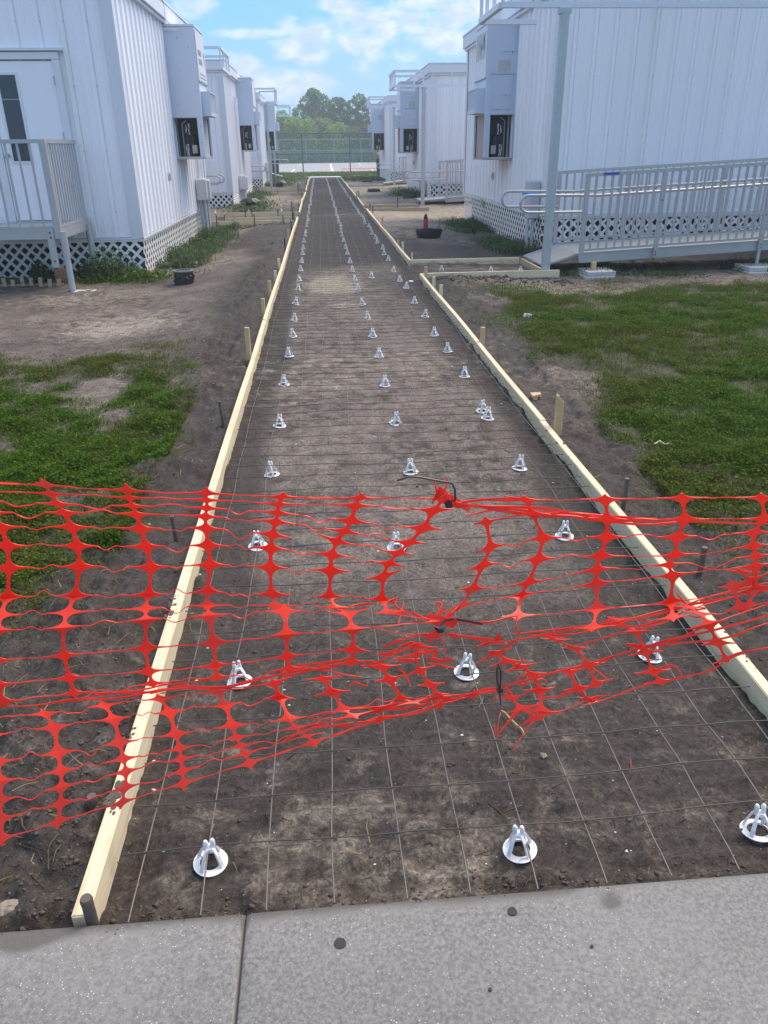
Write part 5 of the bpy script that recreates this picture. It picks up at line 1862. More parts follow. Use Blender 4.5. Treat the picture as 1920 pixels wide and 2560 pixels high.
for rname, pts in rows.items():
    P = sorted([atz(x, y, -0.088) for x, y in pts], key=lambda p: p[1])
    X0_ = {'left': -0.33, 'middle': 0.42, 'right': 1.03}[rname]
    yl = P[-1][1]
    while yl < 49.2:
        yl += random.uniform(0.62, 0.98)
        P.append(np.array([X0_ + random.uniform(-0.025, 0.025), yl, -0.088]))
    for i, p in enumerate(P):
        rz = random.uniform(-0.5, 0.5)
        tilt = (random.gauss(0, 0.075), random.gauss(0, 0.075))
        aa = np.linspace(0, 6.28, 13)
        zz_ = ground_h(p[0] + 0.036 * np.cos(aa), p[1] + 0.036 * np.sin(aa))
        zb = float(np.percentile(zz_, 85)) + 0.0005
        zb = min(max(zb, -0.100), -0.074)
        lab = '%s white plastic rebar chair from the sidewalk in the %s row' % (ordinal(i), rname)
        if i < 14:
            root = thing('rebar_chair', lab, 'rebar chair', (p[0], p[1], zb), 'white plastic rebar chairs in the %s row' % rname)
            inst('base_ring', RING, root)
            for k in range(4):
                inst('leg', THIN_LEG if i < 4 else LEG, root, (0, 0, 0), (0, 0, math.pi / 4 + k * math.pi / 2))
            inst('clip_base', col_, root)
            inst('clip_prong', PRONG, root)
            inst('clip_prong', PRONG, root, (0, 0, 0), (0, 0, math.pi))
        else:
            root = link(bpy.data.objects.new('rebar_chair', FARCHAIR))
            root.location = (p[0], p[1], zb)
            tag(root, lab, 'rebar chair', 'white plastic rebar chairs in the %s row' % rname)
        root.rotation_euler = (tilt[0], tilt[1], rz)
for (x, y, lab) in ((929, 694, 'white rebar chair standing alone between the middle and right rows'),):
    p = atz(x, y, -0.088)
    root = link(bpy.data.objects.new('rebar_chair', FARCHAIR))
    root.location = (p[0], p[1], -0.09)
    tag(root, lab, 'rebar chair', 'white plastic rebar chairs off the rows')
for (x, y, lab) in ((1227, 678, 'left white rebar chair in the branch to the ramp'), (1301, 678, 'right white rebar chair in the branch to the ramp'), (1104, 676, 'white rebar chair at the mouth of the ramp branch'),
                    (538, 532, 'left white rebar chair in the first left branch'), (621, 530, 'middle white rebar chair in the first left branch'), (703, 527, 'right white rebar chair in the first left branch')):
    p = atz(x, y, -0.085)
    root = link(bpy.data.objects.new('rebar_chair', FARCHAIR))
    root.location = (p[0], p[1], -0.095)
    tag(root, lab, 'rebar chair', 'white plastic rebar chairs in the side branches')
p = atz(1032, 703, -0.085)
ds = MB().lathe([(0, 0.006), (0.05, 0.006), (0.055, 0.0), (0.0, 0.0)], (p[0], p[1], -0.085), 16)
single('plastic_disc', ds, M['chair'], 'flat white plastic disc on the earth near the ramp branch', 'disc', (p[0], p[1], -0.085))
# ------------------------------------------------------------------ orange barrier net
# nodes are read where the net hangs: a sheet about 1.05 m away that billows and doubles back as it drops
def net_Y(v, u):
    s = np.interp(v, [1150, 1240, 1430, 1500, 1570, 1740, 1800, 1950, 2100], [1.00, 0.985, 1.055, 1.06, 0.985, 1.065, 1.02, 0.945, 0.90])
    return float(s + 0.012 * math.sin(u * 0.006))


def Z4(x, y):
    return (x / 2.07375, 1160 + y / 2.07375)


def Z5(x, y):
    return (700 + x / 2.37, 1160 + y / 2.37)


def Z6(x, y):
    return (1220 + x / 2.37, 1160 + y / 2.37)


def net_pt(uv, dy=0.0):
    Y = net_Y(uv[1], uv[0]) + dy
    return Vector(aty(uv[0], uv[1], Y))


NL = {}


def colm(name, conv, pts, ids):
    for i, p in zip(ids, pts):
        if p is not None:
            NL[(name, i)] = conv(*p)


RI = ['r%d' % i for i in range(13)]
SI = ['s%d' % i for i in range(7)]
colm(0, Z4, [(-560, 70), (-520, 118), (-480, 170), (-420, 236), (-365, 312), (-330, 418), (-325, 540), (-330, 700), (-370, 800), (-380, 880), (-390, 1045), (-380, 1175), (-350, 1275)], RI)
colm(1, Z4, [(-180, 92), (-140, 138), (-95, 190), (-40, 252), (5, 325), (40, 425), (48, 538), (40, 690), (0, 785), (-10, 862), (-20, 1020), (-10, 1145), (15, 1235)], RI)
colm(2, Z4, [(235, 110), (262, 152), (300, 208), (335, 250), (372, 325), (402, 425), (415, 530), (388, 683), (348, 770), (325, 850), (332, 993), (360, 1108), (385, 1190)], RI)
colm(3, Z4, [(660, 140), (668, 174), (688, 218), (705, 258), (732, 335), (758, 428), (785, 535), (770, 680), (752, 750), (758, 805), (755, 955), (770, 1075), (790, 1140)], RI)
colm(4, Z4, [(1070, 153), (1070, 185), (1075, 228), (1062, 270), (1068, 330), (1078, 420), (1088, 520), (1075, 662), (1075, 732), (1082, 785), (1110, 930), (1115, 1045), (1125, 1108)], RI)
colm(5, Z4, [(1460, 172), (1444, 208), (1440, 252), (1430, 297), (1412, 365), (1405, 435), (1400, 535), (1408, 680), (1432, 733), (1475, 758), (1485, 885), (1488, 998), (1500, 1062)], RI)
colm(6, Z5, [(470, 203), (448, 240), (422, 340), (382, 398), (335, 458), (305, 535), (300, 630), (292, 785), (330, 850), (405, 885), (432, 980), (432, 1095), (425, 1178)], RI)
colm(7, Z5, [(975, 205), (910, 272), (850, 382), (765, 470), (700, 528), (640, 590), (612, 660), (604, 805), (645, 885), None, (905, 1022), (812, 1078), (808, 1130)], RI)
NL[('k', 'k1')] = Z5(990, 222)
NL[('k', 'k2')] = Z5(948, 930)
colm(0, Z4, [(-420, 1340), (-390, 1440), (-340, 1575), (-320, 1690), (-320, 1800), (-320, 1920), (-310, 2030)], SI)
colm(1, Z4, [(-90, 1320), (-60, 1410), (-15, 1545), (5, 1645), (0, 1745), (5, 1842), (10, 1943)], SI)
colm(2, Z4, [(232, 1295), (282, 1362), (300, 1500), (318, 1592), (318, 1675), (314, 1760), (302, 1855)], SI)
colm(3, Z4, [(540, 1250), (592, 1320), (622, 1445), (640, 1530), (655, 1592), (650, 1680), (632, 1755)], SI)
colm(4, Z4, [(830, 1215), (880, 1285), (912, 1402), (932, 1475), (938, 1530), (945, 1592), (950, 1655)], SI)
colm(5, Z4, [(1125, 1180), (1168, 1248), (1205, 1358), (1226, 1420), (1250, 1462), (1272, 1500), (1292, 1550)], SI)
colm(6, Z4, [(1420, 1135), (1450, 1205), (1500, 1325), (1532, 1368), (1565, 1395), (1592, 1405), (1622, 1442)], SI)
colm(7, Z5, [(255, 1270), (312, 1350), (380, 1458), (430, 1490), (480, 1505), (530, 1512), (590, 1515)], SI)
colm(8, Z5, [(600, 1200), (648, 1280), (728, 1392), (790, 1410), (850, 1415), (900, 1418), (950, 1425)], SI)
colm(9, Z5, [(825, 1218), (890, 1310), (935, 1368), (990, 1378), (1040, 1372), (1090, 1365), (1150, 1368)], SI)

NODE_HW, NODE_HH = 0.30, 0.42   # how far the star reaches along its arms


class Net:
    def __init__(self):
        self.mb = MB()

    def star(self, c, arms, wh=0.0028, wv=0.0052, fat=1.0):
        """arms: dict dir -> (tip point, half width); builds one concave star, returns nothing"""
        order = ['r', 'u', 'l', 'd']
        cen = c
        ring = []
        for i, k in enumerate(order):
            tip, hw, full = arms[k]
            k2 = order[(i + 1) % 4]
            tip2, hw2, full2 = arms[k2]
            a1 = (tip - cen)
            a2 = (tip2 - cen)
            s1 = a2.normalized()
            s2 = a1.normalized()
            p1 = tip + s1 * hw           # this arm's edge on the side of the next arm
            p2 = tip2 + s2 * hw2
            ctrl = cen + a1 * 0.10 * fat + a2 * 0.13 * fat
            for t_ in (0.0, 0.16, 0.34, 0.5, 0.66, 0.84, 1.0):
                ring.append(p1 * (1 - t_) ** 2 + ctrl * 2 * t_ * (1 - t_) + p2 * t_ ** 2)
        n_ = len(ring)
        # a slight dish so the node catches light like moulded plastic
        self.mb.add([cen] + ring, [(0, 1 + i, 1 + (i + 1) % n_) for i in range(n_)])

    def ribbon(self, pts, ws, up):
        vs, fs = [], []
        m_ = len(pts)
        for i, p in enumerate(pts):
            w_ = ws[i] if hasattr(ws, '__len__') else ws
            u_ = up[i] if isinstance(up, list) else up
            vs += [p + u_ * w_, p - u_ * w_]
        for i in range(m_ - 1):
            fs.append((2 * i, 2 * i + 1, 2 * i + 3, 2 * i + 2))
        self.mb.add(vs, fs)


def strip_between(net, a, b_, hwa, hwb, hmid, upv, wave, seed, tense):
    """horizontal strand between two star tips, wavy when slack; twists a little"""
    rnd = random.Random(seed)
    d = b_ - a
    L = d.length
    n_ = 16
    a1 = rnd.uniform(-1, 1) * wave
    a2 = rnd.uniform(-1, 1) * wave * 0.8
    a3 = rnd.uniform(-1, 1) * wave * 0.22
    ph = rnd.uniform(0, 6.28)
    tw = rnd.choice((-1, 1)) * rnd.uniform(0.85, 1.3)
    pts, ws, ups = [], [], []
    for i in range(n_ + 1):
        t_ = i / n_
        env = math.sin(math.pi * t_)
        off = env * (a1 + a2 * math.sin(2 * math.pi * t_ + ph) + a3 * math.sin(9 * t_ + ph))
        p = a + d * t_ + Vector((0, 0.5 * off, off - env * L * (0.0 if tense else 0.045)))
        pts.append(p)
        e = min(1.0, 4 * t_ * (1 - t_) * 1.6)
        ws.append((hwa * (1 - t_) + hwb * t_) * (1 - e) + hmid * e)
        ang = tw * min(1.0, env * 1.5)
        ups.append(Vector((0, math.sin(ang), math.cos(ang))) * 1.0)
    net.ribbon(pts, ws, ups)


def build_net(name, label, nodes, hlinks, vlinks, tense_rows, free, extra_tip):
    net = Net()
    P3 = {k: net_pt(v) for k, v in nodes.items()}
    H = {}
    Vv = {}
    for a, b_ in hlinks:
        H.setdefault(a, {})['r'] = b_
        H.setdefault(b_, {})['l'] = a
    for a, b_ in vlinks:
        Vv.setdefault(a, {})['d'] = b_
        Vv.setdefault(b_, {})['u'] = a
    tips = {}
    defh = 0.090
    for k, c in P3.items():
        arms = {}
        rnd = random.Random(str(k))
        hl = H.get(k, {})
        vl = Vv.get(k, {})
        hd = None
        for s_ in ('r', 'l'):
            if s_ in hl:
                d = P3[hl[s_]] - c
                L = min(d.length, 0.105)
                arms[s_] = (c + d.normalized() * L * 0.285, 0.00105, True)
        for s_, o_ in (('r', 'l'), ('l', 'r')):
            if s_ not in arms:
                if o_ in arms:
                    d = -(arms[o_][0] - c)
                else:
                    d = Vector((0.03 if s_ == 'r' else -0.03, 0, 0.004))
                d = d + Vector((0, rnd.uniform(-0.006, 0.006), rnd.uniform(-0.008, 0.008)))
                arms[s_] = (c + d * rnd.uniform(0.8, 1.15), 0.0011, False)
        for s_ in ('u', 'd'):
            if s_ in vl:
                d = P3[vl[s_]] - c
                L = d.length
                arms[s_] = (c + d * 0.5 if L < 0.028 else c + d.normalized() * min(L * 0.5, 0.022), min(0.0027, 0.0011 + 0.045 * L), True)
        hx = (arms['r'][0] - arms['l'][0]).normalized()
        for s_, o_ in (('u', 'd'), ('d', 'u')):
            if s_ not in arms:
                if o_ in arms:
                    d = -(arms[o_][0] - c).normalized() * (0.011 if extra_tip.get(k, 1) else 0.004)
                else:
                    d = Vector((0, 0, 0.010 if s_ == 'u' else -0.010))
                arms[s_] = (c + d, 0.0016, False)
        net.star(c, arms, fat=0.62)
        tips[k] = arms
    done = set()
    for a, b_ in hlinks:
        ta, tb = tips[a]['r'], tips[b_]['l']
        row = a[1]
        tense = row in tense_rows
        edge = row in ('r0', 's6')
        strip_between(net, ta[0], tb[0], 0.00105, 0.00105, 0.0015 if edge else 0.00085, None, 0.001 if tense else 0.0062, hash_(a, b_), tense)
    for a, b_ in vlinks:
        ta, tb = tips[a]['d'], tips[b_]['u']
        if (ta[0] - tb[0]).length > 0.002:
            h_ = (tips[a]['r'][0] - tips[a]['l'][0]).normalized()
            m1 = ta[0].lerp(tb[0], 0.5)
            net.ribbon([ta[0], m1, tb[0]], [min(0.0027, tips[a]['d'][1]), 0.0022, min(0.0027, tips[b_]['u'][1])], h_)
    for (pts, w_, dy) in free:
        P = [net_pt(p, dy) for p in pts]
        # resample with small flutter
        w_ = w_ * 0.66
        Q, W_, U_ = [], [], []
        rnd = random.Random(len(pts) * 7 + int(pts[0][0]))
        for i in range(len(P) - 1):
            for q in range(6):
                t_ = q / 6
                fl = math.sin((i + t_) * 2.6 + pts[0][1])
                pa, pb, pc, pd = P[max(i - 1, 0)], P[i], P[i + 1], P[min(i + 2, len(P) - 1)]
                cr = 0.5 * ((2 * pb) + (pc - pa) * t_ + (2 * pa - 5 * pb + 4 * pc - pd) * t_ ** 2 + (3 * pb - pa - 3 * pc + pd) * t_ ** 3)
                Q.append(cr + Vector((0, 0.002 * fl, 0.0010 * fl)))
        Q.append(P[-1])
        for i in range(len(Q)):
            t_ = i / (len(Q) - 1)
            e = min(1, 6 * t_, 6 * (1 - t_)) * 0.6 + 0.4
            fat = 1 + 0.7 * max(0, math.sin(i * 0.45 + pts[0][0])) ** 4
            W_.append(w_ * e * fat)
            an = 0.5 * math.sin(i * 0.3 + pts[0][1])
            U_.append(Vector((0, math.sin(an), math.cos(an))))
        net.ribbon(Q, W_, U_)
    o_ = link(bpy.data.objects.new(name, net.mb.mesh(name, M['net'])))
    sol = o_.modifiers.new('thickness', 'SOLIDIFY')
    sol.thickness = 0.0011
    sol.offset = 0
    tag(o_, label, 'safety net', 'orange plastic barrier nets')
    return o_


def hash_(a, b_):
    return (sum(ord(c) * (i + 3) for i, c in enumerate(str(a) + str(b_)))) % 100003


HL, VL_ = [], []
cols = list(range(0, 8))
for i in cols:
    ids = [r for r in RI if (i, r) in NL]
    for a, b_ in zip(ids[:-1], ids[1:]):
        if abs(int(a[1:]) - int(b_[1:])) == 1:
            # the sheet is torn and tied again near the knots
            if (i, a) in ((5, 'r8'),) or (i == 7 and a in ('r10',)):
                continue
            VL_.append(((i, a), (i, b_)))
for i in range(0, 7):
    for r in RI:
        if (i, r) in NL and (i + 1, r) in NL:
            if i == 6 and r in ('r9', 'r8', 'r6', 'r11'):
                continue
            if i == 5 and r in ('r7', 'r4'):
                continue
            HL.append(((i, r), (i + 1, r)))
for i in range(0, 10):
    for a, b_ in zip(SI[:-1], SI[1:]):
        if i in (7, 8, 9) and a in ('s3', 's4', 's5'):
            continue
        VL_.append(((i, a), (i, b_)))
for i in range(0, 9):
    for r in SI:
        if i in (6, 7, 8) and r in ('s0', 's1'):
            continue
        HL.append(((i, r), (i + 1, r)))
NLk = {k: v for k, v in NL.items() if not (k[0] in (7, 8, 9) and k[1] in ('s4', 's5'))}
HL = [h for h in HL if h[0] in NLk and h[1] in NLk]
VL_ = [h for h in VL_ if h[0] in NLk and h[1] in NLk]
VL_ += [((7, 'r8'), ('k', 'k2')), (('k', 'k2'), (7, 'r10'))]
HL += [((6, 'r10'), ('k', 'k2'))]
NLk.pop(('k', 'k1'), None)
VL_ = [v for v in VL_ if ('k', 'k1') not in v]
freeL = [
    ([Z5(945, 205), Z5(925, 150), Z5(915, 95)], 0.0035, 0.0), ([Z5(940, 180), Z5(985, 140), Z5(990, 75)], 0.0032, 0.0), ([Z5(900, 225), Z5(945, 170), Z5(1010, 195), Z5(1085, 235)], 0.0075, 0.0),
    ([Z5(970, 225), Z5(1060, 250), Z5(1130, 262)], 0.006, 0.004),
    ([Z5(930, 900), Z5(960, 860), Z5(955, 828), Z5(925, 830)], 0.0050, 0.0), ([Z5(865, 915), Z5(950, 925), Z5(1050, 935)], 0.0105, 0.002), ([Z5(640, 885), Z5(780, 885), Z5(870, 915)], 0.0032, 0.0),
    ([Z5(600, 820), Z5(690, 800), Z5(685, 835), Z5(720, 870), Z5(705, 945)], 0.0028, 0.004), ([Z5(560, 830), Z5(440, 830), Z5(400, 860), Z5(300, 855)], 0.0022, 0.0), ([Z5(735, 830), Z5(715, 890), Z5(705, 945)], 0.0042, 0.006),
    ([Z5(600, 1110), Z5(680, 1050), Z5(760, 1030), Z5(880, 1010)], 0.0030, 0.0), ([Z5(570, 1140), Z5(640, 1120), Z5(720, 1080), Z5(800, 1060)], 0.0036, 0.004), ([Z5(480, 1215), Z5(560, 1175), Z5(650, 1140), Z5(790, 1085)], 0.0030, 0.0),
    ([Z5(760, 1075), Z5(830, 1075), Z5(870, 1105), Z5(870, 1180)], 0.0050, 0.0), ([Z5(905, 1020), Z5(955, 1040), Z5(985, 1120), Z5(1000, 1190)], 0.0035, 0.0), ([Z5(830, 1125), Z5(935, 1110), Z5(890, 1145), Z5(955, 1170), Z5(1030, 1140)], 0.0042, 0.006),
    ([Z5(790, 1100), Z5(800, 1150), Z5(825, 1205)], 0.0055, 0.0), ([Z5(690, 1170), Z5(760, 1160), Z5(830, 1150)], 0.0040, 0.006), ([Z5(700, 1210), Z5(740, 1250), Z5(775, 1310)], 0.0030, 0.0), ([Z5(870, 1185), Z5(960, 1190), Z5(1050, 1205)], 0.0018, 0.004),
    ([Z5(330, 1470), Z5(480, 1440), Z5(620, 1440), Z5(760, 1410), Z5(900, 1390), Z5(1080, 1370), Z5(1290, 1330)], 0.0026, 0.0),
    ([Z5(120, 1560), Z5(300, 1520), Z5(480, 1490), Z5(640, 1450), Z5(800, 1440), Z5(1000, 1400), Z5(1180, 1340), Z5(1290, 1335)], 0.0030, 0.006),
    ([Z5(40, 1570), Z5(240, 1550), Z5(420, 1545), Z5(600, 1505), Z5(760, 1480), Z5(930, 1440), Z5(1150, 1365), Z5(1300, 1335)], 0.0026, 0.010),
    ([Z5(560, 1480), Z5(680, 1435), Z5(790, 1405), Z5(920, 1395), Z5(1060, 1385)], 0.0042, 0.008), ([Z5(450, 1520), Z5(580, 1520), Z5(600, 1500), Z5(700, 1490)], 0.0045, 0.004), ([Z5(540, 1455), Z5(610, 1440), Z5(700, 1400), Z5(760, 1385)], 0.0035, 0.002),
    ([Z5(10, 1640), Z5(150, 1585), Z5(280, 1550), Z5(430, 1530)], 0.0020, 0.0), ([Z5(90, 1690), Z5(150, 1670)], 0.0020, 0.0), ([Z5(300, 1610), Z5(420, 1580), Z5(520, 1540)], 0.0018, 0.0),
    ([Z5(160, 1490), Z5(250, 1480), Z5(330, 1478)], 0.0018, 0.0), ([Z5(410, 1315), Z5(460, 1302), Z5(520, 1310)], 0.0022, 0.0), ([Z5(250, 1230), Z5(350, 1235), Z5(490, 1262)], 0.0020, 0.0),
    ([Z4(400, 1215), Z4(600, 1190), Z4(760, 1178), Z4(900, 1170), Z4(1130, 1160), Z4(1400, 1100), Z4(1659, 1060)], 0.0030, 0.0),
    ([Z4(-20, 1250), Z4(200, 1248), Z4(420, 1225), Z4(640, 1205), Z4(840, 1175), Z4(1060, 1165)], 0.0026, 0.006),
    ([Z4(780, 1190), Z4(960, 1160), Z4(1150, 1150), Z4(1290, 1130), Z4(1470, 1085)], 0.0030, 0.003), ([Z4(450, 1195), Z4(640, 1175), Z4(790, 1165), Z4(870, 1140), Z4(1090, 1115)], 0.0022, 0.0),
    ([Z5(0, 1250), Z5(120, 1235), Z5(250, 1210), Z5(370, 1180)], 0.0038, 0.0), ([Z5(0, 1225), Z5(150, 1195), Z5(320, 1165), Z5(440, 1140)], 0.0026, 0.004),
]
build_net('safety_net', 'left orange barrier net sagging across the left form board', NLk, HL, VL_, {'r0', 'r1', 's6', 'r10', 'r11'}, freeL, {})

NR = {}


def colr(name, conv, pts, ids):
    for i, p in zip(ids, pts):
        if p is not None:
            NR[(name, i)] = conv(*p)


RJ = ['r0', 'r1', 'r2', 'r3', 'r4', 'r5', 'r6', 'r7']
colr(1, Z5, [None, (1220, 340), (1250, 490), (1200, 597), (1140, 745), (1068, 845)], RJ)
colr(2, Z6, [(225, 214), (262, 290), (328, 435), (297, 562), (240, 707), (192, 776), (174, 903)], RJ)
colr(3, Z6, [(695, 208), (708, 328), (705, 432), (665, 545), (642, 622), (642, 708), (646, 860), (620, 972)], RJ)
colr(4, Z6, [(1152, 200), (1172, 328), (1120, 433), (1112, 545), (1062, 596), (1098, 655), (1082, 822), (1096, 910)], RJ)
colr(5, Z6, [(1622, 198), (1640, 325), (1573, 405), (1572, 486), (1592, 545), (1582, 602), (1588, 742), (1530, 850)], RJ)
colr(6, Z6, [(2110, 188), (2120, 318), (2040, 385), (2035, 440), (2070, 490), (2080, 540), (2070, 640), (2030, 720)], RJ)
MC = [[(345, 1020), (395, 1042), (512, 1085), (598, 1188), (640, 1305)], [(480, 1230), (535, 1330), (598, 1400)], [(748, 922), (880, 990), (930, 1112), (978, 1230), (1022, 1292)], [(1190, 850), (1255, 882), (1308, 948), (1360, 1058), (1412, 1158)],
      [(40, 1118), (122, 1166), (195, 1198), (265, 1243), (312, 1345), (312, 1460)], [(130, 1385), (205, 1450), (290, 1500)], [(1450, 722), (1492, 850)], [(1505, 640), (1560, 690), (1590, 750)]]
RV, RH = [], []
for j, ch in enumerate(MC):
    for q, p in enumerate(ch):
        NR[('m%d' % j, 'q%d' % q)] = Z6(*p)
    for q in range(len(ch) - 1):
        RV.append((('m%d' % j, 'q%d' % q), ('m%d' % j, 'q%d' % (q + 1))))
for i in range(1, 7):
    for a, b_ in zip(RJ[:-1], RJ[1:]):
        if (i, a) in NR and (i, b_) in NR:
            RV.append(((i, a), (i, b_)))
for i in range(1, 6):
    for r in RJ:
        if (i, r) in NR and (i + 1, r) in NR:
            RH.append(((i, r), (i + 1, r)))
freeR = [
    ([Z5(1000, 225), Z5(1200, 218), Z5(1420, 216)], 0.0030, 0.0),
    ([Z6(-200, 243), Z6(0, 262), Z6(225, 290), Z6(500, 300), Z6(700, 328), Z6(1170, 326)], 0.0038, 0.006), ([Z6(-150, 250), Z6(60, 245), Z6(200, 262), Z6(420, 270), Z6(690, 318)], 0.0028, 0.012),
    ([Z6(-130, 300), Z6(80, 270), Z6(280, 285), Z6(450, 288), Z6(700, 312), Z6(1000, 315)], 0.0026, 0.016), ([Z6(720, 352), Z6(900, 352), Z6(1110, 350), Z6(1300, 342), Z6(1700, 348)], 0.0026, 0.010), ([Z6(250, 300), Z6(420, 315), Z6(560, 320), Z6(690, 335)], 0.0022, 0.010),
    ([Z6(-20, 1070), Z6(300, 1012), Z6(700, 955), Z6(1050, 872), Z6(1300, 795), Z6(1760, 680)], 0.0022, 0.0),
    ([Z6(60, 1335), Z6(500, 1200), Z6(900, 1095), Z6(1250, 1005), Z6(1760, 860)], 0.0028, 0.004), ([Z6(560, 1428), Z6(760, 1368), Z6(1000, 1300), Z6(1300, 1222), Z6(1410, 1165)], 0.0022, 0.0),
    ([Z6(140, 1000), Z6(620, 965), Z6(900, 955), Z6(1200, 860), Z6(1760, 720)], 0.0024, 0.004), ([Z6(310, 1022), Z6(520, 1000), Z6(900, 905), Z6(1300, 815), Z6(1760, 720)], 0.0020, 0.008),
    ([Z6(530, 1070), Z6(700, 1020), Z6(880, 990), Z6(1080, 920)], 0.0020, 0.0), ([Z6(640, 1180), Z6(930, 1092), Z6(1360, 1032), Z6(1600, 965), Z6(1760, 930)], 0.0024, 0.0), ([Z6(1000, 1112), Z6(1310, 945), Z6(1760, 800)], 0.0024, 0.004),
    ([Z6(1412, 1155), Z6(1560, 1102), Z6(1760, 1060)], 0.0022, 0.0), ([Z6(205, 1450), Z6(130, 1520), Z6(60, 1590)], 0.0034, 0.0), ([Z6(290, 1500), Z6(210, 1590), Z6(150, 1700)], 0.0034, 0.0), ([Z6(80, 1430), Z6(65, 1520), Z6(55, 1620)], 0.0042, 0.0), ([Z6(35, 1545), Z6(50, 1635)], 0.0030, 0.003),
    ([Z6(30, 1400), Z6(70, 1340), Z6(130, 1350), Z6(155, 1395)], 0.0040, 0.0), ([Z6(165, 1230), Z6(180, 1185), Z6(210, 1155)], 0.0048, 0.0), ([Z6(175, 1275), Z6(200, 1300), Z6(300, 1280), Z6(350, 1290)], 0.0030, 0.0),
    ([Z6(300, 1470), Z6(420, 1460), Z6(600, 1400), Z6(700, 1370)], 0.0026, 0.0), ([Z6(290, 1390), Z6(400, 1385), Z6(530, 1330)], 0.0024, 0.004), ([Z6(600, 1190), Z6(700, 1270), Z6(640, 1330)], 0.0032, 0.003), ([Z6(980, 1225), Z6(1100, 1200), Z6(1150, 1250)], 0.0024, 0.0),
    ([Z6(-240, 1010), Z6(-150, 1015), Z6(-70, 1040), Z6(90, 1050)], 0.0050, 0.0), ([Z6(-70, 1075), Z6(20, 1060), Z6(80, 1015)], 0.0045, 0.0), ([Z6(0, 1105), Z6(80, 1110), Z6(190, 1020)], 0.0026, 0.0),
    ([Z6(820, 1060), Z6(880, 1085), Z6(1000, 1080)], 0.0048, 0.004), ([Z6(1120, 770), Z6(1200, 850), Z6(1290, 860)], 0.0032, 0.004), ([Z6(-230, 930), Z6(-100, 940), Z6(40, 925), Z6(180, 903)], 0.0030, 0.0),
    ([Z5(960, 930), Z5(1000, 900), Z5(1030, 870), Z5(1068, 845)], 0.0050, 0.0), ([Z6(175, 905), Z6(165, 960), Z6(190, 1005)], 0.0040, 0.0),
]
NR = {k: v for k, v in NR.items()}
build_net('safety_net', 'right orange barrier net, torn and bunched where it crosses the right form board', NR, RH, RV, {'r0', 'r1', 'r6', 'r5'}, freeR, {})


def zip_tie(pts, r, label, dy=-0.006):
    P = [net_pt(p, dy) for p in pts]
    mb_ = MB()
    mb_.tube(P, r, 6)
    h_ = P[0]
    base = tuple(P[0])
    t_ = thing('cable_tie', label, 'cable tie', base, 'black cable ties joining the nets')
    part('strap', mb_, M['cable_tie'], t_, smooth=60)
    part('tie_head', MB().box(h_[0] - 0.005, h_[0] + 0.005, h_[1] - 0.005, h_[1] + 0.005, h_[2] - 0.004, h_[2] + 0.004), M['cable_tie'], t_, bevel=0.001)


zip_tie([Z5(1000, 240), Z5(975, 232), Z5(1000, 220), Z5(1038, 215), Z5(1036, 150), Z5(1020, 116), Z5(985, 106), Z5(900, 92), Z5(830, 78), Z5(765, 74), Z5(692, 98)], 0.0016, 'black cable tie with a long curved tail at the top knot of the nets')
zip_tie([Z5(950, 980), Z5(910, 962), Z5(930, 985), Z5(975, 925), Z5(1040, 918), Z5(1120, 932), Z5(1200, 948)], 0.0019, 'black cable tie sticking out right of the middle knot')
zip_tie([Z5(1302, 1335), Z5(1288, 1300), Z5(1284, 1230), Z5(1292, 1185), Z5(1308, 1230), Z5(1306, 1300), Z5(1302, 1360), Z5(1306, 1400), Z5(1314, 1455)], 0.0017, 'black cable tie looped upright at the lower knot of the nets')

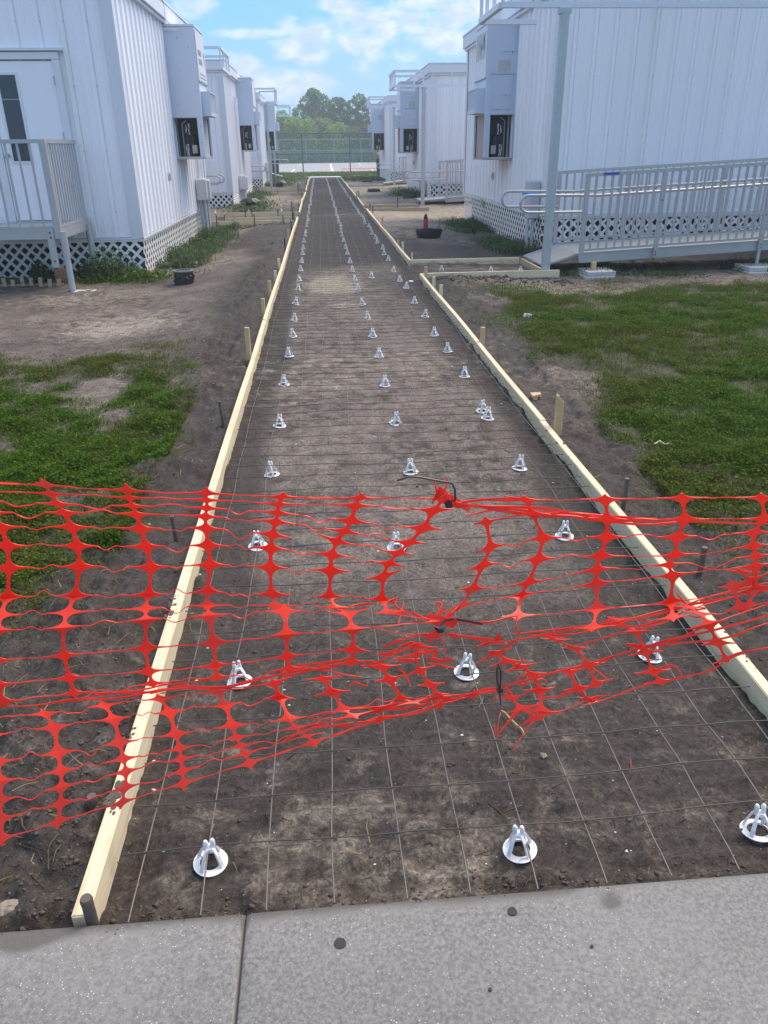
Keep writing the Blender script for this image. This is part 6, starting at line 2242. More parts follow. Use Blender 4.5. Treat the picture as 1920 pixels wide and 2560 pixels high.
# ------------------------------------------------------------------ drains, bins, litter
def drain_pot(px, py, z, r, h, label, kind='pot'):
    p = atz(px, py, z)
    t_ = thing('drain_basin', label, 'drain basin', (p[0], p[1], z), 'black plastic drain basins in the dirt')
    if kind == 'pot':
        part('body', MB().lathe([(r * 0.93, -0.06), (r * 0.98, h * 0.4), (r * 0.93, h * 0.8), (r * 0.96, h)], (p[0], p[1], z), 28, 0.02), M['black_plastic'], t_, smooth=40)
        part('rim', MB().lathe([(r * 0.78, h + 0.012), (r * 1.06, h + 0.012), (r * 1.08, h + 0.004), (r * 1.02, h - 0.012), (r * 0.9, h - 0.012)], (p[0], p[1], z), 28), M['conduit_dark'], t_, smooth=40)
        part('lid', MB().lathe([(0, h + 0.003), (r * 0.779, h + 0.006), (r * 0.779, h - 0.01)], (p[0], p[1], z), 28), M['black_plastic'], t_)
        fl = MB()
        for k in range(9):
            a = random.uniform(-2.6, 0.6)
            q = (p[0] + r * math.cos(a), p[1] + r * math.sin(a), z + h * random.uniform(0.3, 0.8))
            fl.sphere(q, r * random.uniform(0.12, 0.25), 7, (1, 0.8, 1.2), 0.15)
        part('cloth_wrap', fl, M['black_plastic'], t_)
    else:
        mb_ = MB()
        for k in range(7):
            zz = h * k / 7
            mb_.lathe([(r * 0.96, zz), (r, zz + h * 0.03), (r, zz + h * 0.10), (r * 0.95, zz + h * 0.125)], (p[0], p[1], z - 0.02), 20)
        part('body', mb_, M['black_plastic'], t_, smooth=30)
        cv = MB()
        n_ = 20
        vs, fs = [(p[0], p[1], z + h + 0.035)], []
        for rr, zz in ((r * 1.0, h + 0.025), (r * 1.85, h * 0.72)):
            for k in range(n_):
                a = 2 * math.pi * k / n_
                j = 1 + 0.16 * math.sin(4 * a + 0.7) + random.uniform(-0.06, 0.06)
                vs.append((p[0] + rr * j * math.cos(a), p[1] + rr * j * math.sin(a), z + zz + (random.uniform(-0.05, 0.03) if rr > r * 1.5 else 0)))
        for k in range(n_):
            k2 = (k + 1) % n_
            fs.append((0, 1 + k, 1 + k2))
            fs.append((1 + k, 1 + n_ + k, 1 + n_ + k2, 1 + k2))
        cv.add(vs, fs)
        co = part('fabric_cover', cv, M['black_plastic'], t_)
        so_ = co.modifiers.new('thickness', 'SOLIDIFY')
        so_.thickness = 0.006
    return t_


random.seed(31)
drain_pot(462, 712, -0.19, 0.135, 0.185, 'round black drain basin with a grey rim near the left classroom weeds')
drain_pot(628, 521, -0.10, 0.15, 0.26, 'black drain basin under a flared fabric cover past the first left branch', 'cover')
drain_pot(700, 469, -0.10, 0.17, 0.30, 'black drain basin with a ragged cover, far on the left', 'cover')
# black form with a red can
p = atz(1066, 598, -0.10)
bt = thing('black_liner', 'bulging black fabric liner half buried in the dirt on the right', 'liner', (p[0], p[1], -0.1))
mb_ = MB()
n_ = 22
vs, fs = [], []
prof = [(0.70, -0.05), (0.92, 0.05), (1.06, 0.15), (1.0, 0.205), (0.80, 0.19)]
for rr, zz in prof:
    for k in range(n_):
        a = 2 * math.pi * k / n_
        ex = 0.20 + (0.09 * max(0, math.cos(a)) ** 3)
        j = 1 + 0.04 * math.sin(5 * a + zz * 20)
        vs.append((p[0] + rr * ex * j * math.cos(a), p[1] + rr * 0.15 * j * math.sin(a), -0.1 + zz + 0.01 * math.sin(3 * a)))
for i in range(len(prof) - 1):
    for k in range(n_):
        k2 = (k + 1) % n_
        fs.append((i * n_ + k, i * n_ + k2, (i + 1) * n_ + k2, (i + 1) * n_ + k))
vs.append((p[0], p[1], 0.075))
for k in range(n_):
    fs.append(((len(prof) - 1) * n_ + k, (len(prof) - 1) * n_ + (k + 1) % n_, len(vs) - 1))
part('fabric', MB().add(vs, fs), M['black_plastic'], bt, smooth=50)
cx, cy = p[0] - 0.02, p[1] - 0.02
rc = thing('spray_can', 'red can with a black cap standing on the black liner', 'can', (cx, cy, 0.08))
part('body', MB().lathe([(0, 0.08), (0.043, 0.08), (0.045, 0.086), (0.045, 0.25), (0.038, 0.272), (0.0, 0.274)], (cx, cy, 0), 18), M['red_bottle'], rc, smooth=35)
part('cap', MB().lathe([(0.040, 0.262), (0.040, 0.278), (0.036, 0.30), (0.028, 0.325), (0.022, 0.35), (0, 0.355)], (cx, cy, 0), 16), M['black_steel'], rc, smooth=35)
part('label_band', MB().lathe([(0.0455, 0.09), (0.0458, 0.092), (0.0458, 0.10), (0.0455, 0.102)], (cx, cy, 0), 18), M['pale_ink'], rc)


def bin_(px, py, Y, w_, h, label):
    p = aty(px, py, Y)
    t_ = thing('waste_bin', label, 'bin', (p[0], Y, -0.1), 'black bins at the far end of the path')
    mb_ = MB()
    mb_.lathe([(w_ * 0.40, 0), (w_ * 0.44, h * 0.3), (w_ * 0.46, h * 0.7), (w_ * 0.5, h * 0.96), (w_ * 0.5, h)], (p[0], Y, -0.12), 18)
    part('body', mb_, M['black_plastic'], t_, smooth=35)
    part('lid', MB().lathe([(w_ * 0.53, h + 0.001), (w_ * 0.53, h + 0.04), (w_ * 0.4, h + 0.07), (0, h + 0.075)], (p[0], Y, -0.12), 18), M['black_plastic'], t_, smooth=35)
    part('handle', MB().box(p[0] - 0.12, p[0] + 0.12, Y - w_ * 0.57, Y - w_ * 0.51, h * 0.86 - 0.12, h * 0.9 - 0.12), M['black_plastic'], t_)
    return p


q = bin_(951, 430, 54.0, 0.55, 0.98, 'black bin with an orange ball on its lid, far right by the court')
ob = MB().sphere((q[0] - 0.08, 54.0, 1.12), 0.17, 16)
single('orange_ball', ob, M['orange_ball'], 'orange ball resting on top of the far right black bin', 'ball', (q[0] - 0.08, 54.0, 0.95), smooth=60)
bin_(687, 430, 54.0, 0.62, 1.0, 'black bin standing under the farthest handrail loop on the left')
for (x, y, lab) in ((918, 455, 'low dark drain grate in the far right dirt, before the grass'), (934, 479, 'small dark drain grate in the pale dirt on the right')):
    p = atz(x, y, -0.07)
    t_ = thing('drain_grate', lab, 'drain grate', (p[0], p[1], -0.08), 'dark drain grates in the dirt')
    part('frame', MB().box(p[0] - 0.24, p[0] + 0.24, p[1] - 0.24, p[1] + 0.24, -0.14, 0.03), M['black_plastic'], t_, bevel=0.01)
    for k in range(5):
        part('grate_bar', MB().box(p[0] - 0.2, p[0] + 0.2, p[1] - 0.19 + 0.085 * k, p[1] - 0.15 + 0.085 * k, 0.031, 0.04), M['steel_stake'], t_)
# flat lid, plaster lump, paper, sticks
p = atz(1312, 736, -0.11)
t_ = thing('valve_lid', 'flat grey oval lid in the dirt before the ramp', 'lid', (p[0], p[1], -0.11))
part('cover', MB().lathe([(0, 0.012), (0.20, 0.012), (0.215, 0.004), (0.215, -0.02)], (p[0], p[1], -0.105), 24), M['grey_panel'], t_, smooth=30)
part('lid_handle', MB().tube([(p[0] - 0.04, p[1], -0.092), (p[0] - 0.02, p[1], -0.08), (p[0] + 0.02, p[1], -0.08), (p[0] + 0.04, p[1], -0.092)], 0.005, 6), M['steel_stake'], t_)
p = atz(1300, 746, -0.1)
single('plaster_lump', MB().sphere((p[0], p[1], -0.1), 0.032, 10, (1.4, 0.8, 0.55), 0.12), M['straw'], 'cream coloured lump beside the flat grey lid', 'lump', (p[0], p[1], -0.1))
p = atz(1319, 797, -0.07)
cup = MB().add([(-0.035, -0.02, 0.0), (0.03, -0.045, 0.0), (0.045, -0.03, 0.055), (-0.03, 0.02, 0.06), (-0.05, 0.0, 0.03)], [(0, 1, 2, 4), (4, 2, 3)])
o = link(bpy.data.objects.new('paper_scrap', cup.mesh('paper_scrap', M['chair'])))
o.location = (p[0], p[1], -0.075)
o.modifiers.new('thickness', 'SOLIDIFY').thickness = 0.002
tag(o, 'crumpled white paper scrap at the edge of the right grass', 'paper')


def stick(x0_, y0_, x1_, y1_, z, r, label, mat='straw', cat='stick', n_=6):
    a, b_ = atz(x0_, y0_, z), atz(x1_, y1_, z)
    pts = [tuple(a + (b_ - a) * k / n_ + np.array([random.gauss(0, r), random.gauss(0, r), abs(random.gauss(0, r)) + r])) for k in range(n_ + 1)]
    return single(cat.replace(' ', '_'), MB().tube(pts, [r * (0.6 if k in (0, n_) else 1) for k in range(n_ + 1)], 6), M[mat], label, cat, tuple(a), smooth=60)


stick(1632, 1112, 1683, 1115, -0.045, 0.006, 'pale dry stick lying in the grass right of the path', 'lumber', 'stick')
stick(1254, 1777, 1313, 1835, -0.085, 0.0028, 'thin yellow reed below the lower knot of the net', 'straw', 'reed')
stick(1577, 1892, 1575, 1922, -0.088, 0.0016, 'small dark red bent twig on the path bed', 'red_bottle', 'twig', 4)
p = atz(1357, 1887, -0.085)
sc_ = MB()
for k in range(3):
    sc_.box(-0.006 + 0.0045 * k, -0.003 + 0.0045 * k, -0.009, 0.008 - 0.003 * k, 0.0, 0.005 + 0.002 * k)
o = link(bpy.data.objects.new('wood_chip', sc_.mesh('wood_chip', M['lumber_old'])))
o.location = (p[0], p[1], -0.088)
o.rotation_euler = (0.4, 0.2, 0.5)
tag(o, 'pale splintered wood chip on the path bed below the net', 'wood chip')
p = atz(195, 1707, -0.05)
single('pale_stone', MB().sphere((p[0], p[1], -0.05), 0.016, 10, (1.3, 1, 0.8), 0.15), M['shell'], 'pale crumbly stone in the dirt left of the path under the net', 'stone', (p[0], p[1], -0.05))
p = atz(20, 2262, -0.05)
single('pale_stone', MB().sphere((p[0], p[1], -0.062), 0.020, 12, (1.3, 1.1, 0.4), 0.2), M['sandy'], 'pale sandy lump in the dark soil at the left edge by the sidewalk', 'stone', (p[0], p[1], -0.05))
p = atz(1209, 504, 0.1)
p = atx(1209, 504, 3.56)
ap = MB()
for k in range(16):
    a = random.uniform(0, 6.28)
    b_ = random.uniform(-0.5, 1.2)
    d = Vector((-0.3 - 0.5 * random.random(), math.cos(a), math.sin(a) * 0.8)).normalized()
    s = d.cross(Vector((0, 0, 1))).normalized() * 0.022
    c0 = Vector(p) + Vector((random.gauss(0, 0.015), random.gauss(0, 0.03), random.gauss(0, 0.03)))
    ap.add([c0 - s * 0.4, c0 + d * 0.06 - s, c0 + d * 0.11, c0 + d * 0.06 + s, c0 + s * 0.4], [(0, 1, 2, 3, 4)])
m_, t, b = new_mat('bright_leaf')
b.inputs['Base Color'].default_value = (0.22, 0.42, 0.06, 1)
b.inputs['Roughness'].default_value = 0.5
single('leaf_sprig', ap, m_, 'bright green sprig of leaves poking through the lattice on the right', 'leaf sprig', tuple(p))
# ------------------------------------------------------------------ loose soil, grit, straw
def scatter_rocks(name, n, posf, rmin, rmax, mat, label, cat=None, flat=0.65, seed=1):
    r_ = np.random.default_rng(seed)
    base = np.array([(1, 0, 0), (0.3, 0.9, 0), (-0.8, 0.55, 0), (-0.8, -0.6, 0), (0.35, -0.9, 0), (0.15, 0.1, 0.9), (-0.1, -0.1, -0.8)], float)
    fc = np.array([(0, 1, 5), (1, 2, 5), (2, 3, 5), (3, 4, 5), (4, 0, 5), (1, 0, 6), (2, 1, 6), (3, 2, 6), (4, 3, 6), (0, 4, 6)])
    x, y = posf(r_, n)
    z = ground_h(x, y)
    n = len(x)
    s = rmin * (rmax / rmin) ** (r_.random(n) ** 2.2)
    V_ = base[None] * (1 + r_.uniform(-0.5, 0.5, (n, 7, 3)))
    a = r_.uniform(0, 6.28, n)
    ca, sa = np.cos(a)[:, None], np.sin(a)[:, None]
    X = V_[..., 0] * ca - V_[..., 1] * sa
    Y = V_[..., 0] * sa + V_[..., 1] * ca
    V_ = np.stack([X * s[:, None] + x[:, None], Y * s[:, None] * r_.uniform(0.6, 1, n)[:, None] + y[:, None], V_[..., 2] * s[:, None] * flat + z[:, None] + s[:, None] * 0.15], -1).reshape(-1, 3)
    F_ = (fc[None] + 7 * np.arange(n)[:, None, None]).reshape(-1, 3)
    o_ = link(bpy.data.objects.new(name, np_mesh(name, V_, F_, mat, None, False)))
    tag(o_, label, cat, kind='stuff')
    return o_


def pos_clods(r_, n):
    xs, ys = [], []
    # along the sidewalk edge, in the left corner, along the boards, thin over the rest
    k = int(n * 0.22)
    xs.append(r_.uniform(-0.55, 1.25, k))
    ys.append(YE + 0.005 + np.abs(r_.normal(0, 0.05, k)))
    k = int(n * 0.16)
    xs.append(-0.62 - np.abs(r_.normal(0, 0.22, k)))
    ys.append(YE + 0.01 + np.abs(r_.normal(0, 0.55, k)))
    k = int(n * 0.2)
    yy = 1.15 + 8 * r_.random(k) ** 1.6
    xs.append(-0.60 - np.abs(r_.normal(0, 0.10, k)) * (1 + yy * 0.1))
    ys.append(yy)
    k = int(n * 0.14)
    yy = 1.3 + 9 * r_.random(k) ** 1.4
    xs.append(1.30 + np.abs(r_.normal(0, 0.14, k)))
    ys.append(yy)
    k = int(n * 0.16)
    xs.append(r_.uniform(-0.55, 1.24, k))
    ys.append(1.16 + 8 * r_.random(k) ** 1.8)
    return np.concatenate(xs), np.concatenate(ys)


scatter_rocks('soil_clods', 4800, pos_clods, 0.0016, 0.0095, M['clod'], 'loose crumbs and clods of dark earth', flat=0.5, seed=3)


def pos_spoil(r_, n):
    k = n // 2
    x1 = r_.uniform(1.4, 3.2, k)
    y1 = RBR[0] - 0.35 + r_.normal(0, 0.16, k)
    x2 = r_.uniform(-2.5, -0.8, n - k)
    y2 = LBR[0] - 0.5 + r_.normal(0, 0.25, n - k)
    kp = (x2 < -0.8) | (x2 > 1.45)
    return np.concatenate([x1, x2[kp]]), np.concatenate([y1, y2[kp]])


scatter_rocks('spoil_clods', 1500, pos_spoil, 0.006, 0.035, M['clod'], 'clods of dug earth beside the branch forms and on the dirt', seed=4)


def pos_spill(r_, n):
    return r_.uniform(-1.0, 1.3, n), YE - 0.004 - np.abs(r_.normal(0, 0.02, n))


os_ = scatter_rocks('spilled_crumbs', 260, pos_spill, 0.0008, 0.0032, M['clod'], 'crumbs of earth spilled on the edge of the sidewalk', seed=14)
os_.location.z = 0.156


def pos_shell(r_, n):
    x1 = r_.uniform(-0.55, 1.24, n)
    y1 = 1.16 + 7 * r_.random(n) ** 1.5
    x2 = np.where(r_.random(n) < 0.5, r_.uniform(-2.6, -0.65, n), r_.uniform(1.35, 2.6, n))
    y2 = 1.2 + 14 * r_.random(n) ** 1.2
    return np.concatenate([x1, x2]), np.concatenate([y1, y2])


scatter_rocks('shell_bits', 210, pos_shell, 0.0016, 0.0075, M['shell'], 'tiny white shell bits and pebbles in the soil', seed=5)


def strands(name, n, posf, lmin, lmax, w_, cols, label, seed, up=0.25, mat='grass'):
    """thin bent strands lying on the ground"""
    r_ = np.random.default_rng(seed)
    x, y = posf(r_, n)
    n = len(x)
    z = ground_h(x, y) + 0.002
    L = r_.uniform(lmin, lmax, n)
    a = r_.uniform(0, 6.28, n)
    d = np.stack([np.cos(a), np.sin(a)], -1)
    s = np.stack([-d[:, 1], d[:, 0]], -1)
    bend = r_.normal(0, 0.25, n)
    hgt = np.abs(r_.normal(0, up, n)) * L
    V_ = np.zeros((n, 6, 3))
    for k, t_ in enumerate((0, 0.5, 1.0)):
        c = np.stack([x, y], -1) + d * (L * t_)[:, None] + s * (L * bend * t_ * t_)[:, None]
        zz = z + hgt * 4 * t_ * (1 - t_) * 0.5 + hgt * t_ * 0.3
        ww = w_ * (1 - 0.6 * t_)
        V_[:, 2 * k, :2] = c - s * ww
        V_[:, 2 * k + 1, :2] = c + s * ww
        V_[:, 2 * k, 2] = zz
        V_[:, 2 * k + 1, 2] = zz + 0.001
    F_ = (np.array([(0, 1, 3, 2), (2, 3, 5, 4)])[None] + 6 * np.arange(n)[:, None, None]).reshape(-1, 4)
    cc = np.array(cols)[r_.integers(0, len(cols), n)] * r_.uniform(0.7, 1.25, (n, 1))
    o_ = link(bpy.data.objects.new(name, np_mesh(name, V_.reshape(-1, 3), F_, M[mat], {'tint': np.repeat(cc, 6, 0)})))
    tag(o_, label, kind='stuff')
    return o_


DRY = [(0.20, 0.145, 0.07), (0.12, 0.085, 0.045), (0.065, 0.048, 0.03), (0.05, 0.04, 0.028), (0.30, 0.23, 0.12)]


def pos_dry(r_, n):
    x = r_.uniform(-4.5, 5.0, n)
    y = 1.3 + 11 * r_.random(n) ** 1.3
    gl, gr = grass_mask(x, y)
    g = np.maximum(gl, gr)
    edge = np.exp(-((g - 0.35) / 0.3) ** 2)
    nn = fbm(x * 1.6, y * 1.6, 171, 4)
    bed = (x > BX0 - 0.03) & (x < BX1 + 0.03)
    side = (x > BX0 - 0.2) & (x < BX1 + 0.2)
    p = np.where(bed, 0.03, np.clip((nn - 0.42) * 5, 0, 1) * 0.6 + 0.5 * edge)
    p = np.where(side & ~bed, p * 0.4, p)
    k = r_.random(n) < p
    return x[k], y[k]


strands('dry_grass', 60000, pos_dry, 0.015, 0.075, 0.0016, DRY, 'dead roots and dry grass strewn over the dirt', 6)


def pos_twig(r_, n):
    x = r_.uniform(BX0 + 0.04, BX1 - 0.04, n)
    y = 1.2 + 12 * r_.random(n) ** 1.4
    return x, y


strands('bed_roots', 2600, pos_twig, 0.006, 0.035, 0.0010, [(0.03, 0.024, 0.018), (0.06, 0.045, 0.03), (0.24, 0.18, 0.1)], 'fine roots and chips in the earth of the path bed', 8, up=0.1)


# ------------------------------------------------------------------ grass and weeds
def foliage(name, x, y, z, hgt, r_, label, cols, leaf=0.010, blade_share=0.45, spread=1.0, kind='stuff', cat=None, dry=0):
    """short turf: thin blades and small clover-like leaves"""
    n = len(x)
    is_b = r_.random(n) < blade_share
    tint = np.array(cols)[r_.integers(0, len(cols), n)] * r_.uniform(0.65, 1.35, (n, 1))
    if dry:
        b_ = np.clip((fbm(x * 1.3, y * 1.3, 187, 4) - 0.46) * 4.0 * dry, 0, 0.6 + 0.2 * (dry > 1)) * r_.uniform(0.3, 1.0, n)
        tint = tint * (1 - b_[:, None]) + np.array([0.115, 0.098, 0.026]) * b_[:, None]
    Vs, Fs, Cs = [], [], []
    # blades: bent quads pair
    xb, yb, zb, hb = x[is_b], y[is_b], z[is_b], hgt[is_b] * r_.uniform(0.7, 1.6, is_b.sum())
    m_ = len(xb)
    a = r_.uniform(0, 6.28, m_)
    lean = r_.uniform(0.15, 1.1, m_) * spread
    d = np.stack([np.cos(a), np.sin(a)], -1)
    s = np.stack([-d[:, 1], d[:, 0]], -1)
    w_ = r_.uniform(0.0011, 0.0026, m_) * (leaf / 0.010)
    V_ = np.zeros((m_, 5, 3))
    p0 = np.stack([xb, yb], -1)
    V_[:, 0, :2], V_[:, 1, :2] = p0 - s * w_[:, None], p0 + s * w_[:, None]
    V_[:, 0:2, 2] = zb[:, None]
    pm = p0 + d * (hb * lean * 0.35)[:, None]
    V_[:, 2, :2], V_[:, 3, :2] = pm - s * (w_ * 0.8)[:, None], pm + s * (w_ * 0.8)[:, None]
    V_[:, 2:4, 2] = (zb + hb * 0.6)[:, None]
    V_[:, 4, :2] = p0 + d * (hb * lean)[:, None]
    V_[:, 4, 2] = zb + hb * (1.0 - 0.3 * np.minimum(lean, 1))
    F1 = (np.array([(0, 1, 3), (0, 3, 2), (2, 3, 4)])[None] + 5 * np.arange(m_)[:, None, None]).reshape(-1, 3)
    Vs.append(V_.reshape(-1, 3))
    Fs.append(F1)
    Cs.append(np.repeat(tint[is_b], 5, 0))
    # leaves: tilted diamonds held up on the sward
    xl, yl, zl, hl = x[~is_b], y[~is_b], z[~is_b], hgt[~is_b]
    m2 = len(xl)
    a = r_.uniform(0, 6.28, m2)
    ti = r_.normal(0, 0.55, m2)
    sz = leaf * r_.uniform(0.5, 1.25, m2)
    d = np.stack([np.cos(a) * np.cos(ti), np.sin(a) * np.cos(ti), np.sin(ti)], -1)
    s = np.stack([-np.sin(a), np.cos(a), r_.normal(0, 0.35, m2)], -1)
    c = np.stack([xl, yl, zl + hl * r_.uniform(0.35, 1.1, m2)], -1)
    V2 = np.stack([c - d * sz[:, None], c + s * sz[:, None] * 0.62, c + d * sz[:, None], c - s * sz[:, None] * 0.62], 1)
    off = len(Vs[0])
    F2 = (np.array([(0, 1, 2), (0, 2, 3)])[None] + 4 * np.arange(m2)[:, None, None]).reshape(-1, 3) + off
    Vs.append(V2.reshape(-1, 3))
    Fs.append(F2)
    Cs.append(np.repeat(tint[~is_b], 4, 0))
    o_ = link(bpy.data.objects.new(name, np_mesh(name, np.concatenate(Vs), np.concatenate(Fs), M['grass'], {'tint': np.concatenate(Cs)})))
    tag(o_, label, cat, kind=kind)
    return o_


GREEN = [(0.044, 0.104, 0.006), (0.058, 0.130, 0.008), (0.080, 0.160, 0.012), (0.036, 0.082, 0.006), (0.105, 0.175, 0.018), (0.135, 0.155, 0.026), (0.068, 0.132, 0.010)]
r_ = np.random.default_rng(77)


def turf(name, which, n, x0, x1, y0, y1, label, seed):
    r_ = np.random.default_rng(seed)
    x = r_.uniform(x0, x1, n)
    # denser near the camera, where leaves show singly
    u_ = r_.random(n)
    y = y0 * (y1 / y0) ** u_ if y0 > 0 else r_.uniform(y0, y1, n)
    g = grass_mask(x, y)[which]
    clump = fbm(x * 4.5, y * 4.5, 181, 3)
    bare = fbm(x * 1.7, y * 1.7, 183, 4)
    p = g * np.clip(0.35 + (clump - 0.32) * 2.8, 0.08, 1.0) * np.clip((bare - (0.27 if which else 0.15)) * 7, 0.12, 1)
    p = p * 1.25 * (1 - 0.5 * sstep(4.9, 6.4, y)) if which == 0 else p * (1 - 0.35 * sstep(7.5, 9.5, y))
    k = r_.random(n) < p
    x, y, g, clump = x[k], y[k], g[k], clump[k]
    z = ground_h(x, y) - 0.002
    h = (0.014 + 0.038 * g * np.clip(clump * 1.5, 0.3, 1.2))
    return foliage(name, x, y, z, h, r_, label, GREEN, 0.0082, 0.56, dry=1.0 if which else 1.9)


turf('lawn_grass', 0, 760000, -4.6, -0.9, 2.2, 7.2, 'patchy green turf and clover left of the path', 201)
turf('lawn_grass', 1, 1550000, 1.6, 8.5, 2.0, 10.2, 'thick green turf and clover right of the path', 202)
GR_YEL = [(0.17, 0.155, 0.05), (0.21, 0.175, 0.075), (0.12, 0.125, 0.035)]


def pos_yel(r_, n):
    x = r_.uniform(-4.5, 7.5, n)
    y = 2.1 + 8 * r_.random(n) ** 1.2
    gl, gr = grass_mask(x, y)
    g = np.maximum(gl, gr)
    k = r_.random(n) < np.clip(g, 0, 1) * np.clip((fbm(x * 1.3, y * 1.3, 191, 3) - 0.38) * 4, 0.06, 1)
    return x[k], y[k]


strands('yellow_grass', 30000, pos_yel, 0.02, 0.06, 0.0014, GR_YEL, 'yellowed blades among the turf', 9, up=0.6)


def weed_patch(name, n, cx, cy, sx, sy, hmax, label, seed, clip=None, cols=GREEN, leaf=0.02, blade=0.3):
    r_ = np.random.default_rng(seed)
    x = r_.normal(cx, sx, n)
    y = r_.normal(cy, sy, n) if sy < 2 else r_.uniform(cy - sy, cy + sy, n)
    q = fbm(x * 1.6, y * 1.2, seed, 4)
    k = q > 0.42
    if clip:
        k &= clip(x, y)
    x, y, q = x[k], y[k], q[k]
    z = ground_h(x, y) - 0.003
    h = hmax * r_.uniform(0.25, 1.0, len(x)) * np.clip((q - 0.36) * 4, 0.15, 1)
    return foliage(name, x, y, z, h, r_, label, cols, leaf, blade, 0.8)


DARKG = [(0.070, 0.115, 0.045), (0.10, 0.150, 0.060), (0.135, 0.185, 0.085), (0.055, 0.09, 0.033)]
weed_patch('wall_weeds', 26000, -2.35, 16.4, 0.24, 3.6, 0.24, 'tall green weeds along the lattice of the nearest left classroom', 301, lambda x, y: (x > -2.64) & (x < -1.5 + 0.5 * np.sin(y * 0.9)), DARKG)
weed_patch('wall_weeds', 19000, 3.30, 16.2, 0.26, 3.4, 0.21, 'green weeds along the lattice of the nearest right classroom', 302, lambda x, y: (x < 3.57) & (x > 2.4), DARKG)
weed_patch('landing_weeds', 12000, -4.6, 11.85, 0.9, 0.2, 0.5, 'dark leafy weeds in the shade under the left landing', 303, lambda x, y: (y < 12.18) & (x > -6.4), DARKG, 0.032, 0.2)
weed_patch('corner_weeds', 5000, -3.0, 11.75, 0.35, 0.20, 0.14, 'green weeds round the rear landing leg at the left classroom corner', 304, lambda x, y: (y < 12.18), GREEN, 0.022, 0.35)
weed_patch('wall_weeds', 4500, -2.4, 30.0, 0.25, 3.0, 0.2, 'green weeds below the second left classroom', 305, lambda x, y: (x > -2.62), DARKG, 0.035)
weed_patch('wall_weeds', 5000, 3.3, 29.5, 0.35, 2.0, 0.34, 'green weeds below the second right classroom', 306, lambda x, y: (x < 3.55), DARKG, 0.035)
weed_patch('wall_weeds', 5000, -2.2, 43.5, 0.4, 4.0, 0.28, 'green weeds below the third left classroom', 307, lambda x, y: (x > -2.62), DARKG, 0.05)
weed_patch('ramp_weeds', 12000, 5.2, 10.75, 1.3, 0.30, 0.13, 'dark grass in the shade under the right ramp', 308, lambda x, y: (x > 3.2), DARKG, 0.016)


def pos_turf_far(r_, n):
    x = r_.uniform(-14, 14, n)
    y = r_.uniform(47.5, 64, n)
    k = ((x < BX0) | (x > BX1) | (y > YPE + 1.7)) & ~((x > 2) & (y > 54.5) & (y < 56.0))
    k &= ~((x < BX0) & (y < 51.5) & (r_.random(n) < 0.5))
    return x[k], y[k]


x, y = pos_turf_far(r_, 70000)
foliage('far_grass', x, y, ground_h(x, y), np.full(len(x), 0.10), r_, 'mown grass strip before the court', [(0.10, 0.155, 0.04), (0.14, 0.19, 0.06), (0.085, 0.13, 0.035)], 0.045, 0.4)
r2 = np.random.default_rng(88)
for (cx, cy, sx, sy, n, lab) in ((-2.1, 25.0, 0.35, 1.0, 1200, 'thin green growth past the first left branch'), (2.7, 47.5, 0.9, 1.6, 5000, 'grass by the far right dirt'), (1.75, 7.3, 0.25, 0.3, 500, 'small green tuft on the dirt right of the path'), (2.35, 9.3, 0.4, 0.25, 900, 'thin grass before the ramp')):
    x, y = r2.normal(cx, sx, n), r2.normal(cy, sy, n)
    k = (x > 1.35) | (x < -0.7)
    x, y = x[k], y[k]
    foliage('grass_tuft', x, y, ground_h(x, y), np.full(len(x), 0.06 if cy < 20 else 0.09), r2, lab, DARKG if cy > 20 else GREEN, 0.012 if cy < 20 else 0.05, 0.4)
# tangled root ball
p = atz(1738, 1180, -0.05)
rb = MB()
random.seed(55)
for k in range(60):
    a = random.uniform(0, 6.28)
    c0 = Vector((p[0] + random.gauss(0, 0.05), p[1] + random.gauss(0, 0.03), -0.045))
    pts = [c0]
    d = Vector((math.cos(a), math.sin(a), random.uniform(0.2, 1.0))).normalized()
    for q in range(5):
        d = (d + Vector((random.gauss(0, 0.5), random.gauss(0, 0.5), random.gauss(-0.25, 0.4)))).normalized()
        pts.append(pts[-1] + d * 0.014)
    rb.tube(pts, 0.0013, 4)
m_, t, b = new_mat('dead_roots')
b.inputs['Base Color'].default_value = (0.12, 0.075, 0.04, 1)
b.inputs['Roughness'].default_value = 0.9
single('root_ball', rb, m_, 'brown tangled ball of dead roots at the edge of the right grass', 'root ball', tuple(p))

# ------------------------------------------------------------------ court fences
def chain_fence(y, x0_, x1_, h_, posts, rails, pm, label, low=None, wind=None, zb=-0.1):
    t_ = thing('chain_link_fence', label, 'fence', ((x0_ + x1_) / 2, y, zb))
    me = MB().tube([(0, 0, 0), (0, 0, h_)], 0.045 if pm == 'fence_post_dark' else 0.05, 8).mesh('fence_post', M[pm], smooth=50)
    for x_ in posts:
        inst('fence_post', me, t_, (x_ - (x0_ + x1_) / 2, 0, 0))
    for z_ in rails:
        part('fence_rail', MB().tube([(x0_, y, z_), (x1_, y, z_)], 0.035, 6), M[pm], t_, smooth=50)
    part('wire_netting', MB().add([(x0_, y + 0.05, zb + 0.05), (x1_, y + 0.05, zb + 0.05), (x1_, y + 0.05, zb + h_), (x0_, y + 0.05, zb + h_)], [(0, 1, 2, 3)]), M['chainlink'], t_)
    if wind:
        part('screen_cloth', MB().add([(x0_, y + 0.09, wind[0]), (x1_, y + 0.09, wind[0]), (x1_, y + 0.09, wind[1]), (x0_, y + 0.09, wind[1])], [(0, 1, 2, 3)]), M['windscreen'], t_)
    return t_


